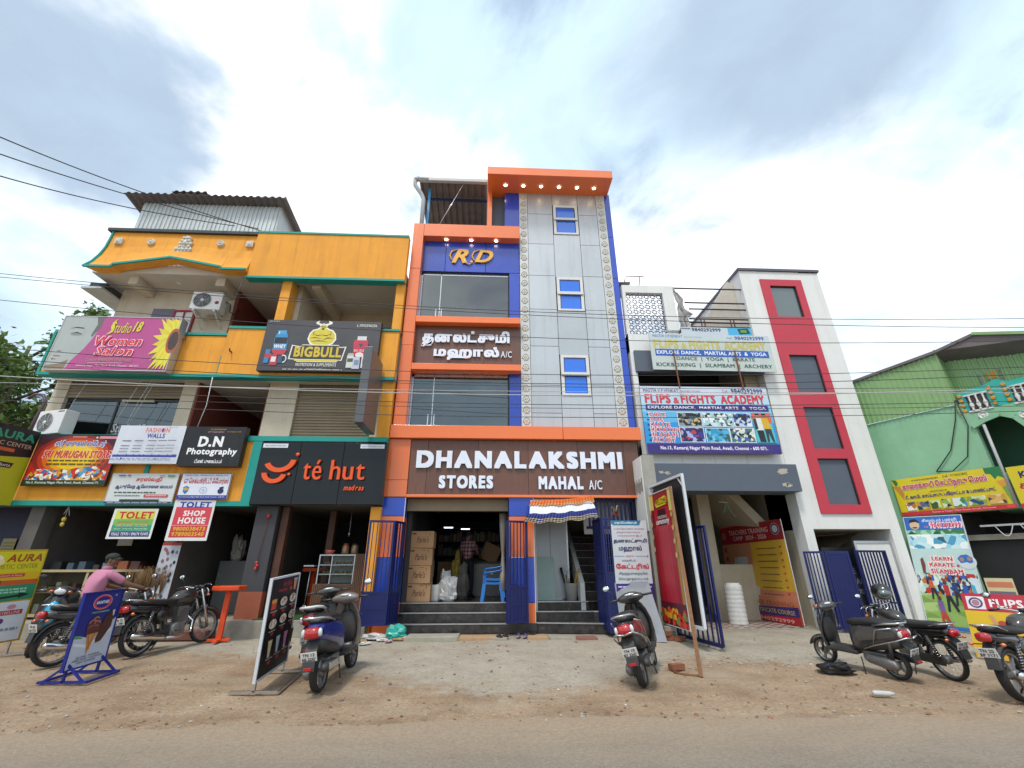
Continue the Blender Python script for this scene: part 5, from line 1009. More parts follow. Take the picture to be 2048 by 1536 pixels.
for u in (.06, .60):
    p = IC.matrix_world @ Vector((u, .012, 0)); g = gz(p.y)+.02
    b.bar((p.x, p.y, p.z), (p.x, p.y, g), .03, .03, mf); b.bar((p.x-.32, p.y, g), (p.x+.32, p.y, g), .03, .03, mf); b.bar((p.x-.26, p.y, g), (p.x, p.y, p.z+.06), .025, .025, mf); b.bar((p.x+.26, p.y, g), (p.x, p.y, p.z+.06), .025, .025, mf)
p = IC.matrix_world @ Vector((.06, 0, 0)); q = IC.matrix_world @ Vector((.6, 0, 0)); b.bar((p.x+.3, p.y, gz(p.y)+.02), (q.x+.3, q.y, gz(q.y)+.02), .03, .03, mf); b.bar((p.x-.3, p.y, gz(p.y)+.02), (q.x-.3, q.y, gz(q.y)+.02), .03, .03, mf); b.build('stand', IC)
# --- cafe menu standee
food = photo('plated_snacks', ['#d8b070', '#b5482a', '#e8d8b8', '#8a3a1c', '#c88a3a', '#f0e8d8'], 40)
mn = [('t', 'té hut', .40, .035, .74, .10, '#a82a34', .03, .1), ('t', 'menu', .28, .125, .56, .155, '#b8342e', .03), ('e', .72, .14, .05, .025, '#b8302a'), ('p', [(.80, .03), (.95, .03), (.90, .17), (.84, .17)], '#d88a5a'), ('r', .80, .03, .95, .055, '#9ab4d0')]
for i, (x, y, k) in enumerate(((.10, .22, 0), (.40, .21, 1), (.72, .20, 1), (.10, .42, 1), (.42, .40, 1), (.72, .39, 1), (.10, .64, 2), (.34, .63, 2), (.58, .62, 2), (.80, .62, 2))):
    if k == 0: mn += [('r', x, y, x+.16, y+.11, '#d8402a'), ('r', x, y, x+.16, y+.04, '#e0a04a')]
    elif k == 1: mn += [('e', x+.1, y+.06, .12, .05, '#d9d6cc'), ('e', x+.1, y+.055, .09, .038, food)]
    else: mn += [('p', [(x, y), (x+.13, y), (x+.10, y+.15), (x+.03, y+.15)], ('#d8c89a', '#b8c0cc', '#c87aa8', '#5a2a1c')[i-6]), ('r', x+.03, y+.15, x+.10, y+.17, '#c8c8cc')]
    mn += fine(x, y+.125 if k < 2 else y+.18, x+.2, y+.14 if k < 2 else y+.195, '#c8c4bc', 1, i) + [('e', x+.1, y+(.16 if k < 2 else .225), .055, .02, '#a8242a')]
MN = sign('menu_standee', 'tall black cafe menu standee with food pictures in a white frame', 'standee', -2.93, -1.88, .16, 1.32, 6.63, mn, '#131316', th=.02, rz=R(94), ry=R(-3), frame=(.025, M('white_frame', (.62, .65, .68), .4)))
b = MB(MN)
for u in (.04, 1.0):
    p = MN.matrix_world @ Vector((u, .01, 0)); g = gz(p.y)+.02; b.bar((p.x, p.y, p.z), (p.x, p.y, g), .03, .03, m_steel); b.bar((p.x-.3, p.y, g), (p.x+.3, p.y, g), .03, .03, m_steel)
p = MN.matrix_world @ Vector((.04, 0, 0)); q = MN.matrix_world @ Vector((1.0, 0, 0)); b.bar((p.x+.29, p.y, .03), (q.x+.29, q.y, gz(q.y)+.02), .03, .03, m_steel); b.build('stand', MN)
# --- hall board on the gate
sign('hall_board', 'white and purple Tamil notice board of the hall fixed at the gate', 'sign', 2.65, 3.44, .83, 2.41, 10.0, [('p', [(.0, 0), (.86, 0), (.80, .065), (.06, .065), (.0, .04)], '#2f7aa0'), ('t', 'புதுப்ெபாலிவுடன்', .10, .012, .74, .055, '#e6f0f4', .03), ('t', 'உங்கள் இல்லத்தின் அைனத்து', .06, .10, .94, .128, '#a85a78', .01), ('t', 'நிகழ்ச்சிகளுக்கும்', .14, .145, .80, .175, '#a85a78', .01), ('t', 'மங்களகரமான இடம்', .16, .19, .84, .22, '#a85a78', .01), ('t', 'தனலட்சுமி', .03, .24, .97, .31, '#26285c', .035), ('t', 'மஹால்', .16, .33, .80, .42, '#26285c', .035), ('r', .02, .465, .3, .47, '#3a6ab0'), ('r', .6, .465, .92, .47, '#3a6ab0'), ('e', .94, .468, .02, .01, '#3a6ab0'), ('t', 'மற்றும்', .34, .45, .55, .485, '#c84a54', .01), ('t', 'எங்களிடம் :', .22, .505, .62, .535, '#3a4a5c', .01), ('t', 'ேகட்டரிங்', .04, .56, .94, .64, '#c8343e', .04), ('t', 'சிறந்தமுைறயில்', .10, .665, .88, .71, '#2a5a5c', .02), ('t', 'ெசய்துதரப்படும்.', .08, .73, .90, .775, '#2a5a5c', .02), ('r', 0, .81, 1, 1, '#3a2480')] + fine(.05, .835, .95, .86, '#d8d0f0', 1, 6) + [('t', '9940431338', .28, .875, .92, .925, '#f0ecff', .04), ('t', '9150309397', .28, .94, .92, .985, '#f0ecff', .04)], '#ccd3d8', th=.02)
# --- tall red welcome banner in a steel frame, along the drive
sign('welcome_banner', 'tall red welcome banner leaning in a white steel frame beside the gate', 'banner', 3.60, 4.82, .40, 2.95, 10.06, [('r', 0, 0, .17, .13, '#e0cc6a'), ('r', .83, 0, 1, .17, '#d8d070'), ('r', .17, .0, .83, .10, '#9a1a22'), ('p', [(.25, .09), (.30, .06), (.70, .04), (.78, .06), (.75, .11), (.28, .12)], '#e0c81c'), ('t', 'WELCOME', .27, .055, .76, .105, '#5a3a10', .03), ('p', [(.17, .13), (.83, .13), (.83, .40), (.17, .40)], '#b81a28'), ('p', [(.33, .14), (.66, .14), (.72, .27), (.28, .27)], '#3a1418'), ('t', 'WEDDING', .30, .19, .70, .215, '#e8c8c0', .02), ('t', 'ceremony', .22, .225, .78, .27, '#f0dcd8', .03, .2), ('r', .10, .28, .90, .86, '#a81428'), ('r', .30, .28, .72, .86, '#b82034')] + [('r', .18+.09*i, .3, .19+.09*i, .88, '#7c1020') for i in range(8)] + [('r', 0, .14, .1, .9, '#8a2a20'), ('r', .9, .17, 1, .9, '#a8863a'), ('r', 0, .84, 1, 1, '#5a1428')] + [('e', random.Random(i).uniform(.02, .98), random.Random(i+50).uniform(.89, .985), .06, .022, ('#d8402a', '#e0a02a', '#c8281e', '#7a8a3a')[i % 4]) for i in range(34)] + [('e', .05, .15+.1*i, .04, .02, '#d8b070') for i in range(4)] + [('e', .94, .2+.1*i, .04, .02, '#d8b070') for i in range(4)], '#8a1420', th=.012, rz=R(-88.5), frame=(.02, M('banner_batten', (.6, .6, .56), .5)), rx=0)
FR = thing('banner_frame', 'empty white steel frame with black sheet behind the red banner', 'frame', (3.74, 9.3, .5)); m_fr = M('white_steel', (.66, .69, .71), .4, .08)
b = MB(FR); b.bar((3.66, 10.12, .3), (3.66, 10.12, 3.16), .05, .05, m_fr); b.bar((3.78, 8.56, .45), (3.78, 8.56, 3.18), .05, .05, m_fr); b.bar((3.66, 10.12, 3.16), (3.78, 8.56, 3.16), .05, .05, m_fr); b.bar((3.66, 10.12, .45), (3.78, 8.56, .45), .05, .05, m_fr); b.bar((3.70, 10.0, 3.1), (3.68, 10.1, 2.95), .03, .02, m_fr); b.bar((3.77, 8.75, 3.12), (3.78, 8.6, 2.95), .03, .02, m_fr); b.build('frame', FR)
b = MB(FR); b.add([(3.70, 10.1, .46), (3.81, 8.58, .46), (3.81, 8.58, 3.14), (3.70, 10.1, 3.14)], [(0, 1, 2, 3)], m_blackp); b.build('backing_sheet', FR)
SK = thing('wooden_stake', 'brown wooden pole propping the red banner', 'pole', (3.0, 7.18, gz(7.18))); b = MB(SK); b.bar((3.0, 7.16, gz(7.16)-.01), (3.62, 8.84, 2.96), .055, .035, M('brown_timber', (.20, .085, .03), .75, .3, 12)); b.build('pole', SK); b = MB(SK); b.tube([(3.02, 7.2, .03), (2.9, 7.24, .035), (2.78, 7.3, .04), (2.7, 7.38, .05)], .02, 6, _MC['brown_timber']); b.build('root_piece', SK)
# --- academy signs
NAVY = '#3a2a7c'
def academy(name, label, x0, x1, z0, z1, Y, faded, Yref=10.9, **k):
    if faded: ops = [('r', 0, 0, 1, .18, '#c4d0d4'), ('t', 'MASTER.V.P.VENKAT', .03, .03, .275, .11, '#4a6aa8', .02), ('t', 'BLACK BELT 5TH DAN', .29, .07, .44, .105, '#7a8aa0'), ('t', 'Cell :', .64, .06, .70, .11, '#4a6aa8'), ('t', '9840292999', .71, .03, .955, .13, '#3c5aa0', .03), ('t', 'FLIPS', .03, .17, .235, .42, '#c8bc62', .05), ('t', '&', .255, .25, .30, .42, '#c8bc62', .03), ('t', 'FIGHTS', .32, .17, .575, .42, '#c8bc62', .05), ('t', 'ACADEMY', .61, .17, .955, .42, '#c8bc62', .05), ('r', .035, .44, .965, .62, '#2a5ab4'), ('t', 'EXPLORE DANCE,  MARTIAL ARTS  &  YOGA', .045, .475, .945, .59, '#e8f0f8', .03), ('t', 'DANCE  |  YOGA  |  KARATE', .20, .64, .84, .76, '#2c5a50', .02), ('t', 'KICKBOXING  |  SILAMBAM  |  ARCHERY', .03, .81, .97, .94, '#2c5a50', .02)]; face = '#c3cdc8'
    else:
        ops = [('r', 0, 0, 1, .155, '#cfd6e6'), ('p', [(0, .30), (1, .26), (1, .52), (0, .52)], '#8cc8e8'), ('r', 0, .52, 1, .86, '#2a98dc'), ('r', 0, .40, 1, .55, '#62b8e4'), ('t', 'MASTER.V.P.VENKAT', .025, .04, .30, .095, '#3a3a70', .02), ('t', 'BLACK BELT 5TH DAN', .315, .06, .47, .085, '#6a6a88'), ('t', 'Cell :', .645, .045, .70, .095, '#3a3a70'), ('t', '9840292999', .715, .025, .965, .10, '#3a3a80', .03), ('t', 'FLIPS', .03, .125, .23, .265, '#d23a48', .05), ('t', '&', .25, .175, .295, .265, '#d23a48', .03), ('t', 'FIGHTS', .31, .125, .58, .265, '#d23a48', .05), ('t', 'ACADEMY', .62, .125, .965, .265, '#d23a48', .05), ('r', .03, .285, .98, .375, NAVY), ('t', 'EXPLORE DANCE,  MARTIAL ARTS  &  YOGA', .045, .305, .96, .355, '#e6e2f4', .03)]
        for i, w in enumerate(('DANCE', 'YOGA', 'KARATE', 'KICKBOXING', 'SILAMBAM', 'ARCHERY')): y = .415+.075*i; ops += [('e', .035, y+.025, .008, .012, '#26305c'), ('o', w, .05, y, .05+.024*len(w), y+.05, '#d0404c', '#f2d8dc', .03, 0)]
        ph = [((.265, .41, .44, .605), ['#20242c', '#4a5a62', '#8a9296', '#15181e', '#c8b478']), ((.455, .41, .675, .605), ['#cfe4e6', '#5a6a6c', '#20282c', '#a8d0d4', '#e6f0f0']), ((.69, .41, .82, .60), ['#26263c', '#e4e8f0', '#1c1c2c', '#c8d0dc', '#3a6ab0']), ((.265, .635, .44, .835), ['#26306a', '#3a3a8a', '#c8404c', '#a8b4e0', '#2a2a58']), ((.46, .64, .635, .835), ['#2f98c8', '#58b4d8', '#2f98c8', '#3a5a5c', '#7cc8e0']), ((.645, .635, .825, .835), ['#d0dcd8', '#3a6aa8', '#5a7a4c', '#20303c', '#e8e4d8'])]
        for i, (r, cols) in enumerate(ph): ops += [('r', r[0]-.006, r[1]-.01, r[2]+.006, r[3]+.01, '#d6e6ee'), ('r', *r, photo('sport_photo_%d' % i, cols, 14))]
        ops += [('r', .835, .40, .98, .84, '#58c0c8'), ('r', .835, .40, .98, .56, '#dc6a4a'), ('e', .875, .44, .016, .03, '#b98a6a'), ('e', .925, .44, .016, .03, '#a87a5c'), ('p', [(.86, .41), (.89, .41), (.892, .435), (.858, .435)], '#1c1c20'), ('p', [(.91, .41), (.94, .41), (.942, .435), (.908, .435)], '#1c1c20'), ('p', [(.85, .48), (.90, .48), (.905, .66), (.845, .66)], '#dfe4e2'), ('p', [(.84, .49), (.86, .48), (.865, .64), (.84, .66)], '#22303a'), ('p', [(.90, .48), (.95, .48), (.965, .64), (.905, .64)], '#dcae2a'), ('p', [(.85, .66), (.90, .66), (.905, .83), (.86, .83)], '#1c1e24'), ('p', [(.912, .64), (.96, .64), (.97, .83), (.955, .83), (.935, .7), (.93, .83), (.915, .83)], '#2a3a4a'), ('r', 0, .865, 1, 1, NAVY), ('t', 'No.13, Kamaraj Nagar Main Road, Avadi, Chennai - 600 071.', .10, .90, .90, .965, '#f0eef8', .03)]; face = '#b8dcec'
    return SGN(name, label, x0, x1, z0, z1, Y, ops, face, Yref, **k)
academy('old_academy_sign', 'faded white academy sign with pale yellow heading below the roof rails', 4.46, 8.01, 6.54, 7.69, 10.62, True, th=.03, edge=m_alu, ry=R(.35))
academy('academy_sign', 'bright blue academy sign with six sport photos and purple footer', 4.0, 7.56, 4.16, 6.03, 10.70, False, th=.04, edge=M('purple_edge', (.06, .03, .2), .5))
SGN('hidden_academy_sign', 'older academy board showing above the faded sign', 5.45, 7.55, 7.3, 7.92, 10.8, [('r', .66, 0, 1, .5, '#4ab0dc'), ('p', [(.8, .05), (.95, .02), (.98, .3), (.82, .35)], '#2a3a2c'), ('r', .84, .1, .93, .25, '#6a9a4a'), ('t', '9840292999', .15, .04, .56, .22, '#3a3a58', .03)] + fine(.0, .04, .13, .12, '#5a5a70', 1, 3), '#c6d0d8', 10.9, th=.02, rz=R(0))
for x in (4.98, 6.72): 
    PS = thing('sign_strut', 'rusty steel strut holding the academy signs, %s one' % ('left' if x < 6 else 'right'), 'strut', (x, 10.55, 5.9)); b = MB(PS); b.bar((x, 10.585, 5.85), (x-.02, 10.57, 7.0), .03, .03, m_rust); b.build('strut', PS)
kar = photo('karate_photo', ['#e4ddd4', '#c8c0c0', '#2a2a34', '#d8a890', '#f0ece4', '#8a6a5a'], 5)
sign('training_banner', 'red and yellow martial arts training banner along the porch wall', 'banner', 7.05, 9.75, .17, 2.56, 13.85, [('p', [(0, .02), (1, 0), (1, .20), (0, .22)], '#a8242c'), ('t', 'TEACHERS TRAINING', .16, .06, .80, .115, '#e6b8b4', .03), ('t', 'CAMP  2024 - 2026', .22, .13, .76, .18, '#e6b8b4', .03), ('e', .90, .09, .06, .06, '#d8d0d8'), ('a', .90, .09, .055, .055, .3, 0, 360, '#2a2a58'), ('e', .06, .12, .04, .05, '#c86a6a'), ('p', [(0, .22), (.55, .21), (.5, 1), (0, 1)], '#d8906a'), ('p', [(.50, .21), (1, .20), (1, .70), (.45, .70)], '#e0b43c'), ('p', [(.0, .7), (1, .7), (1, .86), (0, .9)], '#dc8a6a'), ('t', 'K', .03, .25, .09, .31, '#b8242c', .04), ('t', 'A', .03, .35, .09, .41, '#b8242c', .04), ('t', 'R', .03, .45, .09, .51, '#b8242c', .04), ('t', 'A', .03, .55, .09, .61, '#b8242c', .04), ('t', 'T', .03, .65, .09, .71, '#b8242c', .04), ('e', .32, .30, .04, .04, '#c89a7a'), ('p', [(.24, .36), (.40, .36), (.42, .55), (.36, .75), (.30, .75), (.22, .55)], '#e9e6e2'), ('p', [(.2, .36), (.26, .38), (.20, .56), (.14, .52)], '#d9d4d0'), ('r', .25, .53, .41, .56, '#1c1c24'), ('p', [(.36, .62), (.52, .68), (.5, .76), (.34, .74)], '#dcd8d6')]
     + sum([[('p', [(.90, .27+.065*i), (.94, .26+.065*i), (.93, .285+.065*i)], '#b8421c')] + fine(.58, .275+.065*i, .86, .288+.065*i, '#5a4a3c', 1, i) for i in range(8)], []) + [('r', .12, .74, .26, .78, '#3a2a2c'), ('t', 'FREE TRAINING', .40, .80, .95, .84, '#a85a3c', .02), ('p', [(.30, .87), (1, .84), (1, .93), (.25, .95)], '#3a2a78'), ('t', 'CERTIFICATE COURSE', .36, .875, .95, .915, '#d0b85a', .02), ('p', [(.2, .95), (1, .93), (1, 1), (.1, 1)], '#b8202c'), ('t', '9840292999', .40, .955, .92, .99, '#e8a8a8', .03)], '#d87a5a', th=.02, rz=R(-85), edge=m_fr)
crowd = photo('outdoor_class_photo', ['#c8e4e6', '#9ad0dc', '#e6f0ee', '#3a5a6c', '#b4dce4', '#f0f4f0', '#4a9ac0'], 9); field = photo('field_photo', ['#8aac5a', '#7a9c4a', '#a8c47a', '#8fb060'], 3, stretch=(1, 1, 3)); kids = photo('training_crowd_photo', ['#c0d8d0', '#2a3a6a', '#b8342c', '#d8e4d8', '#26282e', '#3a5ab0', '#c86a2a', '#a8c8b8'], 12, stretch=(1.6, 1, 1))
trees = photo('tree_line_photo', ['#3a7a4a', '#2a5a34', '#6aa87a', '#9ad0b0'], 10)
def GW(s, off, z): return GB.matrix_world @ Vector((s, off, z-.14))
def gsign(name, label, cat, s0, s1, z0, z1, off, ops, face, rx=0.0, ry=0.0, **k):
    o = GW(s0, off, z0); return sign(name, label, cat, o.x, o.x+(s1-s0), z0, z1, o.y, ops, face, rz=R(-63), rx=rx, ry=ry, **k)
def kid(x, y, s, shirt, pants): return [('e', x, y, .022*s, .014*s, '#5a3a2c'), ('p', [(x-.03*s, y+.015*s), (x+.03*s, y+.015*s), (x+.035*s, y+.075*s), (x-.02*s, y+.075*s)], shirt), ('p', [(x-.02*s, y+.075*s), (x+.035*s, y+.075*s), (x+.09*s, y+.16*s), (x+.065*s, y+.165*s), (x+.01*s, y+.10*s), (x-.01*s, y+.165*s), (x-.035*s, y+.165*s)], pants)]
gsign('martial_arts_board', 'tall karate and silambam class board leaning against the green wall', 'board', .20, 1.27, .16, 2.60, -.62, [('r', 0, .08, 1, .32, crowd), ('p', [(.0, .12), (1, .11), (1, .17), (0, .165)], trees), ('r', 0, .30, 1, .62, '#bcd8d4'), ('r', 0, .52, 1, .74, kids), ('p', [(0, .70), (1, .72), (1, .97), (0, .965)], field), ('r', 0, 0, 1, .125, '#2a6ac0'), ('e', .17, .075, .09, .045, '#d8b898'), ('p', [(.08, .06), (.1, .025), (.2, .015), (.26, .04), (.26, .06), (.2, .045), (.12, .05)], '#1c1c20'), ('r', .13, .095, .21, .108, '#2a2220'), ('t', 'சிலம்பம் பள்ளி', .32, .02, .92, .05, '#d8e0f4', .03), ('o', '9840292999', .46, .065, .97, .105, '#d23a48', '#f2d0d4', .03, 0), ('t', 'Cell :', .34, .085, .43, .105, '#e09aa4', .02),
     ('o', 'LEARN', .33, .375, .68, .41, '#c8303a', '#f0dcd8', .04, 0), ('o', 'KARATE', .27, .43, .68, .465, '#c8303a', '#f0dcd8', .04, 0), ('t', '&', .72, .44, .77, .462, '#c8303a', .03), ('o', 'SILAMBAM', .27, .485, .80, .525, '#c8303a', '#f0dcd8', .04, 0), ('e', .90, .415, .15, .065, '#cdd8da'), ('p', [(.76, .39), (.82, .36), (.92, .352), (1, .38), (1.0, .42), (.95, .43), (.9, .42), (.8, .43)], '#2a6ac0'), ('e', .83, .395, .035, .018, '#a8866a'), ('e', .95, .39, .035, .018, '#a8866a'), ('p', [(.13, .40), (.18, .38), (.2, .45), (.17, .53), (.13, .52)], '#7a3a34')] + kid(.22, .57, 1.1, '#c8602a', '#2a2a30') + kid(.45, .60, 1.5, '#b82a30', '#26262e') + kid(.60, .58, 1.3, '#26356e', '#20242c') + kid(.76, .60, 1.3, '#2f5ab0', '#20242c') + kid(.30, .74, 1.5, '#7a5a9a', '#b8483c') + kid(.72, .79, 1.6, '#20305a', '#20305a') + [('p', [(.88, .55), (1, .56), (1, .74), (.92, .76), (.86, .66)], '#d0e0e4'), ('p', [(.86, .60), (.92, .62), (.94, .76), (.88, .78)], '#4aa8c8'), ('r', 0, .97, 1, 1, '#2f6ab0')], '#bcd8dc', rx=R(-9), ry=R(1.5), th=.02, frame=(.015, m_fr))
def mess(ops2=()): return list(ops2)
leaf = '#2a7a42'
gsign('mess_banner', 'yellow eatery banner with Tamil heading and seven food pictures on green wall', 'banner', .20, 2.26, 2.62, 3.53, -.07, [('p', [(0, 0), (.05, .02), (.06, .12), (.03, .2), (.02, .12)], leaf), ('p', [(.86, .0), (1, 0), (1, .3), (.95, .22), (.92, .30), (.90, .16), (.86, .14)], leaf), ('p', [(.0, .18), (.07, .2), (.09, .4), (.07, .6), (.05, .45)], '#c88a3a'), ('p', [(.92, .34), (.99, .32), (1, .6), (.96, .7), (.95, .5)], '#d89a3a'), ('p', [(.95, .5), (1, .45), (1, .95), (.98, .9)], '#7aa04a'), ('t', 'Cell : 9176622842', .50, .04, .72, .10, '#3a4a3c', .01)] + fine(.2, .06, .46, .10, '#8a7a2a', 1, 4) + [('o', 'காைரக்குடி ெசட்டிநாடு ெமஸ்', .09, .14, .86, .36, '#b8243a', '#f0d8d8', .045, 0), ('t', 'டீ, காபி, சாப்பாடு, பேராட்டா & பாஸ்ட்புட்', .09, .46, .90, .58, '#2a3a78', .04)] + fine(.34, .40, .50, .43, '#6a7a3a', 1, 8) + sum([[('r', x0, .645, x1, .865, photo('dish_%d' % i, cols, 11)), ] for i, (x0, x1, cols) in enumerate(((.075, .165, ['#e6e2d8', '#c86a3a', '#2a5a6c', '#f0f0ea']), (.18, .295, ['#2a3a6a', '#c8923a', '#4a6a8a', '#e0b04a']), (.31, .40, ['#8ab05a', '#c8d890', '#3a5a2a', '#e0e8c8']), (.415, .49, ['#3a2a2a', '#d8dcb8', '#8ab04a', '#f0f0e0'])) )], []) + sum([[('r', x0, .645, x1, .865, photo('dish_%d' % i, cols, 11))] for i, x0, x1, cols in ((5, .51, .625, ['#2f9ad0', '#6ab06a', '#d8e4e0', '#3a8a4a']), (6, .64, .79, ['#d8d8cc', '#8aa04a', '#e8e8e0', '#2a4a7a', '#c8d8a0']), (7, .81, .945, ['#d8b06a', '#3a3430', '#c89a4a', '#e8c88a']))], []) + [('r', 0, .90, 1, 1, '#c8303a'), ('t', 'Kamaraj Nagar Main Road, Avadi, Chennai', .30, .925, .84, .975, '#f0b8b8', .01), ('r', .93, .91, .99, .98, '#e04a4a')], '#dcc81c', th=.012)
gsign('second_mess_banner', 'second yellow eatery banner cut by the right edge of the photo', 'banner', 2.33, 3.9, 2.55, 3.48, -.09, [('t', 'KARAIKUDI', .10, .12, .70, .28, '#26285c', .04), ('t', 'காைரக்குடி', .06, .34, .80, .56, '#b8243a', .045), ('r', 0, .84, 1, 1, '#c8303a'), ('r', .08, .64, .22, .8, '#8a7a9a')], '#dcc81c', th=.012)
gsign('fabric_standee', 'yellow and red standee half hidden behind the karate board', 'standee', 1.36, 1.80, .3, 1.22, -.45, [('r', .05, .08, .95, .20, '#c87a5a'), ('r', .05, .28, .95, .36, '#6a6a78'), ('t', 'IT', .38, .46, .90, .66, '#c8603a', .05), ('r', 0, .42, 1, .44, '#e0b43c'), ('r', .05, .70, .5, .80, '#8a5a3a'), ('r', .4, .84, .9, .96, '#9ab04a')], '#cfc49a', th=.02, rx=R(-5))
gsign('white_standee', 'white standee with blue disc at the right edge', 'standee', 2.30, 2.8, .2, 1.25, -.65, [('e', .55, .35, .3, .12, '#5a8ac0'), ('t', 'Ce', .2, .55, .8, .68, '#c84a7a', .03), ('r', 0, .74, 1, 1, '#4a2a6a')], '#d0d4d8', th=.02)
sign('low_academy_banner', 'low red and yellow academy banner with a swimmer leaning at the right', 'banner', 8.02, 9.8, .08, 1.06, 7.99, [('r', 0, 0, 1, .28, '#b8223a'), ('r', .0, .28, .42, 1, '#d8b41c'), ('r', .42, .28, 1, 1, '#cfd2e0'), ('r', .03, .05, .16, .25, '#e4dce0'), ('a', .095, .15, .05, .085, .3, 0, 360, '#4a3a6a'), ('e', .095, .15, .028, .05, '#a8788a'), ('t', 'FLIPS & FIGHTS', .19, .08, .88, .21, '#f4e4e4', .04), ('t', 'SUMMER', .36, .30, .60, .38, '#c8603a', .03), ('e', .24, .46, .03, .05, '#b8402c'), ('p', [(.16, .34), (.19, .33), (.22, .5), (.27, .5), (.31, .34), (.33, .36), (.30, .58), (.29, .72), (.21, .72), (.20, .56)], '#c8946a'), ('p', [(.19, .72), (.34, .70), (.36, .80), (.2, .83)], '#2a4ab0'), ('p', [(.02, .80), (.3, .76), (.5, .8), (.5, 1), (.0, 1)], '#d8a41c'), ('e', .72, .62, .1, .15, '#e0a04a'), ('e', .66, .55, .06, .1, '#d86a3a')], '#d8b41c', th=.015, rz=R(-63), rx=R(-14))
sign('dark_class_board', 'dark class list board standing behind the blue gates', 'board', 8.35, 9.35, .2, 1.9, 11.25, [('t', 'YOGA', .10, .14, .60, .22, '#8a94b0', .02), ('t', 'KARATE', .10, .28, .70, .36, '#8a94b0', .02), ('t', 'SILAMBAM', .10, .42, .85, .50, '#8a94b0', .02), ('t', 'KICK BOXING', .10, .56, .92, .63, '#8a94b0', .02), ('t', 'DANCE', .10, .69, .60, .76, '#8a94b0', .02), ('r', .05, .80, .95, .96, photo('dark_group', ['#2a342c', '#3a463a', '#1c2420', '#566450'], 9))], '#2b2f38', th=.02, rx=R(-6))
WF = thing('leaning_board', 'white framed panel leaning behind the right-hand blue gate', 'panel', (9.3, 11.0, .15)); b = MB(WF); b.box(8.92, 9.84, 11.0, 11.03, .15, 2.0, m_wplast); b.build('sheet', WF); b = MB(WF); b.box(8.9, 9.86, 10.985, 11.035, 1.97, 2.03, m_steel); b.box(8.9, 8.95, 10.985, 11.035, .15, 1.97, m_steel); b.box(9.81, 9.86, 10.985, 11.035, .15, 1.97, m_steel); b.build('frame', WF)
POS = sign('appliance_poster', 'white poster of small appliances on the brown pillar', 'poster', -7.26, -6.86, .75, 1.98, 10.63, [('r', 0, 0, 1, .05, '#a8302a')] + [('e', .1+.8*random.Random(i).random(), .1+.85*random.Random(i+30).random(), .07, .03, ('#4a4a52', '#8a5a5a', '#6a6a78', '#2a2a30')[i % 4]) for i in range(26)], '#b9bcc4', th=.01)
# ================================================================ two-wheelers
m_tyre = M('tyre_rubber', (.022, .021, .02), .85, .25, 20, dirt=.5, dcol='#7a6a55'); m_rim = M('alloy_rim', (.30, .30, .30), .4, .1, metal=.7, dirt=.4, dcol='#6a5f50'); m_chr = M('chrome', (.7, .7, .7), .12, .05, metal=1.0)
m_seat = M('black_seat_vinyl', (.018, .018, .019), .5, .25, 8, bump=.15, bsc=120); m_plate = M('white_plate', (.70, .70, .68), .4, .05, dirt=.15); m_lens_r = M('red_lens', (.42, .008, .012), .12, .1, coat=1.0); m_lens_o = M('orange_lens', (.75, .16, .02), .15, .1, coat=1.0); m_lens_w = M('clear_lens', (.62, .64, .65), .08, .05, coat=1.0); m_mir = M('mirror_glass', (.85, .88, .9), .03, .02, metal=1.0); m_eng = M('engine_alloy', (.22, .215, .21), .5, .2, 10, metal=.6, dirt=.45)
m_dpl = M('dusty_black_plastic', (.035, .034, .034), .55, .25, 5, dirt=.35, dcol='#7d7263')
def wheel(root, x, r, w, spokes=0, name='wheel', mrim=None, hub=.05):
    wr = MB(); wr.lathe([(r-.30*w-.02, -w*.32), (r-.022, -w*.5), (r-.006, -w*.3), (r, 0), (r-.006, w*.3), (r-.022, w*.5), (r-.30*w-.02, w*.32)], (x, 0, r), 'Y', 32, m_tyre)
    t = wr.build('tyre', root); mr = mrim or m_rim; ri = r-.30*w-.015
    b = MB(); b.lathe([(ri-.022, -w*.22), (ri, -w*.34), (ri+.012, -w*.34), (ri+.012, w*.34), (ri, w*.34), (ri-.022, w*.22), (ri-.022, -w*.22)], (x, 0, r), 'Y', 28, mr); b.build('rim', t)
    b = MB(); b.lathe([(0, -.05), (hub, -.05), (hub*1.1, -.03), (hub*1.1, .03), (hub, .05), (0, .05)], (x, 0, r), 'Y', 14, m_eng)
    if spokes > 10:
        for k in range(spokes):
            a = 2*math.pi*k/spokes; a2 = a+(.5 if k % 2 else -.5); s = .03 if k % 4 < 2 else -.03
            b.tube([(x+hub*math.cos(a2), s, r+hub*math.sin(a2)), (x+(ri-.01)*math.cos(a), 0, r+(ri-.01)*math.sin(a))], .0022, 4, m_chr)
    else:
        for k in range(spokes):
            a = 2*math.pi*k/spokes; b.bar((x+hub*.8*math.cos(a), 0, r+hub*.8*math.sin(a)), (x+(ri-.01)*math.cos(a), 0, r+(ri-.01)*math.sin(a)), .035, .03, mr, (0, 1, 0))
    b.build('spokes', t); return t
def fender(root, x, z, r, w, a0, a1, mat, name='fender'):
    b = MB(); b.lathe([(r-.012, -w/2), (r+.006, -w/2), (r+.016, -w*.25), (r+.02, 0), (r+.016, w*.25), (r+.006, w/2), (r-.012, w/2), (r+.004, 0), (r-.012, -w/2)], (x, 0, z), 'Y', 16, mat, True, a0, a1); return b.build(name, root)
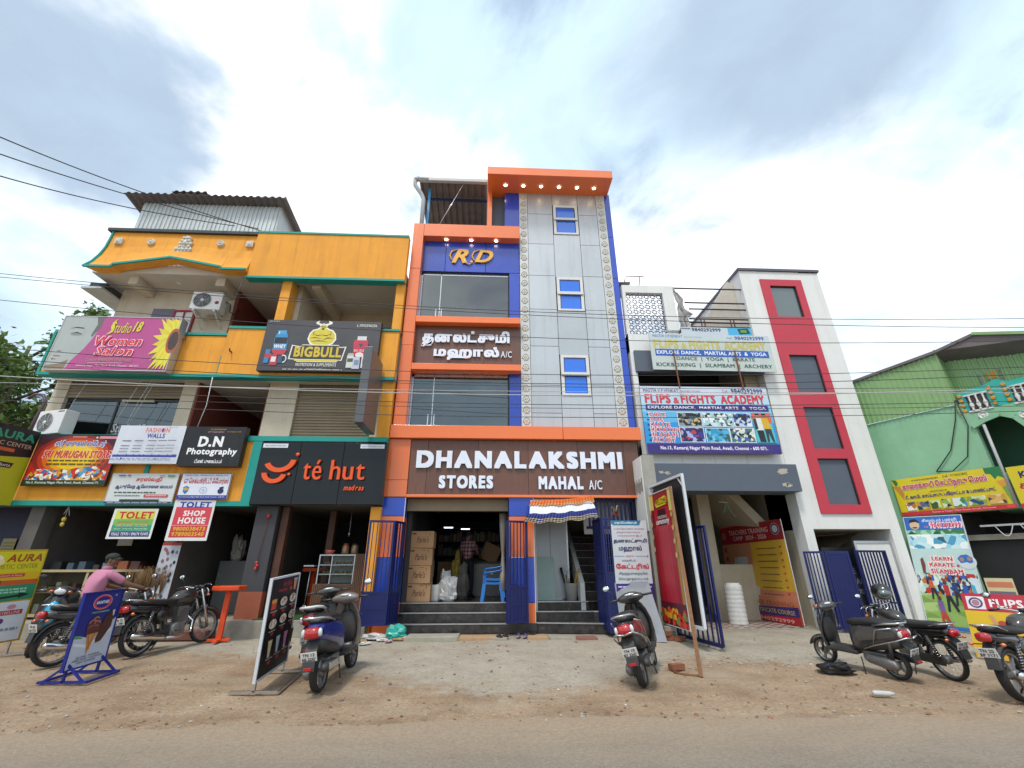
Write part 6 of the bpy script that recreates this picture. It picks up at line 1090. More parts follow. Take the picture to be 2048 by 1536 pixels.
def plate(root, x, z, tilt, text, w=.2, h=.11, y=0):
    L = Matrix.Translation((x, y, z)) @ Matrix.Rotation(tilt, 4, 'Y') @ Matrix.Rotation(-math.pi/2, 4, 'Z'); b = MB(); b.L = L; b.box(-w/2, w/2, 0, .006, -h/2, h/2, m_plate); o = b.build('number_plate', root, bevel=.002)
    t = MB(); t.L = L
    a, c = text.split('|'); put_text(t, a, -w*.36, w*.36, .005, h*.38, -.0025, P('#1c1c20'), .03); put_text(t, c, -w*.42, w*.42, -h*.38, -.008, -.0025, P('#1c1c20'), .03); t.build('lettering', o)
def mirror(root, p0, p1, y_out, face=(-1, 0, .1), big=1.0, mat=None):
    b = MB(); b.tube([p0, ((p0[0]+p1[0])/2-.01, (p0[1]+p1[1])/2, (p0[2]+p1[2])/2+.02), p1], .006, 6, mat or m_blackp); f = Vector(face).normalized(); rt = f.to_track_quat('X', 'Z').to_euler()
    b.ell(Vector(p1)-f*.014, (.016, .062*big, .042*big), mat or m_blackp, 14, 8, rt); b.build('mirror_arm', root)
    g = MB(); g.ell(Vector(p1)+f*.001, (.006, .055*big, .036*big), m_mir, 14, 8, rt); g.build('mirror', root)
def place(name, label, loc, az, lean, group='two-wheelers parked in front of the shops', cat='scooter', slope=None, scale=1.0):
    # front towards azimuth az (clockwise from +y); lean is to the left when positive
    s = math.degrees(math.atan(.03 if slope is None else slope))*math.cos(R(az))
    o = thing(name, label, cat, loc, 0, group); rot = Matrix.Rotation(R(90-az), 4, 'Z') @ Matrix.Rotation(R(-s), 4, 'Y') @ Matrix.Rotation(R(-lean), 4, 'X')
    o.rotation_euler = rot.to_euler(); o.scale = (scale,)*3; o.matrix_world = Matrix.Translation(loc) @ rot @ Matrix.Scale(scale, 4); return o
def scooter(name, label, loc, az, lean, body, accent, apron, text='TN 12|AB 5267', mir=2, guard=False, steer=0, dash=None, rack=True, white_rail=False, nose=None, scale=1.0):
    o = place(name, label, loc, az, lean, scale=scale); r = .215
    off = -.58     # rear axle is the origin's x = off; shift so that the rear contact patch is the origin
    rt = o
    def S(fn, nm, bevel=0, par=None):
        b = MB(); b.L = Matrix.Translation((.58, 0, 0)); fn(b); return b.build(nm, par or rt, None, bevel)
    w1 = wheel(rt, 0, r, .10, 5); w2 = wheel(rt, 1.24, r, .095, 5)
    S(lambda b: b.loft([sup(0, .705, .03, .03, -.90), sup(0, .705, .085, .075, -.86), sup(0, .70, .125, .115, -.76), sup(0, .675, .155, .15, -.60), sup(0, .64, .168, .18, -.42), sup(0, .60, .165, .21, -.24), sup(0, .555, .145, .23, -.10), sup(0, .52, .125, .21, -.02)], body), 'rear_body')
    S(lambda b: b.loft([sup(0, .565, .10, .07, -.80), sup(0, .53, .135, .10, -.62), sup(0, .50, .14, .11, -.38), sup(0, .47, .13, .12, -.15), sup(0, .44, .12, .12, -.02)], m_dpl), 'lower_body')
    S(lambda b: [b.loft([[(x, s*(hw+.004), z) for x, hw, z in q] for q in ([(-.78, .118, .66), (-.5, .163, .60), (-.2, .16, .53)], [(-.80, .12, .72), (-.5, .172, .68), (-.15, .165, .62)], [(-.74, .11, .78), (-.5, .15, .76), (-.2, .15, .70)])], accent, True, False, False) for s in (1, -1)], 'side_panel')
    S(lambda b: b.loft([sup(0, .825, .05, .02, -.80), sup(0, .835, .115, .045, -.74), sup(0, .84, .145, .055, -.58), sup(0, .83, .148, .06, -.38), sup(0, .80, .135, .058, -.18), sup(0, .785, .10, .05, -.03), sup(0, .78, .05, .03, .02)], m_seat), 'seat')
    S(lambda b: b.box(-.08, .44, -.165, .165, .29, .345, m_dpl), 'floorboard', .015)
    S(lambda b: b.box(-.02, .42, -.14, .14, .345, .352, m_tyre), 'floor_mat')
    def shield(b):
        secs = []
        for z, xf, hw in ((.27, .50, .15), (.36, .545, .185), (.50, .55, .20), (.66, .53, .205), (.80, .49, .18), (.90, .455, .135), (.95, .43, .09)):
            f = [(xf-.075*(t*t), hw*t, z) for t in (-1, -.8, -.5, -.2, .2, .5, .8, 1)]; k = [(x-.03, y*.96, z) for x, y, z in reversed(f)]; secs.append(f+k)
        b.loft(secs, apron)
    S(shield, 'front_apron')
    S(lambda b: b.loft([sup(0, .62, .10, .16, .40, 2.5), sup(0, .62, .13, .22, .44, 2.5), sup(0, .60, .14, .24, .475, 2.5)], m_dpl), 'inner_leg_shield')
    S(lambda b: b.loft([[(x+.02, y, z) for x, y, z in sup(0, .62, .10, .22, .52)], [(x, y, z) for x, y, z in sup(0, .64, .085, .18, .585)], [(x, y, z) for x, y, z in sup(0, .66, .04, .1, .615)]], nose or apron), 'nose')
    fender(rt, 1.24, r, r+.03, .14, 15, 175, apron, 'front_fender')
    [S(lambda b: b.tube([(.66, s*.075, .215), (.58, s*.07, .42), (.50, s*.04, .62)], .016, 8, m_dpl), 'fork') for s in (1, -1)]
    S(lambda b: b.tube([(.50, 0, .60), (.40, 0, .96)], .035, 10, m_dpl), 'steering_column')
    def cowl(b):
        secs = []
        for y, hw, hz, xc in ((-.20, .03, .03, .35), (-.16, .06, .05, .365), (-.08, .10, .08, .39), (0, .12, .09, .40), (.08, .10, .08, .39), (.16, .06, .05, .365), (.20, .03, .03, .35)):
            secs.append([(xc+hw*math.cos(2*math.pi*k/14), y, .985+hz*math.sin(2*math.pi*k/14)+.01) for k in range(14)])
        b.loft(secs, apron)
    S(lambda b: b.tube([(.40, .2, .99), (.50, .16, 1.02), (.56, .06, .88), (.55, .03, .6)], .005, 5, m_blackp), 'brake_cable'); S(lambda b: b.tube([(.40, -.2, .99), (.48, -.17, 1.03), (.55, -.07, .9), (.55, -.03, .6)], .005, 5, m_blackp), 'throttle_cable')
    S(cowl, 'handlebar_cowl'); S(lambda b: b.ell((.505, 0, .985), (.03, .085, .05), m_lens_w), 'headlight'); S(lambda b: b.ell((.33, 0, 1.045), (.055, .085, .02), dash or m_lens_w, 14, 6), 'dashboard')
    for s in (1, -1):
        S(lambda b: b.tube([(.36, s*.18, .995), (.34, s*.24, 1.0), (.31, s*.36, 1.0)], .017, 8, m_blackp), 'grip'); S(lambda b: b.tube([(.38, s*.2, 1.0), (.385, s*.27, .99), (.36, s*.35, .985)], .006, 5, m_steel), 'brake_lever'); S(lambda b: b.ell((.475, s*.13, .985), (.03, .035, .025), m_lens_o, 8, 6), 'indicator')
    for s in ((1, -1) if mir == 2 else ((mir,) if mir else ())): mirror(rt, (.58+.35, s*.22, 1.02), (.58+.34, s*.34, 1.20), s)
    S(lambda b: b.loft([sup(0, .70, .05, .045, -.925, 3), sup(0, .705, .10, .07, -.885, 3), sup(0, .705, .115, .075, -.84, 3)], m_lens_r), 'tail_light')
    [S(lambda b: b.ell((-.87, s*.105, .71), (.035, .028, .05), m_lens_w, 8, 6), 'rear_indicator') for s in (1, -1)]
    if rack: S(lambda b: b.tube([(-.50, .145, .80), (-.70, .15, .85), (-.88, .12, .875), (-.95, .0, .88), (-.88, -.12, .875), (-.70, -.15, .85), (-.50, -.145, .80)], .014 if not white_rail else .02, 8, m_steel if not white_rail else m_wplast), 'grab_rail')
    if guard: S(lambda b: [b.tube([(-.25, s*.18, .42), (-.5, s*.205, .52), (-.82, s*.18, .62), (-.97, s*.12, .68), (-.98, 0, .66)], .011, 7, m_steel) for s in (1, -1)]+[b.tube([(-.45, s*.2, .5), (-.55, s*.195, .75), (-.8, s*.16, .80)], .010, 7, m_steel) for s in (1, -1)], 'crash_guard')
    S(lambda b: b.loft([[(x, y, z) for y, z in ((-.075, 0), (.075, 0))]+[(x+.012, y, z) for y, z in ((.075, 0), (-.075, 0))] for x, z in ((-.84, .60), (-.90, .50), (-.94, .38), (-.95, .30))] if False else [[(x, -.075, z), (x, .075, z), (x+.014, .075, z), (x+.014, -.075, z)] for x, z in ((-.80, .62), (-.88, .50), (-.93, .40), (-.95, .30))], m_dpl, False), 'rear_mudguard')
    plate(rt, .58-.935, .455, R(-18), text); S(lambda b: b.box(-.965, -.95, -.05, .05, .31, .345, m_lens_r), 'reflector', .004)
    S(lambda b: b.loft([[(x, y, z) for x, y, z in sup(.115, zc, .055, hh, xx)] for xx, zc, hh in ((-.70, .225, .03), (-.66, .23, .075), (-.52, .235, .085), (-.36, .25, .07), (-.24, .26, .06), (-.2, .27, .03))], m_eng), 'transmission_case'); S(lambda b: b.box(-.5, -.1, -.09, .06, .22, .36, m_eng), 'engine', .02)
    S(lambda b: b.lathe([(0, -.86), (.04, -.85), (.055, -.80), (.06, -.55), (.045, -.44), (.02, -.40), (0, -.38)], (0, -.15, .30), 'X', 14, m_dpl), 'exhaust'); S(lambda b: b.box(-.80, -.50, -.215, -.20, .27, .35, m_steel), 'heat_shield', .006)
    S(lambda b: [b.tube([(-.62, .10, .30), (-.66, .12, .56)], .028, 8, m_dpl), b.tube([(-.10, .11, .26), (-.16, .20, .02)], .010, 6, m_dpl), b.tube([(-.2, -.12, .22), (-.24, -.15, .06)], .010, 6, m_dpl)], 'stand_and_shock')
    return o
def motorcycle(name, label, loc, az, lean, body, text='TN 07|CR 6158', mir=2, sticker=None, seat2=False, cat='motorcycle', tail=None, group='two-wheelers parked in front of the shops', fat=0.0, spokes=20, scale=1.0):
    o = place(name, label, loc, az, lean, group, cat, scale=scale); r = .30
    def S(fn, nm, bevel=0): b = MB(); b.L = Matrix.Translation((.60, 0, 0)); fn(b); return b.build(nm, o, None, bevel)
    wheel(o, 0, r, .095+fat, spokes, hub=.06); wheel(o, 1.26, r, .085+fat*.6, spokes, hub=.055)
    fender(o, 0, r, r+.035, .13, 25, 165, m_dpl if tail is None else tail, 'rear_fender'); fender(o, 1.26, r, r+.03, .11, 10, 170, body, 'front_fender')
    [S(lambda b: b.tube([(.66, s*.075, .30), (.56, s*.08, .60), (.44, s*.085, .96)], [.022, .024, .018], 8, m_steel), 'fork') for s in (1, -1)]; [S(lambda b: b.bar((.60, s*.07, .52), (.62, s*.06, .66), .01, .02, m_steel), 'fender_stay') for s in (1, -1)]
    S(lambda b: b.loft([sup(0, .80, .05, .04, -.10), sup(0, .82, .09, .085, -.06), sup(0, .845, .125, .115, .05), sup(0, .86, .145, .12, .17), sup(0, .87, .13, .115, .29), sup(0, .87, .09, .09, .37), sup(0, .87, .04, .04, .40)], body), 'fuel_tank'); S(lambda b: b.lathe([(0, .985), (.035, .985), (.04, .97), (.04, .95)], (.2, 0, 0), 'Z', 14, m_chr), 'fuel_cap')
    S(lambda b: b.loft([sup(0, .83, .05, .03, -.80), sup(0, .825, .11, .045, -.74), sup(0, .815, .135, .055, -.55), sup(0, .79, .14, .055, -.30), sup(0, .785, .115, .055, -.08), sup(0, .80, .07, .04, .0)], m_seat), 'seat')
    S(lambda b: b.loft([sup(0, .74, .06, .04, -.88), sup(0, .735, .085, .06, -.78), sup(0, .70, .10, .085, -.55), sup(0, .66, .10, .10, -.30), sup(0, .62, .09, .10, -.15)], body), 'tail_section'); [S(lambda b: b.ell((-.28, s*.105, .58), (.14, .03, .10), body, 12, 8), 'side_cover') for s in (1, -1)]
    S(lambda b: b.tube([(-.55, .12, .80), (-.75, .125, .86), (-.90, .08, .88), (-.92, 0, .88), (-.90, -.08, .88), (-.75, -.125, .86), (-.55, -.12, .80)], .012, 8, m_chr), 'grab_rail')
    S(lambda b: b.loft([sup(0, .74, .06, .045, -.945, 3), sup(0, .74, .085, .058, -.91, 3), sup(0, .74, .08, .06, -.87, 3)], m_lens_r), 'tail_light'); plate(o, .60-.955, .565, R(-15), text, .21, .115)
    S(lambda b: b.loft([[(x, -.07, z), (x, .07, z), (x+.012, .07, z), (x+.012, -.07, z)] for x, z in ((-.80, .70), (-.88, .62), (-.94, .52), (-.97, .38))], m_dpl, False), 'rear_mudguard')
    for s in (1, -1):
        S(lambda b: [b.tube([(-.86, s*.06, .66), (-.88, s*.15, .66)], .007, 6, m_blackp), b.ell((-.885, s*.17, .66), (.025, .03, .022), m_lens_o, 8, 6)], 'rear_indicator'); S(lambda b: [b.tube([(.50, s*.08, .84), (.51, s*.15, .84)], .007, 6, m_blackp), b.ell((.515, s*.17, .84), (.025, .03, .022), m_lens_o, 8, 6)], 'front_indicator')
        S(lambda b: b.tube([(.36, s*.26, 1.03), (.31, s*.38, 1.01)], .017, 8, m_blackp), 'grip'); S(lambda b: b.tube([(.39, s*.24, 1.03), (.40, s*.3, 1.02), (.37, s*.38, 1.0)], .005, 5, m_steel), 'lever')
        S(lambda b: [b.tube([(-.60, s*.12, .33), (-.50, s*.125, .66)], .026, 10, m_dpl)]+[b.tube([(-.60+.1*k/9+.033*math.cos(q*1.57), s*.1225+.033*math.sin(q*1.57), .36+.27*k/9+.0075*q) for k in range(9) for q in range(4)], .005, 4, m_chr)], 'rear_shock'); S(lambda b: b.tube([(-.05, s*.1, .30), (-.05, s*.24, .30)], .012, 6, m_blackp), 'foot_peg')
        if mir in (2, s): mirror(o, (.60+.38, s*.26, 1.05), (.60+.36, s*.36, 1.22), s)
    S(lambda b: b.tube([(.31, .37, 1.01), (.37, .24, 1.03), (.42, .12, 1.0), (.42, 0, .97), (.42, -.12, 1.0), (.37, -.24, 1.03), (.31, -.37, 1.01)], .012, 8, m_chr), 'handlebar')
    S(lambda b: b.tube([(.39, .25, 1.03), (.52, .22, 1.06), (.58, .1, .95), (.5, .08, .7)], .005, 5, m_blackp), 'clutch_cable'); S(lambda b: b.tube([(.39, -.25, 1.03), (.52, -.2, 1.07), (.6, -.1, .9), (.62, -.08, .45)], .005, 5, m_blackp), 'brake_cable')
    S(lambda b: b.ell((.52, 0, .90), (.10, .105, .095), body, 14, 10), 'headlight_bowl'); S(lambda b: b.ell((.60, 0, .90), (.03, .085, .075), m_lens_w, 14, 8), 'headlight'); S(lambda b: [b.lathe([(0, .02), (.042, .02), (.045, 0), (.045, -.04), (0, -.05)], (.44, s*.05, 1.01), 'Z', 12, m_blackp) for s in (1, -1)]+[b.lathe([(0, .022), (.036, .022)], (.44, s*.05, 1.01), 'Z', 12, m_lens_w) for s in (1, -1)], 'gauges')
    S(lambda b: [b.tube(p, .016, 7, m_dpl) for p in ([(.42, 0, .90), (.34, 0, .55), (.20, 0, .26), (-.2, 0, .24)], [(.42, 0, .86), (.0, 0, .74), (-.3, .08, .72), (-.75, .09, .76)], [(-.3, -.08, .72), (-.75, -.09, .76)], [(-.2, .09, .26), (-.32, .09, .72)], [(-.2, -.09, .26), (-.32, -.09, .72)])], 'frame')
    S(lambda b: [b.box(-.12, .16, -.11, .11, .24, .42, m_eng), b.lathe([(0, -.14), (.095, -.135), (.10, -.1), (.10, .1), (.095, .135), (0, .14)], (-.02, 0, .33), 'Y', 16, m_eng)], 'crankcase', .015); S(lambda b: [b.box(.06-.075+.02*k, .06+.075+.02*k, -.085, .085, .43+.03*k, .445+.03*k, m_eng) for k in range(8)]+[b.box(.02, .24, -.06, .06, .42, .69, m_eng)], 'cylinder')
    S(lambda b: b.tube([(.22, -.05, .52), (.32, -.09, .42), (.26, -.13, .24), (.0, -.14, .19), (-.25, -.145, .21)], .02, 8, m_chr), 'exhaust_pipe'); S(lambda b: b.tube([(-.22, -.145, .21), (-.30, -.15, .23), (-.60, -.16, .28), (-.82, -.165, .32), (-.85, -.165, .325)], [.022, .045, .05, .045, .025], 12, m_chr), 'muffler')
    [S(lambda b: b.bar((-.60, s*.1, .30), (-.16, s*.09, .32), .02, .04, m_dpl), 'swing_arm') for s in (1, -1)]; S(lambda b: b.loft([[(x, .105, .30+.07), (x, .125, .30+.07), (x, .125, .30-.07), (x, .105, .30-.07)] for x in (-.66, -.6, -.2, -.14)], m_dpl), 'chain_case', .01); S(lambda b: b.tube([(-.10, .1, .24), (-.16, .24, .03)], .011, 6, m_dpl), 'side_stand')
    return o
def car_paint(name, col, coat=.8, rough=.3): return M(name, col, rough, .1, 4, coat=coat, dirt=.30, dcol='#7d7263')
pb = car_paint('gloss_black_paint', (.012, .012, .014)); pn = car_paint('royal_blue_paint', (.012, .022, .17)); pg = car_paint('graphite_grey_paint', (.075, .072, .07)); pgr = car_paint('metal_grey_paint', (.05, .052, .056)); pc = car_paint('cyan_paint', (.01, .42, .68)); pdr = car_paint('dark_red_black_paint', (.02, .015, .015))
ptp = car_paint('taupe_paint', (.15, .13, .12))
def gl(x, y): return (x, y, gz(y)-.004)
scooter('scooter', 'royal blue and grey scooter parked in front of the cafe menu standee', gl(-2.16, 6.72), 2, 6, pn, pn, ptp, 'TN 13|AK 5247', mir=-1)
scooter('scooter', 'black scooter tucked behind the blue scooter near the cafe', gl(-2.62, 7.75), -6, 7, pb, m_dpl, pb, 'TN 12|W 2046', mir=0, white_rail=True)
scooter('scooter', 'black scooter with red stripe and crash guard in front of the hall notice board', gl(2.06, 6.74), 25, 13, pb, M('red_stripe_paint', (.32, .012, .02), .3, .1, coat=.6), pb, 'TN 10|BY 3247', mir=1, guard=True)
scooter('scooter', 'dusty grey scooter seen from its left side beside the driveway', gl(5.70, 6.88), -15, 7, pgr, pg, pgr, 'TN 13|AS 4372', mir=1, guard=True, scale=.85)
scooter('scooter', 'black scooter with cyan panels behind the cosmetics standee', gl(-8.35, 9.95), 150, 5, m_dpl, pc, pb, 'TN 12|K 3344', mir=2, rack=False, nose=pc)
motorcycle('motorcycle', 'black motorcycle with chrome muffler beside the orange cafe table', gl(-5.92, 8.75), 17, 7, pb, 'TN 13|BL 2981', mir=1)
RB = motorcycle('motorcycle', 'motorcycle ridden by the man in pink shirt behind the ice cream standee', gl(-6.70, 8.12), 24, 2, pg, 'TN 02|AH 7733', mir=2, tail=m_dpl, fat=.02)
motorcycle('motorcycle', 'black motorcycle with helmet parked beside the grey scooter', gl(6.40, 6.80), -4, 7, pb, 'TN 13|BC 5534', mir=2, scale=.84)
motorcycle('motorcycle', 'black motorcycle with orange tail panel cut by the right edge of the photo', gl(6.30, 5.86), 72, 5, pdr, 'TN 25|BP 7171', mir=1, fat=.03, spokes=6, scale=.92)
HM = thing('helmet', 'black helmet hanging on the handlebar of the motorcycle at right', 'helmet', (6.42, 7.64, .98)); b = MB(); b.ell((0, 0, .10), (.13, .16, .13), pb, 18, 12); b.build('shell', HM); b = MB(); b.ell((-.03, -.09, .08), (.105, .085, .07), m_gl_grey, 14, 8); b.build('visor', HM)
# ================================================================ gates
def gate_leaf(root, p, q, z0, z1, nb, solid=.0, sheet_frac=.0, bw=.025):
    p = Vector((p[0], p[1], 0)); q = Vector((q[0], q[1], 0)); L = (q-p).length; rz = math.atan2(q.y-p.y, q.x-p.x); Lm = Matrix.Translation((p.x, p.y, 0)) @ Matrix.Rotation(rz, 4, 'Z')
    def mk(name, fn, bevel=0): b = MB(root); b.L = Lm; fn(b); return b.build(name, root, None, bevel)
    zs = z0+(z1-z0)*solid
    mk('gate_frame', lambda b: [b.box(0, .045, -.02, .02, z0, z1, m_navy), b.box(L-.045, L, -.02, .02, z0, z1, m_navy), b.box(.045, L-.045, -.019, .019, z1-.045, z1, m_navy), b.box(.045, L-.045, -.019, .019, z0, z0+.045, m_navy), b.box(.045, L-.045, -.018, .018, zs-.02, zs+.02, m_navy)])
    for k in range(nb):
        x = .045+(L-.09)*(k+.5)/nb; mk('gate_bar', lambda b: b.box(x-bw/2, x+bw/2, -.012, .012, zs if solid and sheet_frac else z0, z1-.045, m_navy))
    if solid: mk('gate_sheet', lambda b: [b.box(.045, L-.045, -.006, .006, z0+.045, zs-.02, m_navy), b.box(.045, L-.045, -.015, .015, (z0+zs)/2-.012, (z0+zs)/2+.012, m_navy)])
G1 = thing('folding_gate', 'navy folding gate leaf open at the left of the store entrance', 'gate', (-2.4, 10.3, .3), group='navy steel gates'); gate_leaf(G1, (-2.66, 10.12), (-2.13, 10.24), .36, 2.42, 5, .30, 0, .018); gate_leaf(G1, (-2.12, 10.25), (-1.99, 10.66), .36, 2.42, 3, .30)
G2 = thing('folding_gate', 'navy folding gate leaf open at the middle pillar of the store', 'gate', (.6, 10.4, .3), group='navy steel gates'); gate_leaf(G2, (.36, 10.34), (.83, 10.52), .36, 2.44, 5, .34, 0, .018); gate_leaf(G2, (.36, 10.35), (.40, 10.70), .36, 2.44, 3, .34)
G3 = thing('folding_gate', 'navy gate leaf standing edge-on beside the hall notice board', 'gate', (2.6, 10.3, .2), group='navy steel gates'); gate_leaf(G3, (2.44, 10.85), (2.46, 10.12), .24, 2.48, 6, .5); gate_leaf(G3, (2.47, 10.11), (2.70, 10.03), .20, 2.48, 3, .5)
G4 = thing('driveway_gate', 'navy gate leaf with white gaps at the left of the academy doorway', 'gate', (7.8, 10.5, .2), group='navy steel gates'); gate_leaf(G4, (7.30, 10.62), (7.66, 10.42), .2, 1.78, 5, 0); gate_leaf(G4, (7.67, 10.42), (8.14, 10.30), .16, 1.78, 9, .97)
G5 = thing('driveway_gate', 'navy gate leaf in front of the white panel at the academy doorway', 'gate', (8.9, 10.5, .2), group='navy steel gates'); gate_leaf(G5, (8.42, 10.45), (9.34, 10.66), .2, 1.80, 9, 0); 
G6 = thing('driveway_gate', 'navy gate leaf behind the red welcome banner', 'gate', (3.95, 9.4, .2), group='navy steel gates'); gate_leaf(G6, (3.88, 10.1), (4.10, 8.62), .16, 2.2, 9, 0)
# ================================================================ frilled cloth canopy over the stair entrance
CC = thing('cloth_canopy', 'white cloth canopy with orange and blue gold-edged frills', 'canopy', (1.6, 10.4, 2.6)); m_cl = M('white_cloth', (.66, .68, .74), .85, .06, 6, bump=.2); m_clo = M('orange_satin', (.72, .15, .015), .5, .15, 12); m_clb = M('blue_satin', (.02, .03, .22), .5, .2, 12); m_zari = M('gold_trim', (.62, .52, .25), .4, .2, 30)
def cloth(name, P0, P1, Q0, Q1, mat, pleats, amp, sag, nu=120, nv=6, trims=()):
    V = []; F = []; 
    for j in range(nv+1):
        v = j/nv
        for i in range(nu+1):
            u = i/nu; a = Vector(P0).lerp(Vector(P1), u); c = Vector(Q0).lerp(Vector(Q1), u); p = a.lerp(c, v); s = -sag*4*u*(1-u)
            w = amp*(.25+v)*math.sin(2*math.pi*pleats*u+1.3*math.sin(9*u)); V.append((p.x, p.y+w, p.z+s+.02*math.sin(23*u)*v*(1 if amp else 0)))
    for j in range(nv):
        for i in range(nu): a = j*(nu+1)+i; F.append((a, a+1, a+nu+2, a+nu+1))
    b = MB(CC); b.add(V, F, mat, True)
    for v0, v1 in trims:
        W = []; n = nu+1
        for i in range(n):
            for v in (v0, v1): j = min(nv-1, int(v*nv)); t = v*nv-j; p = Vector(V[j*n+i]).lerp(Vector(V[(j+1)*n+i]), t); W.append((p.x, p.y-.004, p.z))
        b.add(W, [(2*i, 2*i+1, 2*i+3, 2*i+2) for i in range(nu)], m_zari, True)
    b.build(name, CC)
cloth('canopy_sheet', (.95, 10.86, 3.02), (2.42, 10.86, 3.06), (.86, 10.16, 2.56), (2.38, 10.14, 2.68), m_cl, 3, .01, .03); cloth('top_frill', (.93, 10.52, 2.90), (2.40, 10.42, 3.0), (.86, 10.48, 2.765), (2.42, 10.40, 2.865), m_clo, 22, .03, .02, trims=((.62, .72), (.86, .97))); cloth('bottom_frill', (.84, 10.15, 2.57), (2.38, 10.13, 2.70), (.72, 10.12, 2.38), (2.40, 10.10, 2.50), m_clb, 24, .03, .05, trims=((.55, .64), (.76, .84), (.92, .99)))
# ================================================================ people
m_skin = M('brown_skin', (.20, .095, .055), .55, .12, 8); m_hair = M('black_hair', (.012, .011, .01), .6)
def skin_geo(J, E, root, sub=2):
    me = bpy.data.meshes.new('body'); me.from_pydata([j[0] for j in J], E, []); o = bpy.data.objects.new('body', me); COL.objects.link(o)
    o.modifiers.new('skin', 'SKIN'); s = o.modifiers.new('sub', 'SUBSURF'); s.levels = sub; s.render_levels = sub
    for i, j in enumerate(J): d = me.skin_vertices[0].data[i]; r = j[1]; d.radius = (r, r) if not isinstance(r, tuple) else r; d.use_root = (i == root)
    bpy.context.view_layer.update(); dg = bpy.context.evaluated_depsgraph_get(); m2 = bpy.data.meshes.new_from_object(o.evaluated_get(dg))
    V = [v.co.copy() for v in m2.vertices]; F = [tuple(p.vertices) for p in m2.polygons]; bpy.data.objects.remove(o); bpy.data.meshes.remove(me); bpy.data.meshes.remove(m2); return V, F
def person(name, label, loc, rz, K, shirt, trousers, hat=None, head_turn=0.0, shoe=True, fingers=True):
    # K: joints in metres in the figure's own frame: x forward, y left, z up
    o = thing(name, label, 'person', loc, rz); g = lambda k: Vector(K[k])
    J = [(g('pelvis'), .12), (g('waist'), .115), (g('chest'), .135), (g('neckb'), .07), (g('neck'), .052)]; E = [(0, 1), (1, 2), (2, 3), (3, 4)]
    hd = g('head'); J += [(hd-Vector((0, 0, .05)), .072), (hd+Vector((0, 0, .045)), .082), (hd+Vector((0, 0, .095)), .05)]; E += [(4, 5), (5, 6), (6, 7)]
    for s in 'lr':
        n = len(J); J += [(g('sh'+s), .055), (g('el'+s), .042), (g('wr'+s), .029)]; E += [(2, n), (n, n+1), (n+1, n+2)]
        n = len(J); J += [(g('hip'+s), .088), (g('kn'+s), .062), (g('an'+s), .04), (g('to'+s), .035)]; E += [(0, n), (n, n+1), (n+1, n+2), (n+2, n+3)]
    V, F = skin_geo(J, E, 0); b = MB(); b.add(V, F, m_skin, True); tm = Matrix.Rotation(head_turn, 3, 'Z')
    f = lambda x, y, z: hd+tm @ Vector((x, y, z))
    b.ell(f(.012, 0, .02), (.092, .072, .105), m_skin, 16, 12, Euler((0, 0, head_turn))); b.ell(f(.105, 0, 0), (.022, .014, .022), m_skin, 8, 6); b.ell(f(.085, 0, -.05), (.018, .028, .009), M('lip', (.16, .05, .04), .5), 8, 5); b.ell(f(.07, 0, -.08), (.03, .035, .025), m_skin, 8, 6)
    for s in (1, -1): b.ell(f(0, s*.078, 0), (.022, .01, .032), m_skin, 8, 6); b.ell(f(.088, s*.03, .025), (.010, .015, .008), m_wplast, 8, 5); b.ell(f(.096, s*.03, .025), (.005, .007, .007), m_hair, 6, 5)
    for s in 'lr':
        w = g('wr'+s); d = (w-g('el'+s)).normalized(); sd = d.cross(Vector((0, 0, 1))).normalized(); dn = sd.cross(d).normalized(); dn = dn if dn.z < 0 else -dn
        pc = w+d*.05; b.ell(pc, (.045, .045, .026), m_skin, 10, 8)
        for k, (t, l) in enumerate(((-.03, .062), (-.01, .07), (.01, .066), (.03, .052))): a = pc+d*.035+sd*t; b.tube([a, a+d*l*.5+dn*.01, a+d*l*.6+dn*.045], [.0095, .009, .007], 6, m_skin)
        th = pc-sd*(.04 if s == 'l' else -.04); b.tube([pc, th+d*.02, th+d*.05+dn*.015], [.014, .011, .008], 6, m_skin)
    b.build('body', o)
    J = [(g('pelvis')+Vector((0, 0, -.02)), .135), (g('waist'), .14), (g('chest'), .16), (g('neckb')-Vector((0, 0, .015)), .082)]; E = [(0, 1), (1, 2), (2, 3)]
    for s in 'lr': n = len(J); e = g('sh'+s).lerp(g('el'+s), .78); J += [(g('sh'+s), .072), (e, .062)]; E += [(2, n), (n, n+1)]
    V, F = skin_geo(J, E, 0); c = MB(); c.add(V, F, shirt, True); co = c.build('shirt', o)
    cb = MB(); cb.lathe([(.062, -.02), (.072, .0), (.066, .03)], tuple(g('neckb')+Vector((0, 0, .035))), 'Z', 14, shirt); cb.build('collar', co)
    J = [(g('pelvis'), .125)]; E = []
    for s in 'lr': n = len(J); J += [(g('hip'+s), .102), (g('kn'+s), .078), (g('an'+s), .062)]; E += [(0, n), (n, n+1), (n+1, n+2)]
    V, F = skin_geo(J, E, 0); c = MB(); c.add(V, F, trousers, True); c.build('trousers', o)
    if shoe:
        for s in 'lr': a = g('an'+s); t = g('to'+s); c = MB(); c.loft([[(a+(t-a)*u+Vector((0, w*math.cos(q), h*math.sin(q)-.0))) for q in [2*math.pi*k/10 for k in range(10)]] for u, w, h in ((-.5, .03, .03), (-.2, .042, .045), (.5, .045, .042), (1.1, .045, .032), (1.5, .02, .015))], m_blackp); c.build('shoe', o)
    h = MB()
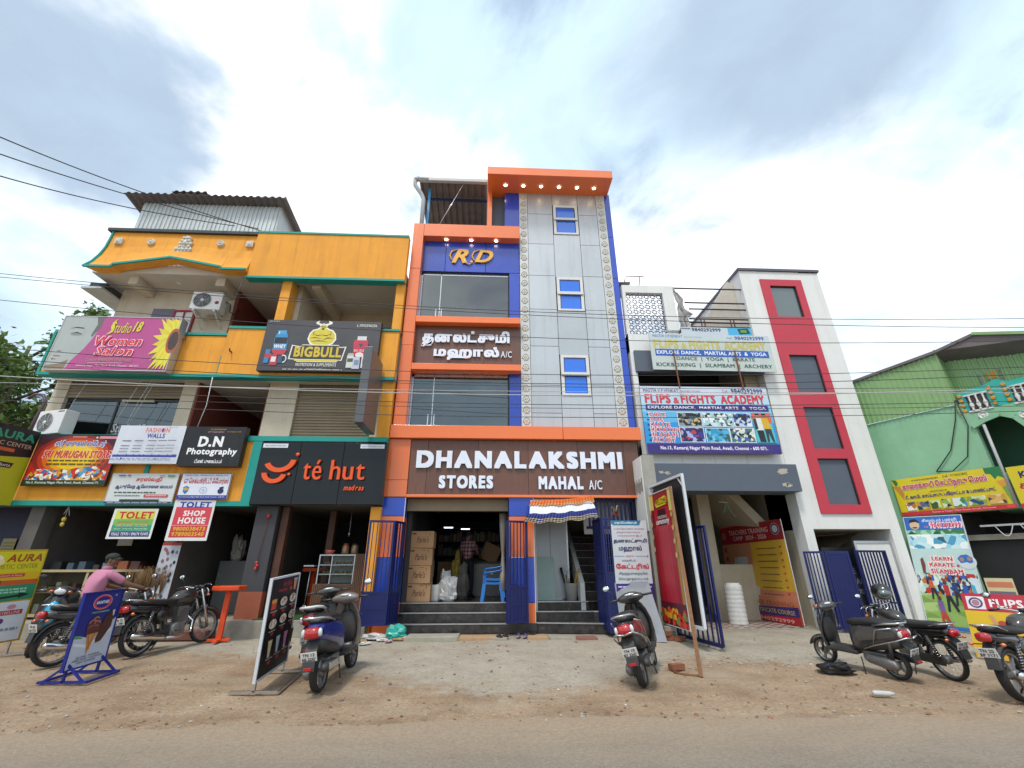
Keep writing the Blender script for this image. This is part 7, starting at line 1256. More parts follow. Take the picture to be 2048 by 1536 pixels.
    if hat: h.ell(f(-.008, 0, .055), (.105, .088, .075), hat, 16, 10, Euler((0, 0, head_turn))); h.loft([[f(.05, y, .05-abs(y)*.3), f(.15-abs(y)*.6, y, .035-abs(y)*.3), f(.15-abs(y)*.6, y, .042-abs(y)*.3), f(.05, y, .06-abs(y)*.3)] for y in (-.075, -.04, 0, .04, .075)], hat); h.ell(f(-.045, 0, .0), (.05, .068, .06), m_hair, 12, 8); h.build('cap', o)
    else: h.ell(f(-.018, 0, .05), (.092, .08, .085), m_hair, 16, 10, Euler((0, 0, head_turn))); h.build('hair', o)
    return o
K = dict(pelvis=(0, 0, .0), waist=(.03, 0, .16), chest=(.10, 0, .36), neckb=(.14, 0, .47), neck=(.155, 0, .52), head=(.175, 0, .62), shl=(.10, .18, .42), shr=(.10, -.18, .42), ell=(.36, .29, .22), elr=(.38, -.28, .24), wrl=(.62, .31, .16), wrr=(.64, -.30, .17), hipl=(.06, .09, -.02), hipr=(.06, -.09, -.02), knl=(.42, .20, -.06), knr=(.42, -.20, -.06), anl=(.30, .23, -.47), anr=(.30, -.23, -.47), tol=(.42, .24, -.52), tor=(.42, -.24, -.52))
_bm = RB.matrix_world @ Vector((.24, 0, .88))
person('person', 'rider in pink shirt and dark cap seated on a motorcycle, looking right', _bm, R(90-24), K, M('pink_shirt', (.52, .20, .30), .85, .1, 5, bump=.25, bsc=18), M('olive_trousers', (.045, .04, .032), .9, .2, 6, bump=.2), M('dark_green_cap', (.018, .024, .018), .8), R(-50))
def plaid():
    m = bpy.data.materials.new('maroon_check_shirt'); m.use_nodes = True; N = m.node_tree.nodes; Lk = m.node_tree.links; p = N['Principled BSDF']; p.inputs['Roughness'].default_value = .9
    tc = N.new('ShaderNodeTexCoord'); s = N.new('ShaderNodeSeparateXYZ'); Lk.new(tc.outputs['Object'], s.inputs[0]); r = []
    for i in (1, 2):
        a = N.new('ShaderNodeMath'); a.operation = 'PINGPONG'; Lk.new(s.outputs[i], a.inputs[0]); a.inputs[1].default_value = .05; c = N.new('ShaderNodeMath'); c.operation = 'GREATER_THAN'; Lk.new(a.outputs[0], c.inputs[0]); c.inputs[1].default_value = .03; r.append(c.outputs[0])
    ad = N.new('ShaderNodeMath'); ad.operation = 'ADD'; Lk.new(r[0], ad.inputs[0]); Lk.new(r[1], ad.inputs[1]); cr = N.new('ShaderNodeValToRGB'); dv = N.new('ShaderNodeMath'); dv.operation = 'MULTIPLY'; dv.inputs[1].default_value = .5; Lk.new(ad.outputs[0], dv.inputs[0]); Lk.new(dv.outputs[0], cr.inputs[0]); e = cr.color_ramp.elements; e[0].color = (.45, .25, .26, 1); e[1].color = (.06, .012, .02, 1); Lk.new(cr.outputs[0], p.inputs['Base Color']); return m
KS = dict(pelvis=(0, 0, .92), waist=(0, 0, 1.08), chest=(.01, 0, 1.30), neckb=(0, 0, 1.43), neck=(.01, 0, 1.47), head=(.025, 0, 1.58), shl=(0, .19, 1.38), shr=(0, -.19, 1.38), ell=(.02, .26, 1.10), elr=(.10, -.24, 1.12), wrl=(.14, .24, .90), wrr=(.30, -.18, 1.05), hipl=(0, .09, .88), hipr=(0, -.09, .88), knl=(.03, .10, .48), knr=(.0, -.11, .48), anl=(-.02, .11, .09), anr=(-.03, -.12, .09), tol=(.10, .12, .04), tor=(.09, -.13, .04))
person('person', 'person in maroon check shirt standing at the counter inside the store', (-.62, 13.0, .70), R(60), KS, plaid(), M('dark_navy_trousers', (.02, .02, .03), .9), None, R(10))
# ================================================================ inside and in front of the store
m_card = M('brown_cardboard', (.40, .235, .12), .85, .1, 3, bump=.1, dirt=.1)
for k in range(4):
    w = .58; z = .708+.394*k; x = -2.0+(.01, -.012, .006, .02)[k]; cb = thing('carton', ('brown carton at the bottom of the stack in the store doorway', 'brown carton second from the bottom of the stack in the store doorway', 'brown carton third from the bottom of the stack in the store doorway', 'brown carton on top of the stack in the store doorway')[k], 'carton', (x, 11.42, z), R((1, -2, 1.5, -1)[k]), 'stacked cartons'); b = MB(); b.box(0, w, 0, .45, 0, .388, m_card); b.build('box', cb, bevel=.006)
    t = MB(); put_text(t, "Parle's", .17, .46, .12, .26, -.002, P('#4a1c18'), .015, .3); put_text(t, '↑', .46, .50, .27, .35, -.002, P('#4a2a1c')); t.add([(.05, -.002, .31), (.15, -.002, .31), (.15, -.002, .345), (.05, -.002, .345)], [(0, 1, 2, 3)], P('#5a2a20')); t.add([(.32, -.002, .34), (.42, -.002, .34), (.42, -.002, .35), (.32, -.002, .35)], [(0, 1, 2, 3)], P('#5a2a20')); t.build('lettering', cb); b = MB(); b.box(0, w, .2, .26, .3885, .390, M('packing_tape', (.42, .30, .17), .3)); b.build('tape', cb)
def crump(s, mat, seed, fl=.5):
    def f(b):
        V = []; F = []; su, sv = 16, 10; r = seed
        for i in range(sv+1):
            a = math.pi*i/sv
            for k in range(su): t = 2*math.pi*k/su; d = Vector((math.sin(a)*math.cos(t), math.sin(a)*math.sin(t), math.cos(a))); q = 1+.45*mnoise.noise(d*1.7+Vector((r, 0, 0)))+.22*mnoise.noise(d*5+Vector((r, 3, 0))); V.append((d.x*s[0]*q, d.y*s[1]*q, max(.0, (d.z+.75)*s[2]*q*fl)))
        for i in range(sv):
            for k in range(su): F.append((i*su+k, (i+1)*su+k, (i+1)*su+(k+1) % su, i*su+(k+1) % su))
        b.add(V, F, mat, False)
    return f
def sack(name, label, loc, s, mat, cat='sack', tie=True, seed=1):
    o = thing(name, label, cat, loc, seed); rnd = random.Random(seed); secs = []
    for z, r in ((0, .8), (.06, 1.0), (.25, 1.08), (.45, 1.0), (.62, .82), (.74, .66), (.80, .60), (.86, .66), (.95, .5)) if tie else ((0, .9), (.04, 1), (.3, 1.03), (.6, 1.0), (.9, 1.0), (.97, .92), (1, .6)):
        secs.append([(s[0]*r*math.cos(2*math.pi*k/18)*(1+.20*mnoise.noise(Vector((k*.9, z*5, seed)))), s[1]*r*math.sin(2*math.pi*k/18)*(1+.20*mnoise.noise(Vector((k*.9, z*5, seed+9)))), z*s[2]+.035*mnoise.noise(Vector((k*.7, z*3, seed+4)))) for k in range(18)])
    b = MB()
    if tie: crump((s[0]*1.05, s[1]*1.05, s[2]*.62), mat, seed*1.7, .95)(b); b.L = Matrix.Translation((.02, 0, s[2]*.72)); crump((s[0]*.45, s[1]*.45, s[2]*.2), mat, seed*2.9, .8)(b)
    else: b.loft(secs, mat)
    b.build('bag', o); return o
m_sack = M('white_woven_sack', (.60, .60, .58), .75, .1, 6, bump=.4, bsc=22, dirt=.15)
sack('sack', 'white tied sack standing in front inside the store', (-1.02, 11.75, .70), (.23, .2, .50), m_sack, seed=2); sack('sack', 'small white sack between the cartons and the tied sack', (-1.33, 11.80, .70), (.13, .13, .36), m_sack, tie=False, seed=5); sack('sack', 'white sack lying behind the tied sack in the store', (-1.12, 12.1, .70), (.18, .16, .62), m_sack, seed=8)
sack('sack', 'grey cloth bag leaning at the counter foot in the store', (-.72, 12.6, .70), (.2, .16, .75), M('grey_sacking', (.16, .15, .13), .9), seed=11); sack('sack', 'yellow and black patterned bag beside the counter in the store', (-.92, 12.8, .70), (.13, .12, .95), M('yellow_bag', (.32, .24, .03), .7, .6, 14), seed=13)
m_ch = M('blue_chair_plastic', (.012, .16, .52), .35, .08, coat=.2)
def chair(label, loc, rz):
    o = thing('plastic_chair', label, 'chair', loc, rz, 'stacked blue chairs'); S = lambda n, f: (lambda b: (f(b), b.build(n, o)))(MB())
    S('seat', lambda b: b.loft([[(x, -.21, z), (x, .21, z), (x, .21, z-.05), (x, -.21, z-.05)] for x, z in ((-.20, .425), (-.05, .415), (.12, .425), (.22, .42), (.235, .36))], m_ch, False))
    S('backrest', lambda b: [b.loft([[(x, y-.02, z), (x, y+.02, z), (x-.014, y+.02, z), (x-.014, y-.02, z)] for x, z in ((-.19, .42), (-.215, .6), (-.27, .82))], m_ch, False) for y in (-.13, -.065, 0, .065, .13)]+[b.loft([[(x-.0, y, z0), (x, y, z1), (x-.025, y, z1), (x-.025, y, z0)] for y, x, z0, z1 in ((-.2, -.25, .76, .80), (-.1, -.27, .80, .87), (0, -.275, .81, .885), (.1, -.27, .80, .87), (.2, -.25, .76, .80))], m_ch, False)])
    for sy in (1, -1):
        S('armrest', lambda b: b.tube([(-.25, sy*.21, .80), (-.2, sy*.235, .68), (.0, sy*.245, .645), (.18, sy*.24, .63), (.215, sy*.235, .58)], .018, 8, m_ch))
        for sx in (1, -1): S('leg', lambda b: b.bar((sx*.19, sy*.2, .43), (sx*.25, sy*.235, 0), .075, .035, m_ch, (0, 1, 0))); 
        S('arm_support', lambda b: b.bar((.2, sy*.22, .41), (.21, sy*.235, .6), .04, .025, m_ch))
    return o
chair('blue plastic armchair at the store entrance, lower of two stacked', (.06, 11.62, .704), R(178)); chair('blue plastic armchair stacked on top of the lower one at the store entrance', (.08, 11.63, .79), R(178))
CT = thing('store_counter', 'dim steel counter with drawers inside the store', 'counter', (-.2, 13.6, .7)); BX(CT, 'counter_body', M('steel_counter', (.20, .19, .18), .45, .15, metal=.4), (-.95, .35, 13.5, 14.1, .70, 1.55), bevel=.01); BX(CT, 'counter_top', m_dim, (-1.0, .4, 13.45, 14.15, 1.55, 1.59)); b = MB(CT); b.box(.0, .08, 13.49, 13.5, 1.25, 1.33, m_wplast); b.build('sticker', CT)
for i, (x, y, z, w, h, r, lab) in enumerate(((-1.85, 13.3, 1.2, .5, .42, 0, 'pale carton on the rear shelf of the store'), (-.1, 13.7, 1.6, .5, .5, 24, 'tilted open carton on the store counter'), (-1.3, 14.4, .7, .6, .9, 0, 'large dim carton behind the sacks in the store'))):
    cb = thing('carton', lab, 'carton', (x, y, z), R(r*.3), ry=R(r)); b = MB(); b.box(-w/2, w/2, 0, .3, 0, h, m_card if i else m_sack); b.build('box', cb, bevel=.005)
SHF = thing('store_shelf', 'dark shelf rack along the back wall of the store', 'shelf', (-.8, 16.6, .7))
for k in range(5): BX(SHF, 'shelf_board', m_dim, (-1.9, .35, 16.4, 16.9, .9+.45*k, .93+.45*k))
b = MB(SHF); rnd = random.Random(4)
for k in range(4):
    x = -1.85
    while x < .25: w = rnd.uniform(.08, .2); h = rnd.uniform(.15, .36); b.box(x, x+w, 16.45, 16.7, .931+.45*k, .931+.45*k+h, P(('#6a4a3a', '#7a7468', '#3a4a5a', '#8a3a30', '#5a6a4a', '#9a8a5a')[rnd.randrange(6)])); x += w+.02
o = b.build('goods', SHF); o['kind'] = 'stuff'
TB = thing('tube_light', 'lit tube light on the store ceiling, left one', 'lamp', (-1.35, 14.6, 2.6), group='store tube lights'); b = MB(); b.tube([(-.14, 0, 0), (.14, 0, 0)], .014, 8, emit('tube_glow', (.8, .9, 1), 2.2)); b.build('tube', TB); b = MB(); b.box(-.17, .17, -.02, .02, .015, .04, m_wplast); b.build('holder', TB); tb2 = clone(TB, (-.85, 15.2, 2.6), 0, 'lit tube light on the store ceiling, right one')
CU = thing('door_curtain', 'pale curtain tied beside the store entrance', 'curtain', (.33, 11.45, .8)); b = MB(CU); secs = []
for z, w in ((2.7, .09), (2.2, .07), (1.75, .035), (1.3, .06), (.95, .08)): secs.append([(.30+w*math.cos(2*math.pi*k/16)*(1+.25*math.sin(k*3)), 11.42+.05*math.sin(2*math.pi*k/16), z) for k in range(16)])
b.loft(secs, M('cream_cloth', (.42, .38, .32), .9)); b.build('cloth', CU)
GS = thing('glass_sheet', 'frosted glass sheet leaning on the lift door', 'glass sheet', (1.35, 11.75, .71), rx=R(-6)); b = MB(); b.box(-.2, .25, 0, .012, 0, .98, M('frosted_green_glass', (.34, .47, .43), .3, .12, 4)); b.build('sheet', GS)
BK = thing('paint_bucket', 'white bucket full of rags and tools beside the stair', 'bucket', (1.98, 11.7, .71)); b = MB(); b.lathe([(0, 0), (.13, 0), (.16, .36), (.17, .36), (.165, .37), (.15, .36), (.12, .03), (0, .03)], (0, 0, 0), 'Z', 20, m_wplast); b.build('pail', BK); b = MB(); rnd = random.Random(2)
for k in range(9): a = rnd.uniform(0, 6.3); b.tube([(.08*math.cos(a), .08*math.sin(a), .2), (.16*math.cos(a+.3), .14*math.sin(a), .45+rnd.uniform(0, .12)), (.22*math.cos(a+.5), .2*math.sin(a), .5+rnd.uniform(-.1, .35))], rnd.uniform(.015, .04), 6, (m_blackp, M('yellow_tool', (.5, .3, .03), .5), m_pvc)[k % 3])
b.build('tools', BK)
SW = thing('door_charm', 'round black and red evil-eye charm tied to the gate', 'charm', (2.78, 10.0, 2.5)); b = MB(); b.ell((0, 0, .06), (.07, .05, .07), M('charm_red', (.25, .04, .03), .7, .5, 30), 12, 8); b.ell((0, -.03, .09), (.05, .04, .04), m_blackp, 10, 6); rnd = random.Random(6)
b.build('mask', SW); b = MB()
for k in range(7): b.tube([(0, 0, .1), (rnd.uniform(-.16, .1), rnd.uniform(-.05, .05), rnd.uniform(.05, .28))], .006, 5, M('straw', (.5, .38, .2), .8))
b.build('straws', SW)
# ================================================================ cafe
m_slat = M('slatted_wood', (.16, .07, .03), .55, .25, 8); DC = thing('display_counter', 'wood-slat cafe counter with a glass snack case', 'counter', (-3.5, 11.2, .46))
for k in range(28): BX(DC, 'slat', m_slat, (-4.06+.04*k, -4.035+.04*k, 11.18, 11.2, .47, 1.10)) 
BX(DC, 'counter_body', m_dim, (-4.07, -2.92, 11.2, 11.75, .46, 1.11)); 
for k in range(6): BX(DC, 'slat', m_slat, (-3.16+.042*k, -3.133+.042*k, 11.18, 11.2, 1.115, 1.74))
BX(DC, 'side_body', m_dim, (-3.17, -2.92, 11.2, 11.75, 1.11, 1.75)); BX(DC, 'case_back', m_wplast, (-4.0, -3.18, 11.72, 11.75, 1.12, 1.74)); BX(DC, 'case_shelf', m_wplast, (-4.0, -3.18, 11.22, 11.7, 1.30, 1.325), (-4.0, -3.18, 11.22, 11.7, 1.50, 1.525), (-4.0, -3.18, 11.2, 11.7, 1.715, 1.74)); BX(DC, 'case_glass', glass('case_glass', (.85, .88, .88), (.9, .9, .9), .15), (-4.0, -3.18, 11.2, 11.205, 1.12, 1.715)); BX(DC, 'case_post', m_steel, (-4.01, -3.985, 11.195, 11.22, 1.11, 1.74), (-3.72, -3.70, 11.195, 11.215, 1.11, 1.715), (-3.2, -3.18, 11.195, 11.22, 1.11, 1.74))
b = MB(DC); rnd = random.Random(9)
for z in (1.327, 1.527):
    for k in range(9): b.ell((-3.92+.085*k, 11.4+rnd.uniform(-.05, .1), z+.03), (.035, .04, .03), M('fried_snack', (.38, .17, .04), .7, .3, 20), 8, 6)
o = b.build('snacks', DC); o['kind'] = 'stuff'
BW = thing('bowl', 'salmon pink bowl on top of the cafe snack case', 'bowl', (-3.86, 11.42, 1.742)); b = MB(); b.lathe([(0, .0), (.06, 0), (.10, .05), (.125, .10), (.118, .10), (.09, .05), (.05, .015), (0, .015)], (0, 0, 0), 'Z', 20, M('salmon_plastic', (.6, .14, .10), .4)); b.build('dish', BW)
for i, x in enumerate((-3.50, -3.28)):
    j = thing('snack_jar', 'snack jar on the cafe counter, %s of the two' % ('left' if i == 0 else 'right'), 'jar', (x, 11.42, 1.752), group='cafe jars'); b = MB(); b.lathe([(0, 0), (.075, 0), (.085, .03), (.085, .17), (.06, .2), (.06, .21), (0, .21)], (0, 0, 0), 'Z', 16, M('jar_biscuits', (.28, .17, .08), .25, .5, 20, coat=.8)); b.build('jar', j); b = MB(); b.lathe([(0, .24), (.065, .24), (.068, .21), (0, .208)], (0, 0, 0), 'Z', 16, M('red_lid', (.4, .03, .03), .4) if i == 0 else m_blackp); b.build('lid', j)
for i, (x, z) in enumerate(((-3.95, 2.0), (-3.55, 2.25), (-3.02, 2.05))):
    p = thing('pendant_lamp', ('thin pendant lamp in the cafe, left of three', 'thin pendant lamp in the cafe, middle of three', 'thin pendant lamp in the cafe, right of three')[i], 'lamp', (x, 11.7, z), group='cafe pendants'); b = MB(); b.tube([(0, 0, 0), (0, 0, 2.78-z)], .005, 5, m_wplast); b.build('cord', p); b = MB(); b.lathe([(0, -.08), (.02, -.08), (.025, 0), (.01, .02)], (0, 0, 0), 'Z', 10, m_steel); b.build('lamp_head', p)
m_ot = M('orange_table_paint', (.72, .07, .01), .45, .1, dirt=.1)
def table(label, loc, rz, s=1.0):
    o = thing('cafe_table', label, 'table', loc, rz, 'orange cafe tables'); b = MB(); pts = [(.30*math.cos(R(60*k+15))*1.05, .30*math.sin(R(60*k+15))) for k in range(6)]; n = 6
    for z0, z1, m in ((.90, .985, m_ot),): b.add([(x, y, z0) for x, y in pts]+[(x, y, z1) for x, y in pts], [tuple(range(n))[::-1], tuple(range(n, 2*n))]+[(i, (i+1) % n, n+(i+1) % n, n+i) for i in range(n)], m)
    b.build('table_top', o, bevel=.015); b = MB(); b.box(-.045, .045, -.045, .045, .03, .90, m_ot); b.build('leg', o); b = MB(); b.box(-.20, .20, -.04, .04, 0, .045, m_ot); b.box(-.04, .04, -.24, .24, .001, .044, m_ot); b.build('base', o, bevel=.006); return o
table('orange high table standing in front of the cafe pillar', (-5.28, 10.02, .14), R(12)); table('orange high table in the dark inside the cafe', (-4.45, 12.2, .46), R(40))
CHN = thing('hanging_chain', 'red cord with charm hanging on the charcoal cafe pillar', 'ornament', (-5.1, 10.62, 1.4)); b = MB(CHN); b.tube([(-5.1, 10.63, 2.62), (-5.14, 10.63, 1.6)], .006, 5, m_red_in); b.build('cord', CHN); b = MB(CHN)
for k in range(3): b.ell((-5.15+.02*(k % 2), 10.62, 1.56-.06*k), (.035, .02, .035), M('charm_paint', (.5, .03, .02), .5), 8, 6)
b.ell((-5.1, 10.62, 2.55), (.04, .02, .05), _MC['charm_paint'], 8, 6); b.build('charm', CHN)
SCT = thing('coat_stand', 'dim steel stand with a small white tray inside the cafe', 'stand', (-4.3, 11.5, .46)); b = MB(); b.tube([(0, 0, 0), (.02, 0, 1.02)], .014, 6, m_steel); b.box(-.12, .12, -.1, .1, 1.02, 1.05, m_wplast); b.tube([(0, 0, .2), (.15, .05, .0)], .012, 6, m_steel); b.tube([(0, 0, .2), (-.15, .05, .0)], .012, 6, m_steel); b.build('stand', SCT)
# ================================================================ grocery and the shop beside it
CB = thing('goods_cabinet', 'cream-edged glass cabinet of groceries at the shop front', 'cabinet', (-8.9, 11.0, .46)); m_cr = M('cream_laminate', (.46, .37, .20), .5, .1)
BX(CB, 'cabinet_body', M('cabinet_inside', (.13, .10, .07), .7), (-10.0, -7.75, 11.3, 11.5, .46, 1.40)); BX(CB, 'edge_rail', m_cr, (-10.02, -7.73, 10.92, 11.5, 1.38, 1.43), (-10.02, -7.73, 10.93, 11.5, .50, .56)); 
for x in (-10.0, -8.93, -7.79): BX(CB, 'stile', m_cr, (x, x+.05, 10.935, 11.3, .56, 1.38))
BX(CB, 'shelf', m_cr, (-9.95, -7.79, 11.0, 11.3, .96, .975)); BX(CB, 'pane', _MC['case_glass'], (-9.95, -8.93, 10.945, 10.95, .56, 1.38)); BX(CB, 'pane', _MC['case_glass'], (-8.88, -7.79, 10.945, 10.95, .56, 1.38))
b = MB(CB); rnd = random.Random(12); gc = ['#8a7a4a', '#6a7a4a', '#b8b49a', '#8a3a2c', '#4a6a8a', '#c88a4a', '#7a6a5a', '#5a5048']
for z in (.56, .977):
    x = -9.9
    while x < -7.9:
        w = rnd.uniform(.06, .16)
        if rnd.random() < .75: b.box(x, x+w, 11.05, 11.25, z, z+rnd.uniform(.06, .24), P(gc[rnd.randrange(8)]))
        x += w+.03
o = b.build('goods', CB); o['kind'] = 'stuff'
b = MB(CB); x = -9.9
while x < -7.9: w = rnd.uniform(.1, .24); b.box(x, x+w, 11.1, 11.35, 1.431, 1.431+rnd.uniform(.05, .22), P(('#3a3430', '#5a2a20', '#2a2a30', '#4a5a6a', '#a85a2a', '#6a8a9a')[rnd.randrange(6)])); x += w+rnd.uniform(.02, .2)
o = b.build('counter_goods', CB); o['kind'] = 'stuff'
def simple(name, label, cat, fn, loc=(0, 0, 0), part_='body', **k): o = thing(name, label, cat, loc, **k); b = MB(); fn(b); b.build(part_, o); return o
BR = thing('broom_bundle', 'bundle of brown grass brooms standing by the brown pillar', 'brooms', (-7.35, 10.55, .46)); rnd = random.Random(3)
for k in range(7):
    a = -.20+.065*k; b = MB(); top = Vector((a*1.7, .05+.03*(k % 2), .52)); b.tube([(a*.6, 0, 0), top], .013, 6, M('cane', (.24, .13, .05), .8))
    for q in range(16): d = Vector((rnd.gauss(0, .07)+a*.25, rnd.gauss(0, .03), rnd.uniform(.38, .55))); b.tube([top-Vector((0, 0, .06)), top+d*.5+Vector((rnd.gauss(0, .01), 0, 0)), top+d], [.006, .006, .002], 4, M('broom_grass', (.27, .15, .065), .95, .4, 30))
    b.build('broom', BR)
PF = simple('framed_picture', 'small framed picture hanging in the grocery', 'picture', lambda b: (b.box(-.17, .17, 0, .02, 0, .42, M('old_gold', (.3, .24, .14), .5)), b.box(-.13, .13, -.006, 0, .04, .38, P('#8a8078'))), (-8.75, 11.5, 1.95))
LC = simple('lemon_charm', 'string of lemon and chillies hanging under the fascia', 'charm', lambda b: (b.tube([(0, 0, .45), (0, 0, .2)], .004, 4, m_wplast), b.ell((0, 0, .17), (.045, .045, .055), M('lemon', (.55, .42, .05), .5), 10, 7), b.ell((0, 0, .06), (.04, .04, .05), _MC['lemon'], 10, 7), b.tube([(0, 0, .45), (.08, 0, .25)], .006, 4, m_wplast), b.tube([(0, 0, .45), (-.05, 0, .28)], .006, 4, m_wplast)), (-9.55, 10.62, 2.3))
FRG = simple('old_fridge', 'dim grey fridge standing inside the dark shop', 'fridge', lambda b: (b.box(-.35, .35, 0, .6, 0, 1.15, M('fridge_grey', (.12, .125, .12), .5)), b.box(-.3, -.28, -.03, 0, .5, .9, m_steel)), (-6.3, 11.9, .46)); 
BAG = sack('sack', 'white plastic bag on top of the dim fridge', (-6.35, 12.05, 1.61), (.16, .14, .55), M('dim_plastic', (.3, .29, .26), .6), seed=21)
for i, (x, z0, z1, lab) in enumerate(((-11.35, 1.5, 2.1, 'yellow notice sheet on the navy shop wall, left'), (-10.95, 1.45, 2.2, 'framed notice on the navy shop wall, middle'), (-10.72, 2.1, 2.7, 'grey notice on the navy shop wall, upper right'))): sign('wall_notice', lab, 'notice', x, x+(.3, .42, .32)[i], z0, z1, 11.3, fine(.1, .1, .9, .9, '#5a5a58', 7, i, .6), ('#8a8048', '#7a786a', '#5a5c60')[i], th=.01, group='shop wall notices')
BX(OB, 'partition', M('navy_shop_wall', (.012, .015, .05), .6), (-12.5, -10.4, 11.35, 11.4, .45, 2.79))
# ================================================================ air conditioners, pipes, lamp
def ac(label, loc, rz, w=.80, h=.58):
    o = thing('air_conditioner', label, 'air conditioner', loc, rz, 'outdoor air conditioner units'); b = MB(); b.box(0, w, 0, .3, 0, h, m_wplast); b.build('casing', o, bevel=.015)
    b = MB(); b.lathe([(0, -.004), (.235, -.004)], (w*.36, 0, h/2), 'Y', 24, m_blackp)
    b.build('fan_opening', o); b = MB()
    for r in (.06, .10, .14, .18, .22, .24): b.tube([(w*.36+r*math.cos(2*math.pi*k/24), -.015, h/2+r*math.sin(2*math.pi*k/24)) for k in range(24)], .003, 4, m_wplast, True)
    for k in range(8): b.tube([(w*.36+.04*math.cos(R(45*k)), -.014, h/2+.04*math.sin(R(45*k))), (w*.36+.24*math.cos(R(45*k+20)), -.014, h/2+.24*math.sin(R(45*k+20)))], .003, 4, m_wplast)
    b.build('fan_grille', o); b = MB(); b.lathe([(0, -.022), (.04, -.02), (.045, -.008)], (w*.36, 0, h/2), 'Y', 12, m_wplast); 
    for k in range(3): a = R(120*k); b.add([(w*.36+.04*math.cos(a), -.006, h/2+.04*math.sin(a)), (w*.36+.2*math.cos(a-.35), -.006, h/2+.2*math.sin(a-.35)), (w*.36+.2*math.cos(a+.45), -.006, h/2+.2*math.sin(a+.45))], [(0, 1, 2)], m_grey)
    b.build('fan', o); b = MB(); [b.box(-.006, 0, .03+.03*i, .05+.03*i, .06+.06*j, .10+.06*j, m_blackp) for i in range(8) for j in range(8)]; q = b.build('side_louvres', o); q['kind'] = 'stuff'
    b = MB(); b.lathe([(0, -.006), (.05, -.006), (.055, 0)], (w*.86, 0, h*.4), 'Y', 16, M('maroon_badge', (.25, .01, .05), .4)) if rz > .05 else b.box(w*.72, w*.95, -.003, 0, h*.9, h*.95, m_grey); b.build('badge', o); return o
a1 = ac('white outdoor air conditioner on brackets under the curved parapet', (-8.55, 10.85, 8.16), R(4)); b = MB(a1)
for u in (.12, .66): b.bar(a1.matrix_world @ Vector((u, 0, -.03)), a1.matrix_world @ Vector((u, .62, -.03)), .04, .04, m_wplast); b.bar(a1.matrix_world @ Vector((u, .05, -.03)), a1.matrix_world @ Vector((u, .62, -.36)), .035, .03, m_wplast)
b.build('bracket', a1); b = MB(a1); b.tube([a1.matrix_world @ Vector(p) for p in ((.80, .2, .4), (.95, .2, .3), (.92, .3, .12), (1.02, .4, .1), (1.0, .62, .4))], .016, 6, m_blackp); b.build('pipework', a1)
ac('grey outdoor air conditioner above the grocery sign', (-11.05, 10.62, 4.395), R(-16), .85, .6)
PV = thing('vent_pipe', 'bent purple-brown metal pipe rising behind the air conditioner', 'pipe', (-14.6, 14, 4.3)); m_vp = M('purple_brown_paint', (.10, .05, .07), .5); b = MB(PV); b.tube([(-14.75, 14, 4.2), (-14.6, 14, 6.0), (-14.55, 14, 6.45), (-14.7, 14, 6.68), (-14.95, 14, 6.7), (-15.12, 14, 6.55)], .05, 8, m_vp); b.build('tall_pipe', PV); b = MB(PV); b.tube([(-15.6, 14, 4.2), (-15.35, 14, 5.1), (-15.4, 14, 5.3), (-15.9, 14, 5.35), (-16.0, 14, 5.25)], .05, 8, m_vp); b.tube([(-15.4, 14, 5.0), (-15.15, 14, 4.85)], .05, 8, m_vp); b.build('low_pipe', PV)
b = MB(OB)      # strings of old festoon lights in front of the salon window
for k, (x, z) in enumerate(((-10.6, 4.6), (-9.3, 4.75), (-9.05, 4.5), (-8.95, 4.8))): b.tube([(x+.3, 10.7, 5.9), (x+.15, 10.7, 5.3), (x, 10.72, z)], .006, 4, m_wplast)
b.build('festoon_string', OB)
b = MB(); b.tube([(-8.13, 10.4, 7.52), (-8.0, 10.38, 7.45), (-8.02, 10.4, 6.9), (-8.13, 10.45, 6.98)], .012, 5, m_blackp); LB = thing('lamp_bracket', 'thin black steel lamp bracket beside the salon sign', 'bracket', (0, 0, 0)); b.build('bracket', LB)
# ================================================================ overhead cables
m_cab = M('black_cable', (.035, .035, .037), .6, .2); m_cabw = M('grey_cable', (.45, .45, .44), .6, .1)
def cable(label, pts, Y0, Y1, r=.011, mat=None, cat='cable'):
    n = 26; (xa, ya), (xb, yb), (xc, yc) = pts; W = []
    den = ((xa-xb)*(xa-xc), (xb-xa)*(xb-xc), (xc-xa)*(xc-xb))
    for i in range(n+1):
        x = xa+(xc-xa)*i/n; y = ya*(x-xb)*(x-xc)/den[0]+yb*(x-xa)*(x-xc)/den[1]+yc*(x-xa)*(x-xb)/den[2]; W.append(at(x, y, Y0+(Y1-Y0)*i/n))
    W = [W[0]-(W[1]-W[0])*14]+W+[W[-1]+(W[-1]-W[-2])*14] if cat == 'cable' else W
    o = thing('overhead_cable', label, 'cable', W[len(W)//2], group='overhead cables'); b = MB(o); b.tube(W, r, 6, mat or m_cab); b.build('cable', o)
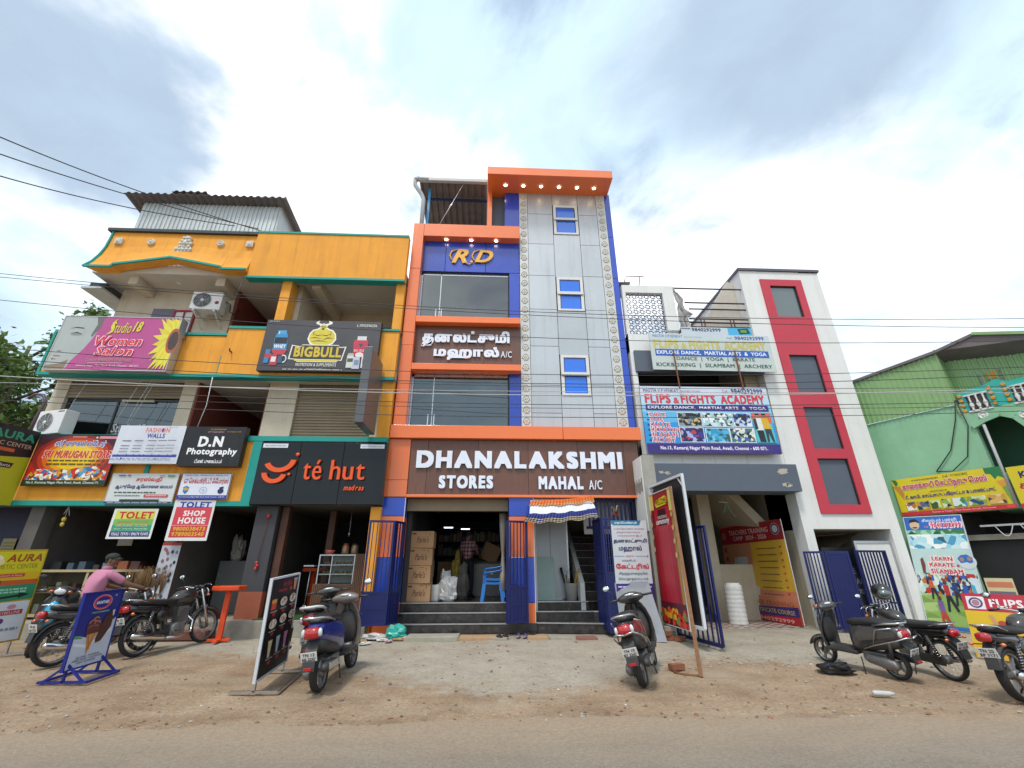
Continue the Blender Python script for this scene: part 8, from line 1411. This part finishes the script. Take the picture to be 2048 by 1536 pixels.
CABS = [('highest black cable, crossing below the top windows', (0, 547), (900, 616), (2048, 637), 1), ('black cable just under the highest one', (0, 554), (900, 622), (2048, 655), 1), ('black cable crossing the hall name', (0, 600), (900, 668), (2048, 681), 1), ('black cable over the lower salon sign edge', (0, 695), (900, 745), (2048, 734), 1), ('cable crossing the upper edge of the middle window', (0, 716), (900, 764), (2048, 748), 1.1), ('thin cable below the middle window head', (0, 728), (900, 769), (2048, 772), .8), ('pale thick cable through the middle window', (0, 752), (900, 788), (2048, 776), 1.5, 1), ('pale cable crossing the brown shutter', (0, 765), (900, 781), (2048, 785), .9, 1), ('black cable at mid height of the middle window', (0, 772), (900, 806), (2048, 802), 1), ('thin black cable low over the middle window', (0, 790), (900, 814), (2048, 812), .8), ('lowest black cable above the orange band', (0, 800), (900, 832), (2048, 822), 1)]
for c in CABS: cable(c[0], c[1:4], 8.6, 8.2, .0068*c[4], m_cabw if len(c) > 5 else m_cab)
for i, (a, b_, c) in enumerate((((0, 274), (260, 376), (522, 462)), ((0, 308), (250, 388), (518, 458)), ((0, 352), (210, 405), (470, 452)))): cable(('upper', 'middle', 'lower')[i]+' of the three cables running up to the orange roof', (a, b_, c), 6.0, 10.6, .012, m_cab, 'roof')
# ================================================================ tree
def tree(name, label, loc, h, cr, seed, nleaf=7000):
    o = thing(name, label, 'tree', loc); rnd = random.Random(seed); b = MB(); mb = M('bark', (.12, .09, .06), .95, .4, 8, bump=.5, bsc=12); b.tube([(0, 0, 0), (.1, 0, h*.25), (-.05, .1, h*.5), (.1, 0, h*.75)], [.28, .22, .15, .06], 10, mb); tips = []
    for k in range(26):
        a = rnd.uniform(0, 6.3); z = h*rnd.uniform(.35, .75); L = cr*rnd.uniform(.55, 1.0); e = Vector((L*math.cos(a), L*math.sin(a), z+L*rnd.uniform(.1, .7))); m = Vector((L*.45*math.cos(a+.2), L*.45*math.sin(a+.2), z+L*.25)); b.tube([(0, 0, z-.2), m, e], [.07, .045, .012], 6, mb)
        for j in range(6): t = e.lerp(m, rnd.uniform(-.2, .8))+Vector([rnd.gauss(0, .35) for _ in range(3)]); b.tube([e.lerp(m, .5), t], [.015, .005], 4, mb); tips.append(t)
    b.build('trunk', o); V = []; F = []
    for k in range(nleaf):
        t = tips[rnd.randrange(len(tips))]; c = t+Vector([rnd.gauss(0, .28) for _ in range(3)]); d = Vector([rnd.gauss(0, 1) for _ in range(3)]).normalized(); u = d.orthogonal().normalized(); s = rnd.uniform(.08, .17); n = len(V)
        V += [c-d*s, c+u*s*.45, c+d*s, c-u*s*.45]; F.append((n, n+1, n+2, n+3))
    b = MB(); b.add(V, F, M('leaf_green', (.11, .19, .035), .6, .45, 3)); b.build('crown', o); return o
tree('street_tree', 'leafy green tree at the left edge behind the salon building', (-19.9, 17.5, .14), 13.4, 3.4, 5, 19000)
# ================================================================ odds and ends on the ground
def gobj(name, label, cat, x, y, fn, rz=0.0, dz=0.0, part_='body', group=None): o = thing(name, label, cat, (x, y, gz(y)+dz), rz, group); b = MB(); fn(b); b.build(part_, o); return o
def slab(w, d, t, seed, mat):
    def f(b):
        r = random.Random(seed); p = [(-w/2, -d/2), (0, -d/2+r.uniform(-.04, .04)), (w/2, -d/2+r.uniform(-.03, .03)), (w/2+r.uniform(-.04, .02), d/2), (0, d/2+r.uniform(-.03, .03)), (-w/2+r.uniform(-.02, .05), d/2)]; n = len(p); b.add([(x, y, -.02) for x, y in p]+[(x, y, t) for x, y in p], [tuple(range(n))[::-1], tuple(range(n, 2*n))]+[(i, (i+1) % n, n+(i+1) % n, n+i) for i in range(n)], mat)
    return f
m_sl1 = M('grey_stone_slab', (.36, .34, .27), .9, .2, 4, bump=.3, dirt=.3); m_sl2 = M('sandstone_slab', (.45, .29, .16), .9, .15, 4, dirt=.3); m_sl3 = M('red_stone_slab', (.26, .12, .09), .9, .2, 4, dirt=.4)
for n_, lab, x, y, w, d, m, s in (('paving_stone', 'grey stone slab raised in front of the store step', -1.15, 10.18, 1.05, .62, m_sl1, 1), ('paving_stone', 'orange sandstone slab in front of the store step', -.25, 10.22, .78, .55, m_sl2, 2), ('paving_stone', 'small striped slab under the dark sandals', .20, 10.2, .30, .55, m_sl1, 3), ('paving_stone', 'pale orange slab right of the slippers', .98, 10.2, .42, .45, m_sl2, 4), ('paving_stone', 'dark red slab at the right end of the slab row', 1.95, 10.05, .42, .36, m_sl3, 5), ('paving_stone', 'pale pink slab between the orange and red slabs', 1.42, 10.12, .42, .42, m_sl1, 6)): gobj(n_, lab, 'slab', x, y, slab(w, d, .05 if s == 1 else .022, s, m), group='stone slabs before the store', part_='slab')
def slipper(c, strap):
    def f(b):
        for sx in (-.07, .07):
            n = 14; p = [(sx+(.043-.010*math.sin(2*math.pi*k/n))*math.cos(2*math.pi*k/n), .125*math.sin(2*math.pi*k/n)) for k in range(n)]; b.add([(x, y, .0) for x, y in p]+[(x, y, .022) for x, y in p], [tuple(range(n))[::-1], tuple(range(n, 2*n))]+[(i, (i+1) % n, n+(i+1) % n, n+i) for i in range(n)], c); b.tube([(sx-.045, .0, .015), (sx, .05, .055), (sx+.045, .0, .015)], .011, 6, strap); b.tube([(sx-.045, -.03, .015), (sx, .0, .06), (sx+.045, -.03, .015)], .009, 6, strap)
    return f
gobj('sandals', 'dark brown pair of sandals on the slab before the store step', 'sandals', .26, 10.12, slipper(M('brown_sole', (.05, .025, .018), .7), M('brown_strap', (.06, .02, .015), .6)), R(25), .026, 'pair', 'footwear before the store'); gobj('sandals', 'purple and white pair of slippers before the store step', 'sandals', .66, 10.2, slipper(M('lilac_sole', (.28, .22, .34), .7), M('purple_strap', (.08, .05, .15), .6)), R(-12), .012, 'pair', 'footwear before the store'); gobj('sandals', 'black pair of slippers close to the store step', 'sandals', .86, 10.46, slipper(m_blackp, m_blackp), R(70), .012, 'pair', 'footwear before the store')
gobj('plastic_bag', 'turquoise plastic bag of rubbish at the store step', 'bag', -1.92, 10.22, crump((.24, .2, .26), M('turquoise_plastic', (.04, .42, .34), .35, .15, 10), 3), part_='bag'); gobj('plastic_bag', 'clear crumpled plastic bag beside the turquoise bag', 'bag', -2.3, 10.12, crump((.22, .15, .12), M('clear_plastic', (.50, .49, .47), .25, .15, 14), 7), part_='bag')
rnd = random.Random(31); pap = [M('scrap_paper', (.62, .60, .56), .8, .1, 9), M('pink_paper', (.55, .35, .36), .8, .2, 9), M('brown_wrapper', (.38, .24, .12), .6, .3, 12)]
for i in range(11):
    x, y = ((-2.75, 9.75), (-2.62, 9.95), (-2.45, 9.85), (-2.1, 9.95), (-1.95, 9.85), (-1.78, 10.0), (-2.35, 9.6), (-2.68, 9.15), (-2.52, 9.2), (-2.9, 9.9), (-1.7, 10.12))[i]
    gobj('paper_scrap', ('white scrap farthest from the step, under the left gate', 'pink scrap next to the dirty pail', 'brown wrapper between the pail and the clear bag', 'white scrap in front of the clear bag', 'pink scrap in front of the turquoise bag', 'brown wrapper at the right of the turquoise bag', 'white scrap nearest the road in the litter', 'pink scrap beside the blue scooter front wheel', 'brown wrapper beside the blue scooter front wheel', 'white scrap left of the pail', 'pink scrap touching the grey slab')[i], 'litter', x, y, crump((rnd.uniform(.05, .13), rnd.uniform(.04, .09), .05), pap[i % 3], i*2.3, .5), rnd.uniform(0, 3), .0, 'paper', 'paper litter by the store step')
PB = thing('plastic_pail', 'dirty white pail at the foot of the left gate', 'pail', (-2.78, 10.12, gz(10.1))); b = MB(); b.lathe([(0, 0), (.12, 0), (.155, .26), (.165, .27), (.15, .27), (.115, .02), (0, .02)], (0, 0, 0), 'Z', 20, M('dirty_white_plastic', (.42, .40, .35), .6, .2, 5, dirt=.5)); b.build('pail', PB); b = MB(); b.loft([[(.05+.1*u+.03*math.cos(q), .02+.03*math.sin(q), .25+.22*u) for q in [2*math.pi*k/8 for k in range(8)]] for u in (0, .5, 1)], M('rag', (.42, .36, .28), .9)); b.build('rag', PB)
WS = thing('foam_roll', 'tall white wrapped sack standing on the porch tiles', 'sack', (6.05, 11.75, .155)); b = MB(); secs = []
for i in range(30):
    z = .92*i/29; q = 1+.03*math.sin(i*2.1)+.02*mnoise.noise(Vector((i*.6, 2, 1))); secs.append([(.215*q*math.cos(2*math.pi*k/22)*(1 if i < 28 else .8), .2*q*math.sin(2*math.pi*k/22)*(1 if i < 28 else .8), z) for k in range(22)])
b.loft(secs, m_sack); b.build('roll', WS)
gobj('brick', 'loose red brick on the ground left of the wooden pole', 'brick', 2.80, 7.52, lambda b: b.box(-.11, .11, -.055, .055, 0, .075, M('red_brick', (.28, .10, .055), .9, .25, 15, bump=.4)), R(15))
BP = thing('brick_stub', 'broken brick stub at the foot of the gate pier', 'bricks', (3.5, 9.75, gz(9.7)))
for i, (x, y, z, r) in enumerate(((-.12, 0, 0, 5), (.12, .02, 0, -8), (0, .0, .08, 12), (.1, .05, .16, -4), (.24, -.1, 0, 40))): b = MB(); b.L = Matrix.Translation((x, y, z)) @ Matrix.Rotation(R(r), 4, 'Z'); b.box(-.11, .11, -.055, .055, 0, .076, _MC['red_brick'] if i != 3 else m_conc); b.build('brick', BP)
gobj('grey_board', 'grey sheet board leaning under the hall notice board', 'board', 3.05, 9.75, lambda b: b.add([(-.42, 0, 0), (.36, -.28, 0), (.28, .20, 1.05), (-.42, .3, 1.05), (-.42, .02, 0), (.36, -.26, 0), (.28, .22, 1.05), (-.42, .32, 1.05)], [(0, 1, 2, 3), (7, 6, 5, 4), (0, 4, 5, 1), (1, 5, 6, 2), (2, 6, 7, 3), (3, 7, 4, 0)], M('grey_sheet', (.24, .26, .29), .5, .1)), 0, 0, 'board')
gobj('mortar_lump', 'plastered rubble lump at the corner of the angled step', 'rubble', 2.82, 10.35, crump((.22, .25, .42), M('rough_mortar', (.30, .26, .20), .95, .3, 8, bump=.6, bsc=14), 12, .6), part_='lump')
gobj('black_bag', 'black plastic scrap under the grey scooter', 'bag', 5.05, 7.25, crump((.26, .16, .14), M('black_polythene', (.012, .012, .014), .35), 17), part_='bag'); gobj('plastic_bottle', 'crushed clear plastic bottle lying on the dirt at right', 'bottle', 4.85, 6.2, lambda b: b.tube([(-.12, 0, .03), (-.1, 0, .03), (.06, 0, .028), (.1, 0, .03), (.13, 0, .03)], [.02, .032, .03, .02, .012], 10, _MC['clear_plastic']), R(-10))
TRN = thing('torn_banner', 'torn grey banner cloth hanging beside the roof lattice', 'cloth', (5.5, 10.95, 8.5)); b = MB(TRN); secs = []
for z, x0, x1, y in ((9.30, 5.40, 5.43, 10.95), (9.05, 5.42, 5.52, 10.9), (8.85, 5.43, 5.66, 10.93), (8.70, 5.44, 5.6, 10.84), (8.5, 5.45, 5.74, 10.92), (8.32, 5.44, 5.9, 10.86), (8.2, 5.44, 5.7, 10.9), (7.95, 5.42, 5.72, 10.86), (7.78, 5.4, 5.6, 10.92), (7.68, 5.3, 5.5, 10.9)): secs.append([(x0+(x1-x0)*k/5, y+.06*math.sin(k*2.3+z*7), z+.05*math.sin(k*3+z*9)) for k in range(6)])
b.loft(secs, M('torn_vinyl', (.42, .41, .40), .7, .5, 5), True, False, False); b.build('cloth', TRN)
ALP = simple('roof_flap', 'brown metal flap sticking out behind the blue corner of the tower', 'flap', lambda b: b.add([(3.8, 11.6, 9.95), (4.28, 11.3, 9.75), (4.15, 11.5, 9.3), (3.82, 11.7, 9.35)], [(0, 1, 2, 3)], m_tin_d), part_='flap')
WR = thing('loose_wires', 'thin green and white wires dangling under the grey beam', 'wires', (6.2, 11.35, 3.1)); b = MB(WR); b.tube([(5.9, 11.3, 3.12), (6.05, 11.32, 2.95), (5.98, 11.32, 2.78), (5.9, 11.3, 2.7)], .007, 5, M('green_wire', (.05, .35, .22), .5)); b.tube([(6.05, 11.32, 2.98), (6.15, 11.32, 2.75), (6.22, 11.3, 2.62)], .007, 5, _MC['green_wire']); b.tube([(5.85, 11.31, 3.0), (6.1, 11.31, 2.97)], .006, 5, m_wplast); b.build('wire', WR)
BLB = simple('bulb', 'small lit white bulb inside the academy stairwell', 'lamp', lambda b: b.ell((0, 0, 0), (.05, .05, .06), emit('white_bulb', (1, 1, 1), 3.0), 10, 8), (4.35, 11.6, 2.6), 'glass')
# stones and scraps strewn over the dirt: nobody could count them
b = MB(); rnd = random.Random(77); mm = [M('pebble_brown', (.20, .135, .09), .95, .3, 20), M('pebble_grey', (.34, .32, .28), .95, .2, 20), M('pebble_red', (.27, .12, .07), .95, .2, 20), M('litter_white', (.55, .54, .5), .8)]
for k in range(3000):
    y = 5.5+5*rnd.random()**1.6; x = rnd.uniform(-1.05, 1.05)*y*1.15
    if k % 6 == 0: x, y = rnd.gauss(3.9, .75), rnd.gauss(7.95, .3)
    if y > 10.3 or y < 5.4: continue
    s = rnd.choice((.004, .005, .006, .008, .01, .013, .022))*rnd.uniform(.7, 1.2); z = gh(x, y)+s*.25; a = rnd.uniform(0, 3); c, d = math.cos(a)*s*rnd.uniform(.8, 1.8), math.sin(a)*s
    V = [(x+c, y+d, z), (x-d, y+c, z+s*.1), (x-c, y-d, z), (x+d, y-c, z-s*.1), (x+rnd.uniform(-.3, .3)*s, y, z+s*.7)]; b.add(V, [(0, 1, 4), (1, 2, 4), (2, 3, 4), (3, 0, 4)], mm[1] if k % 6 == 0 else mm[0 if k % 7 else 2] if k % 3 else mm[1] if k % 11 else mm[3])
o = b.build('gravel'); o['kind'] = 'stuff'; o['label'] = 'small stones and scraps strewn over the dirt shoulder'; o['category'] = 'gravel'
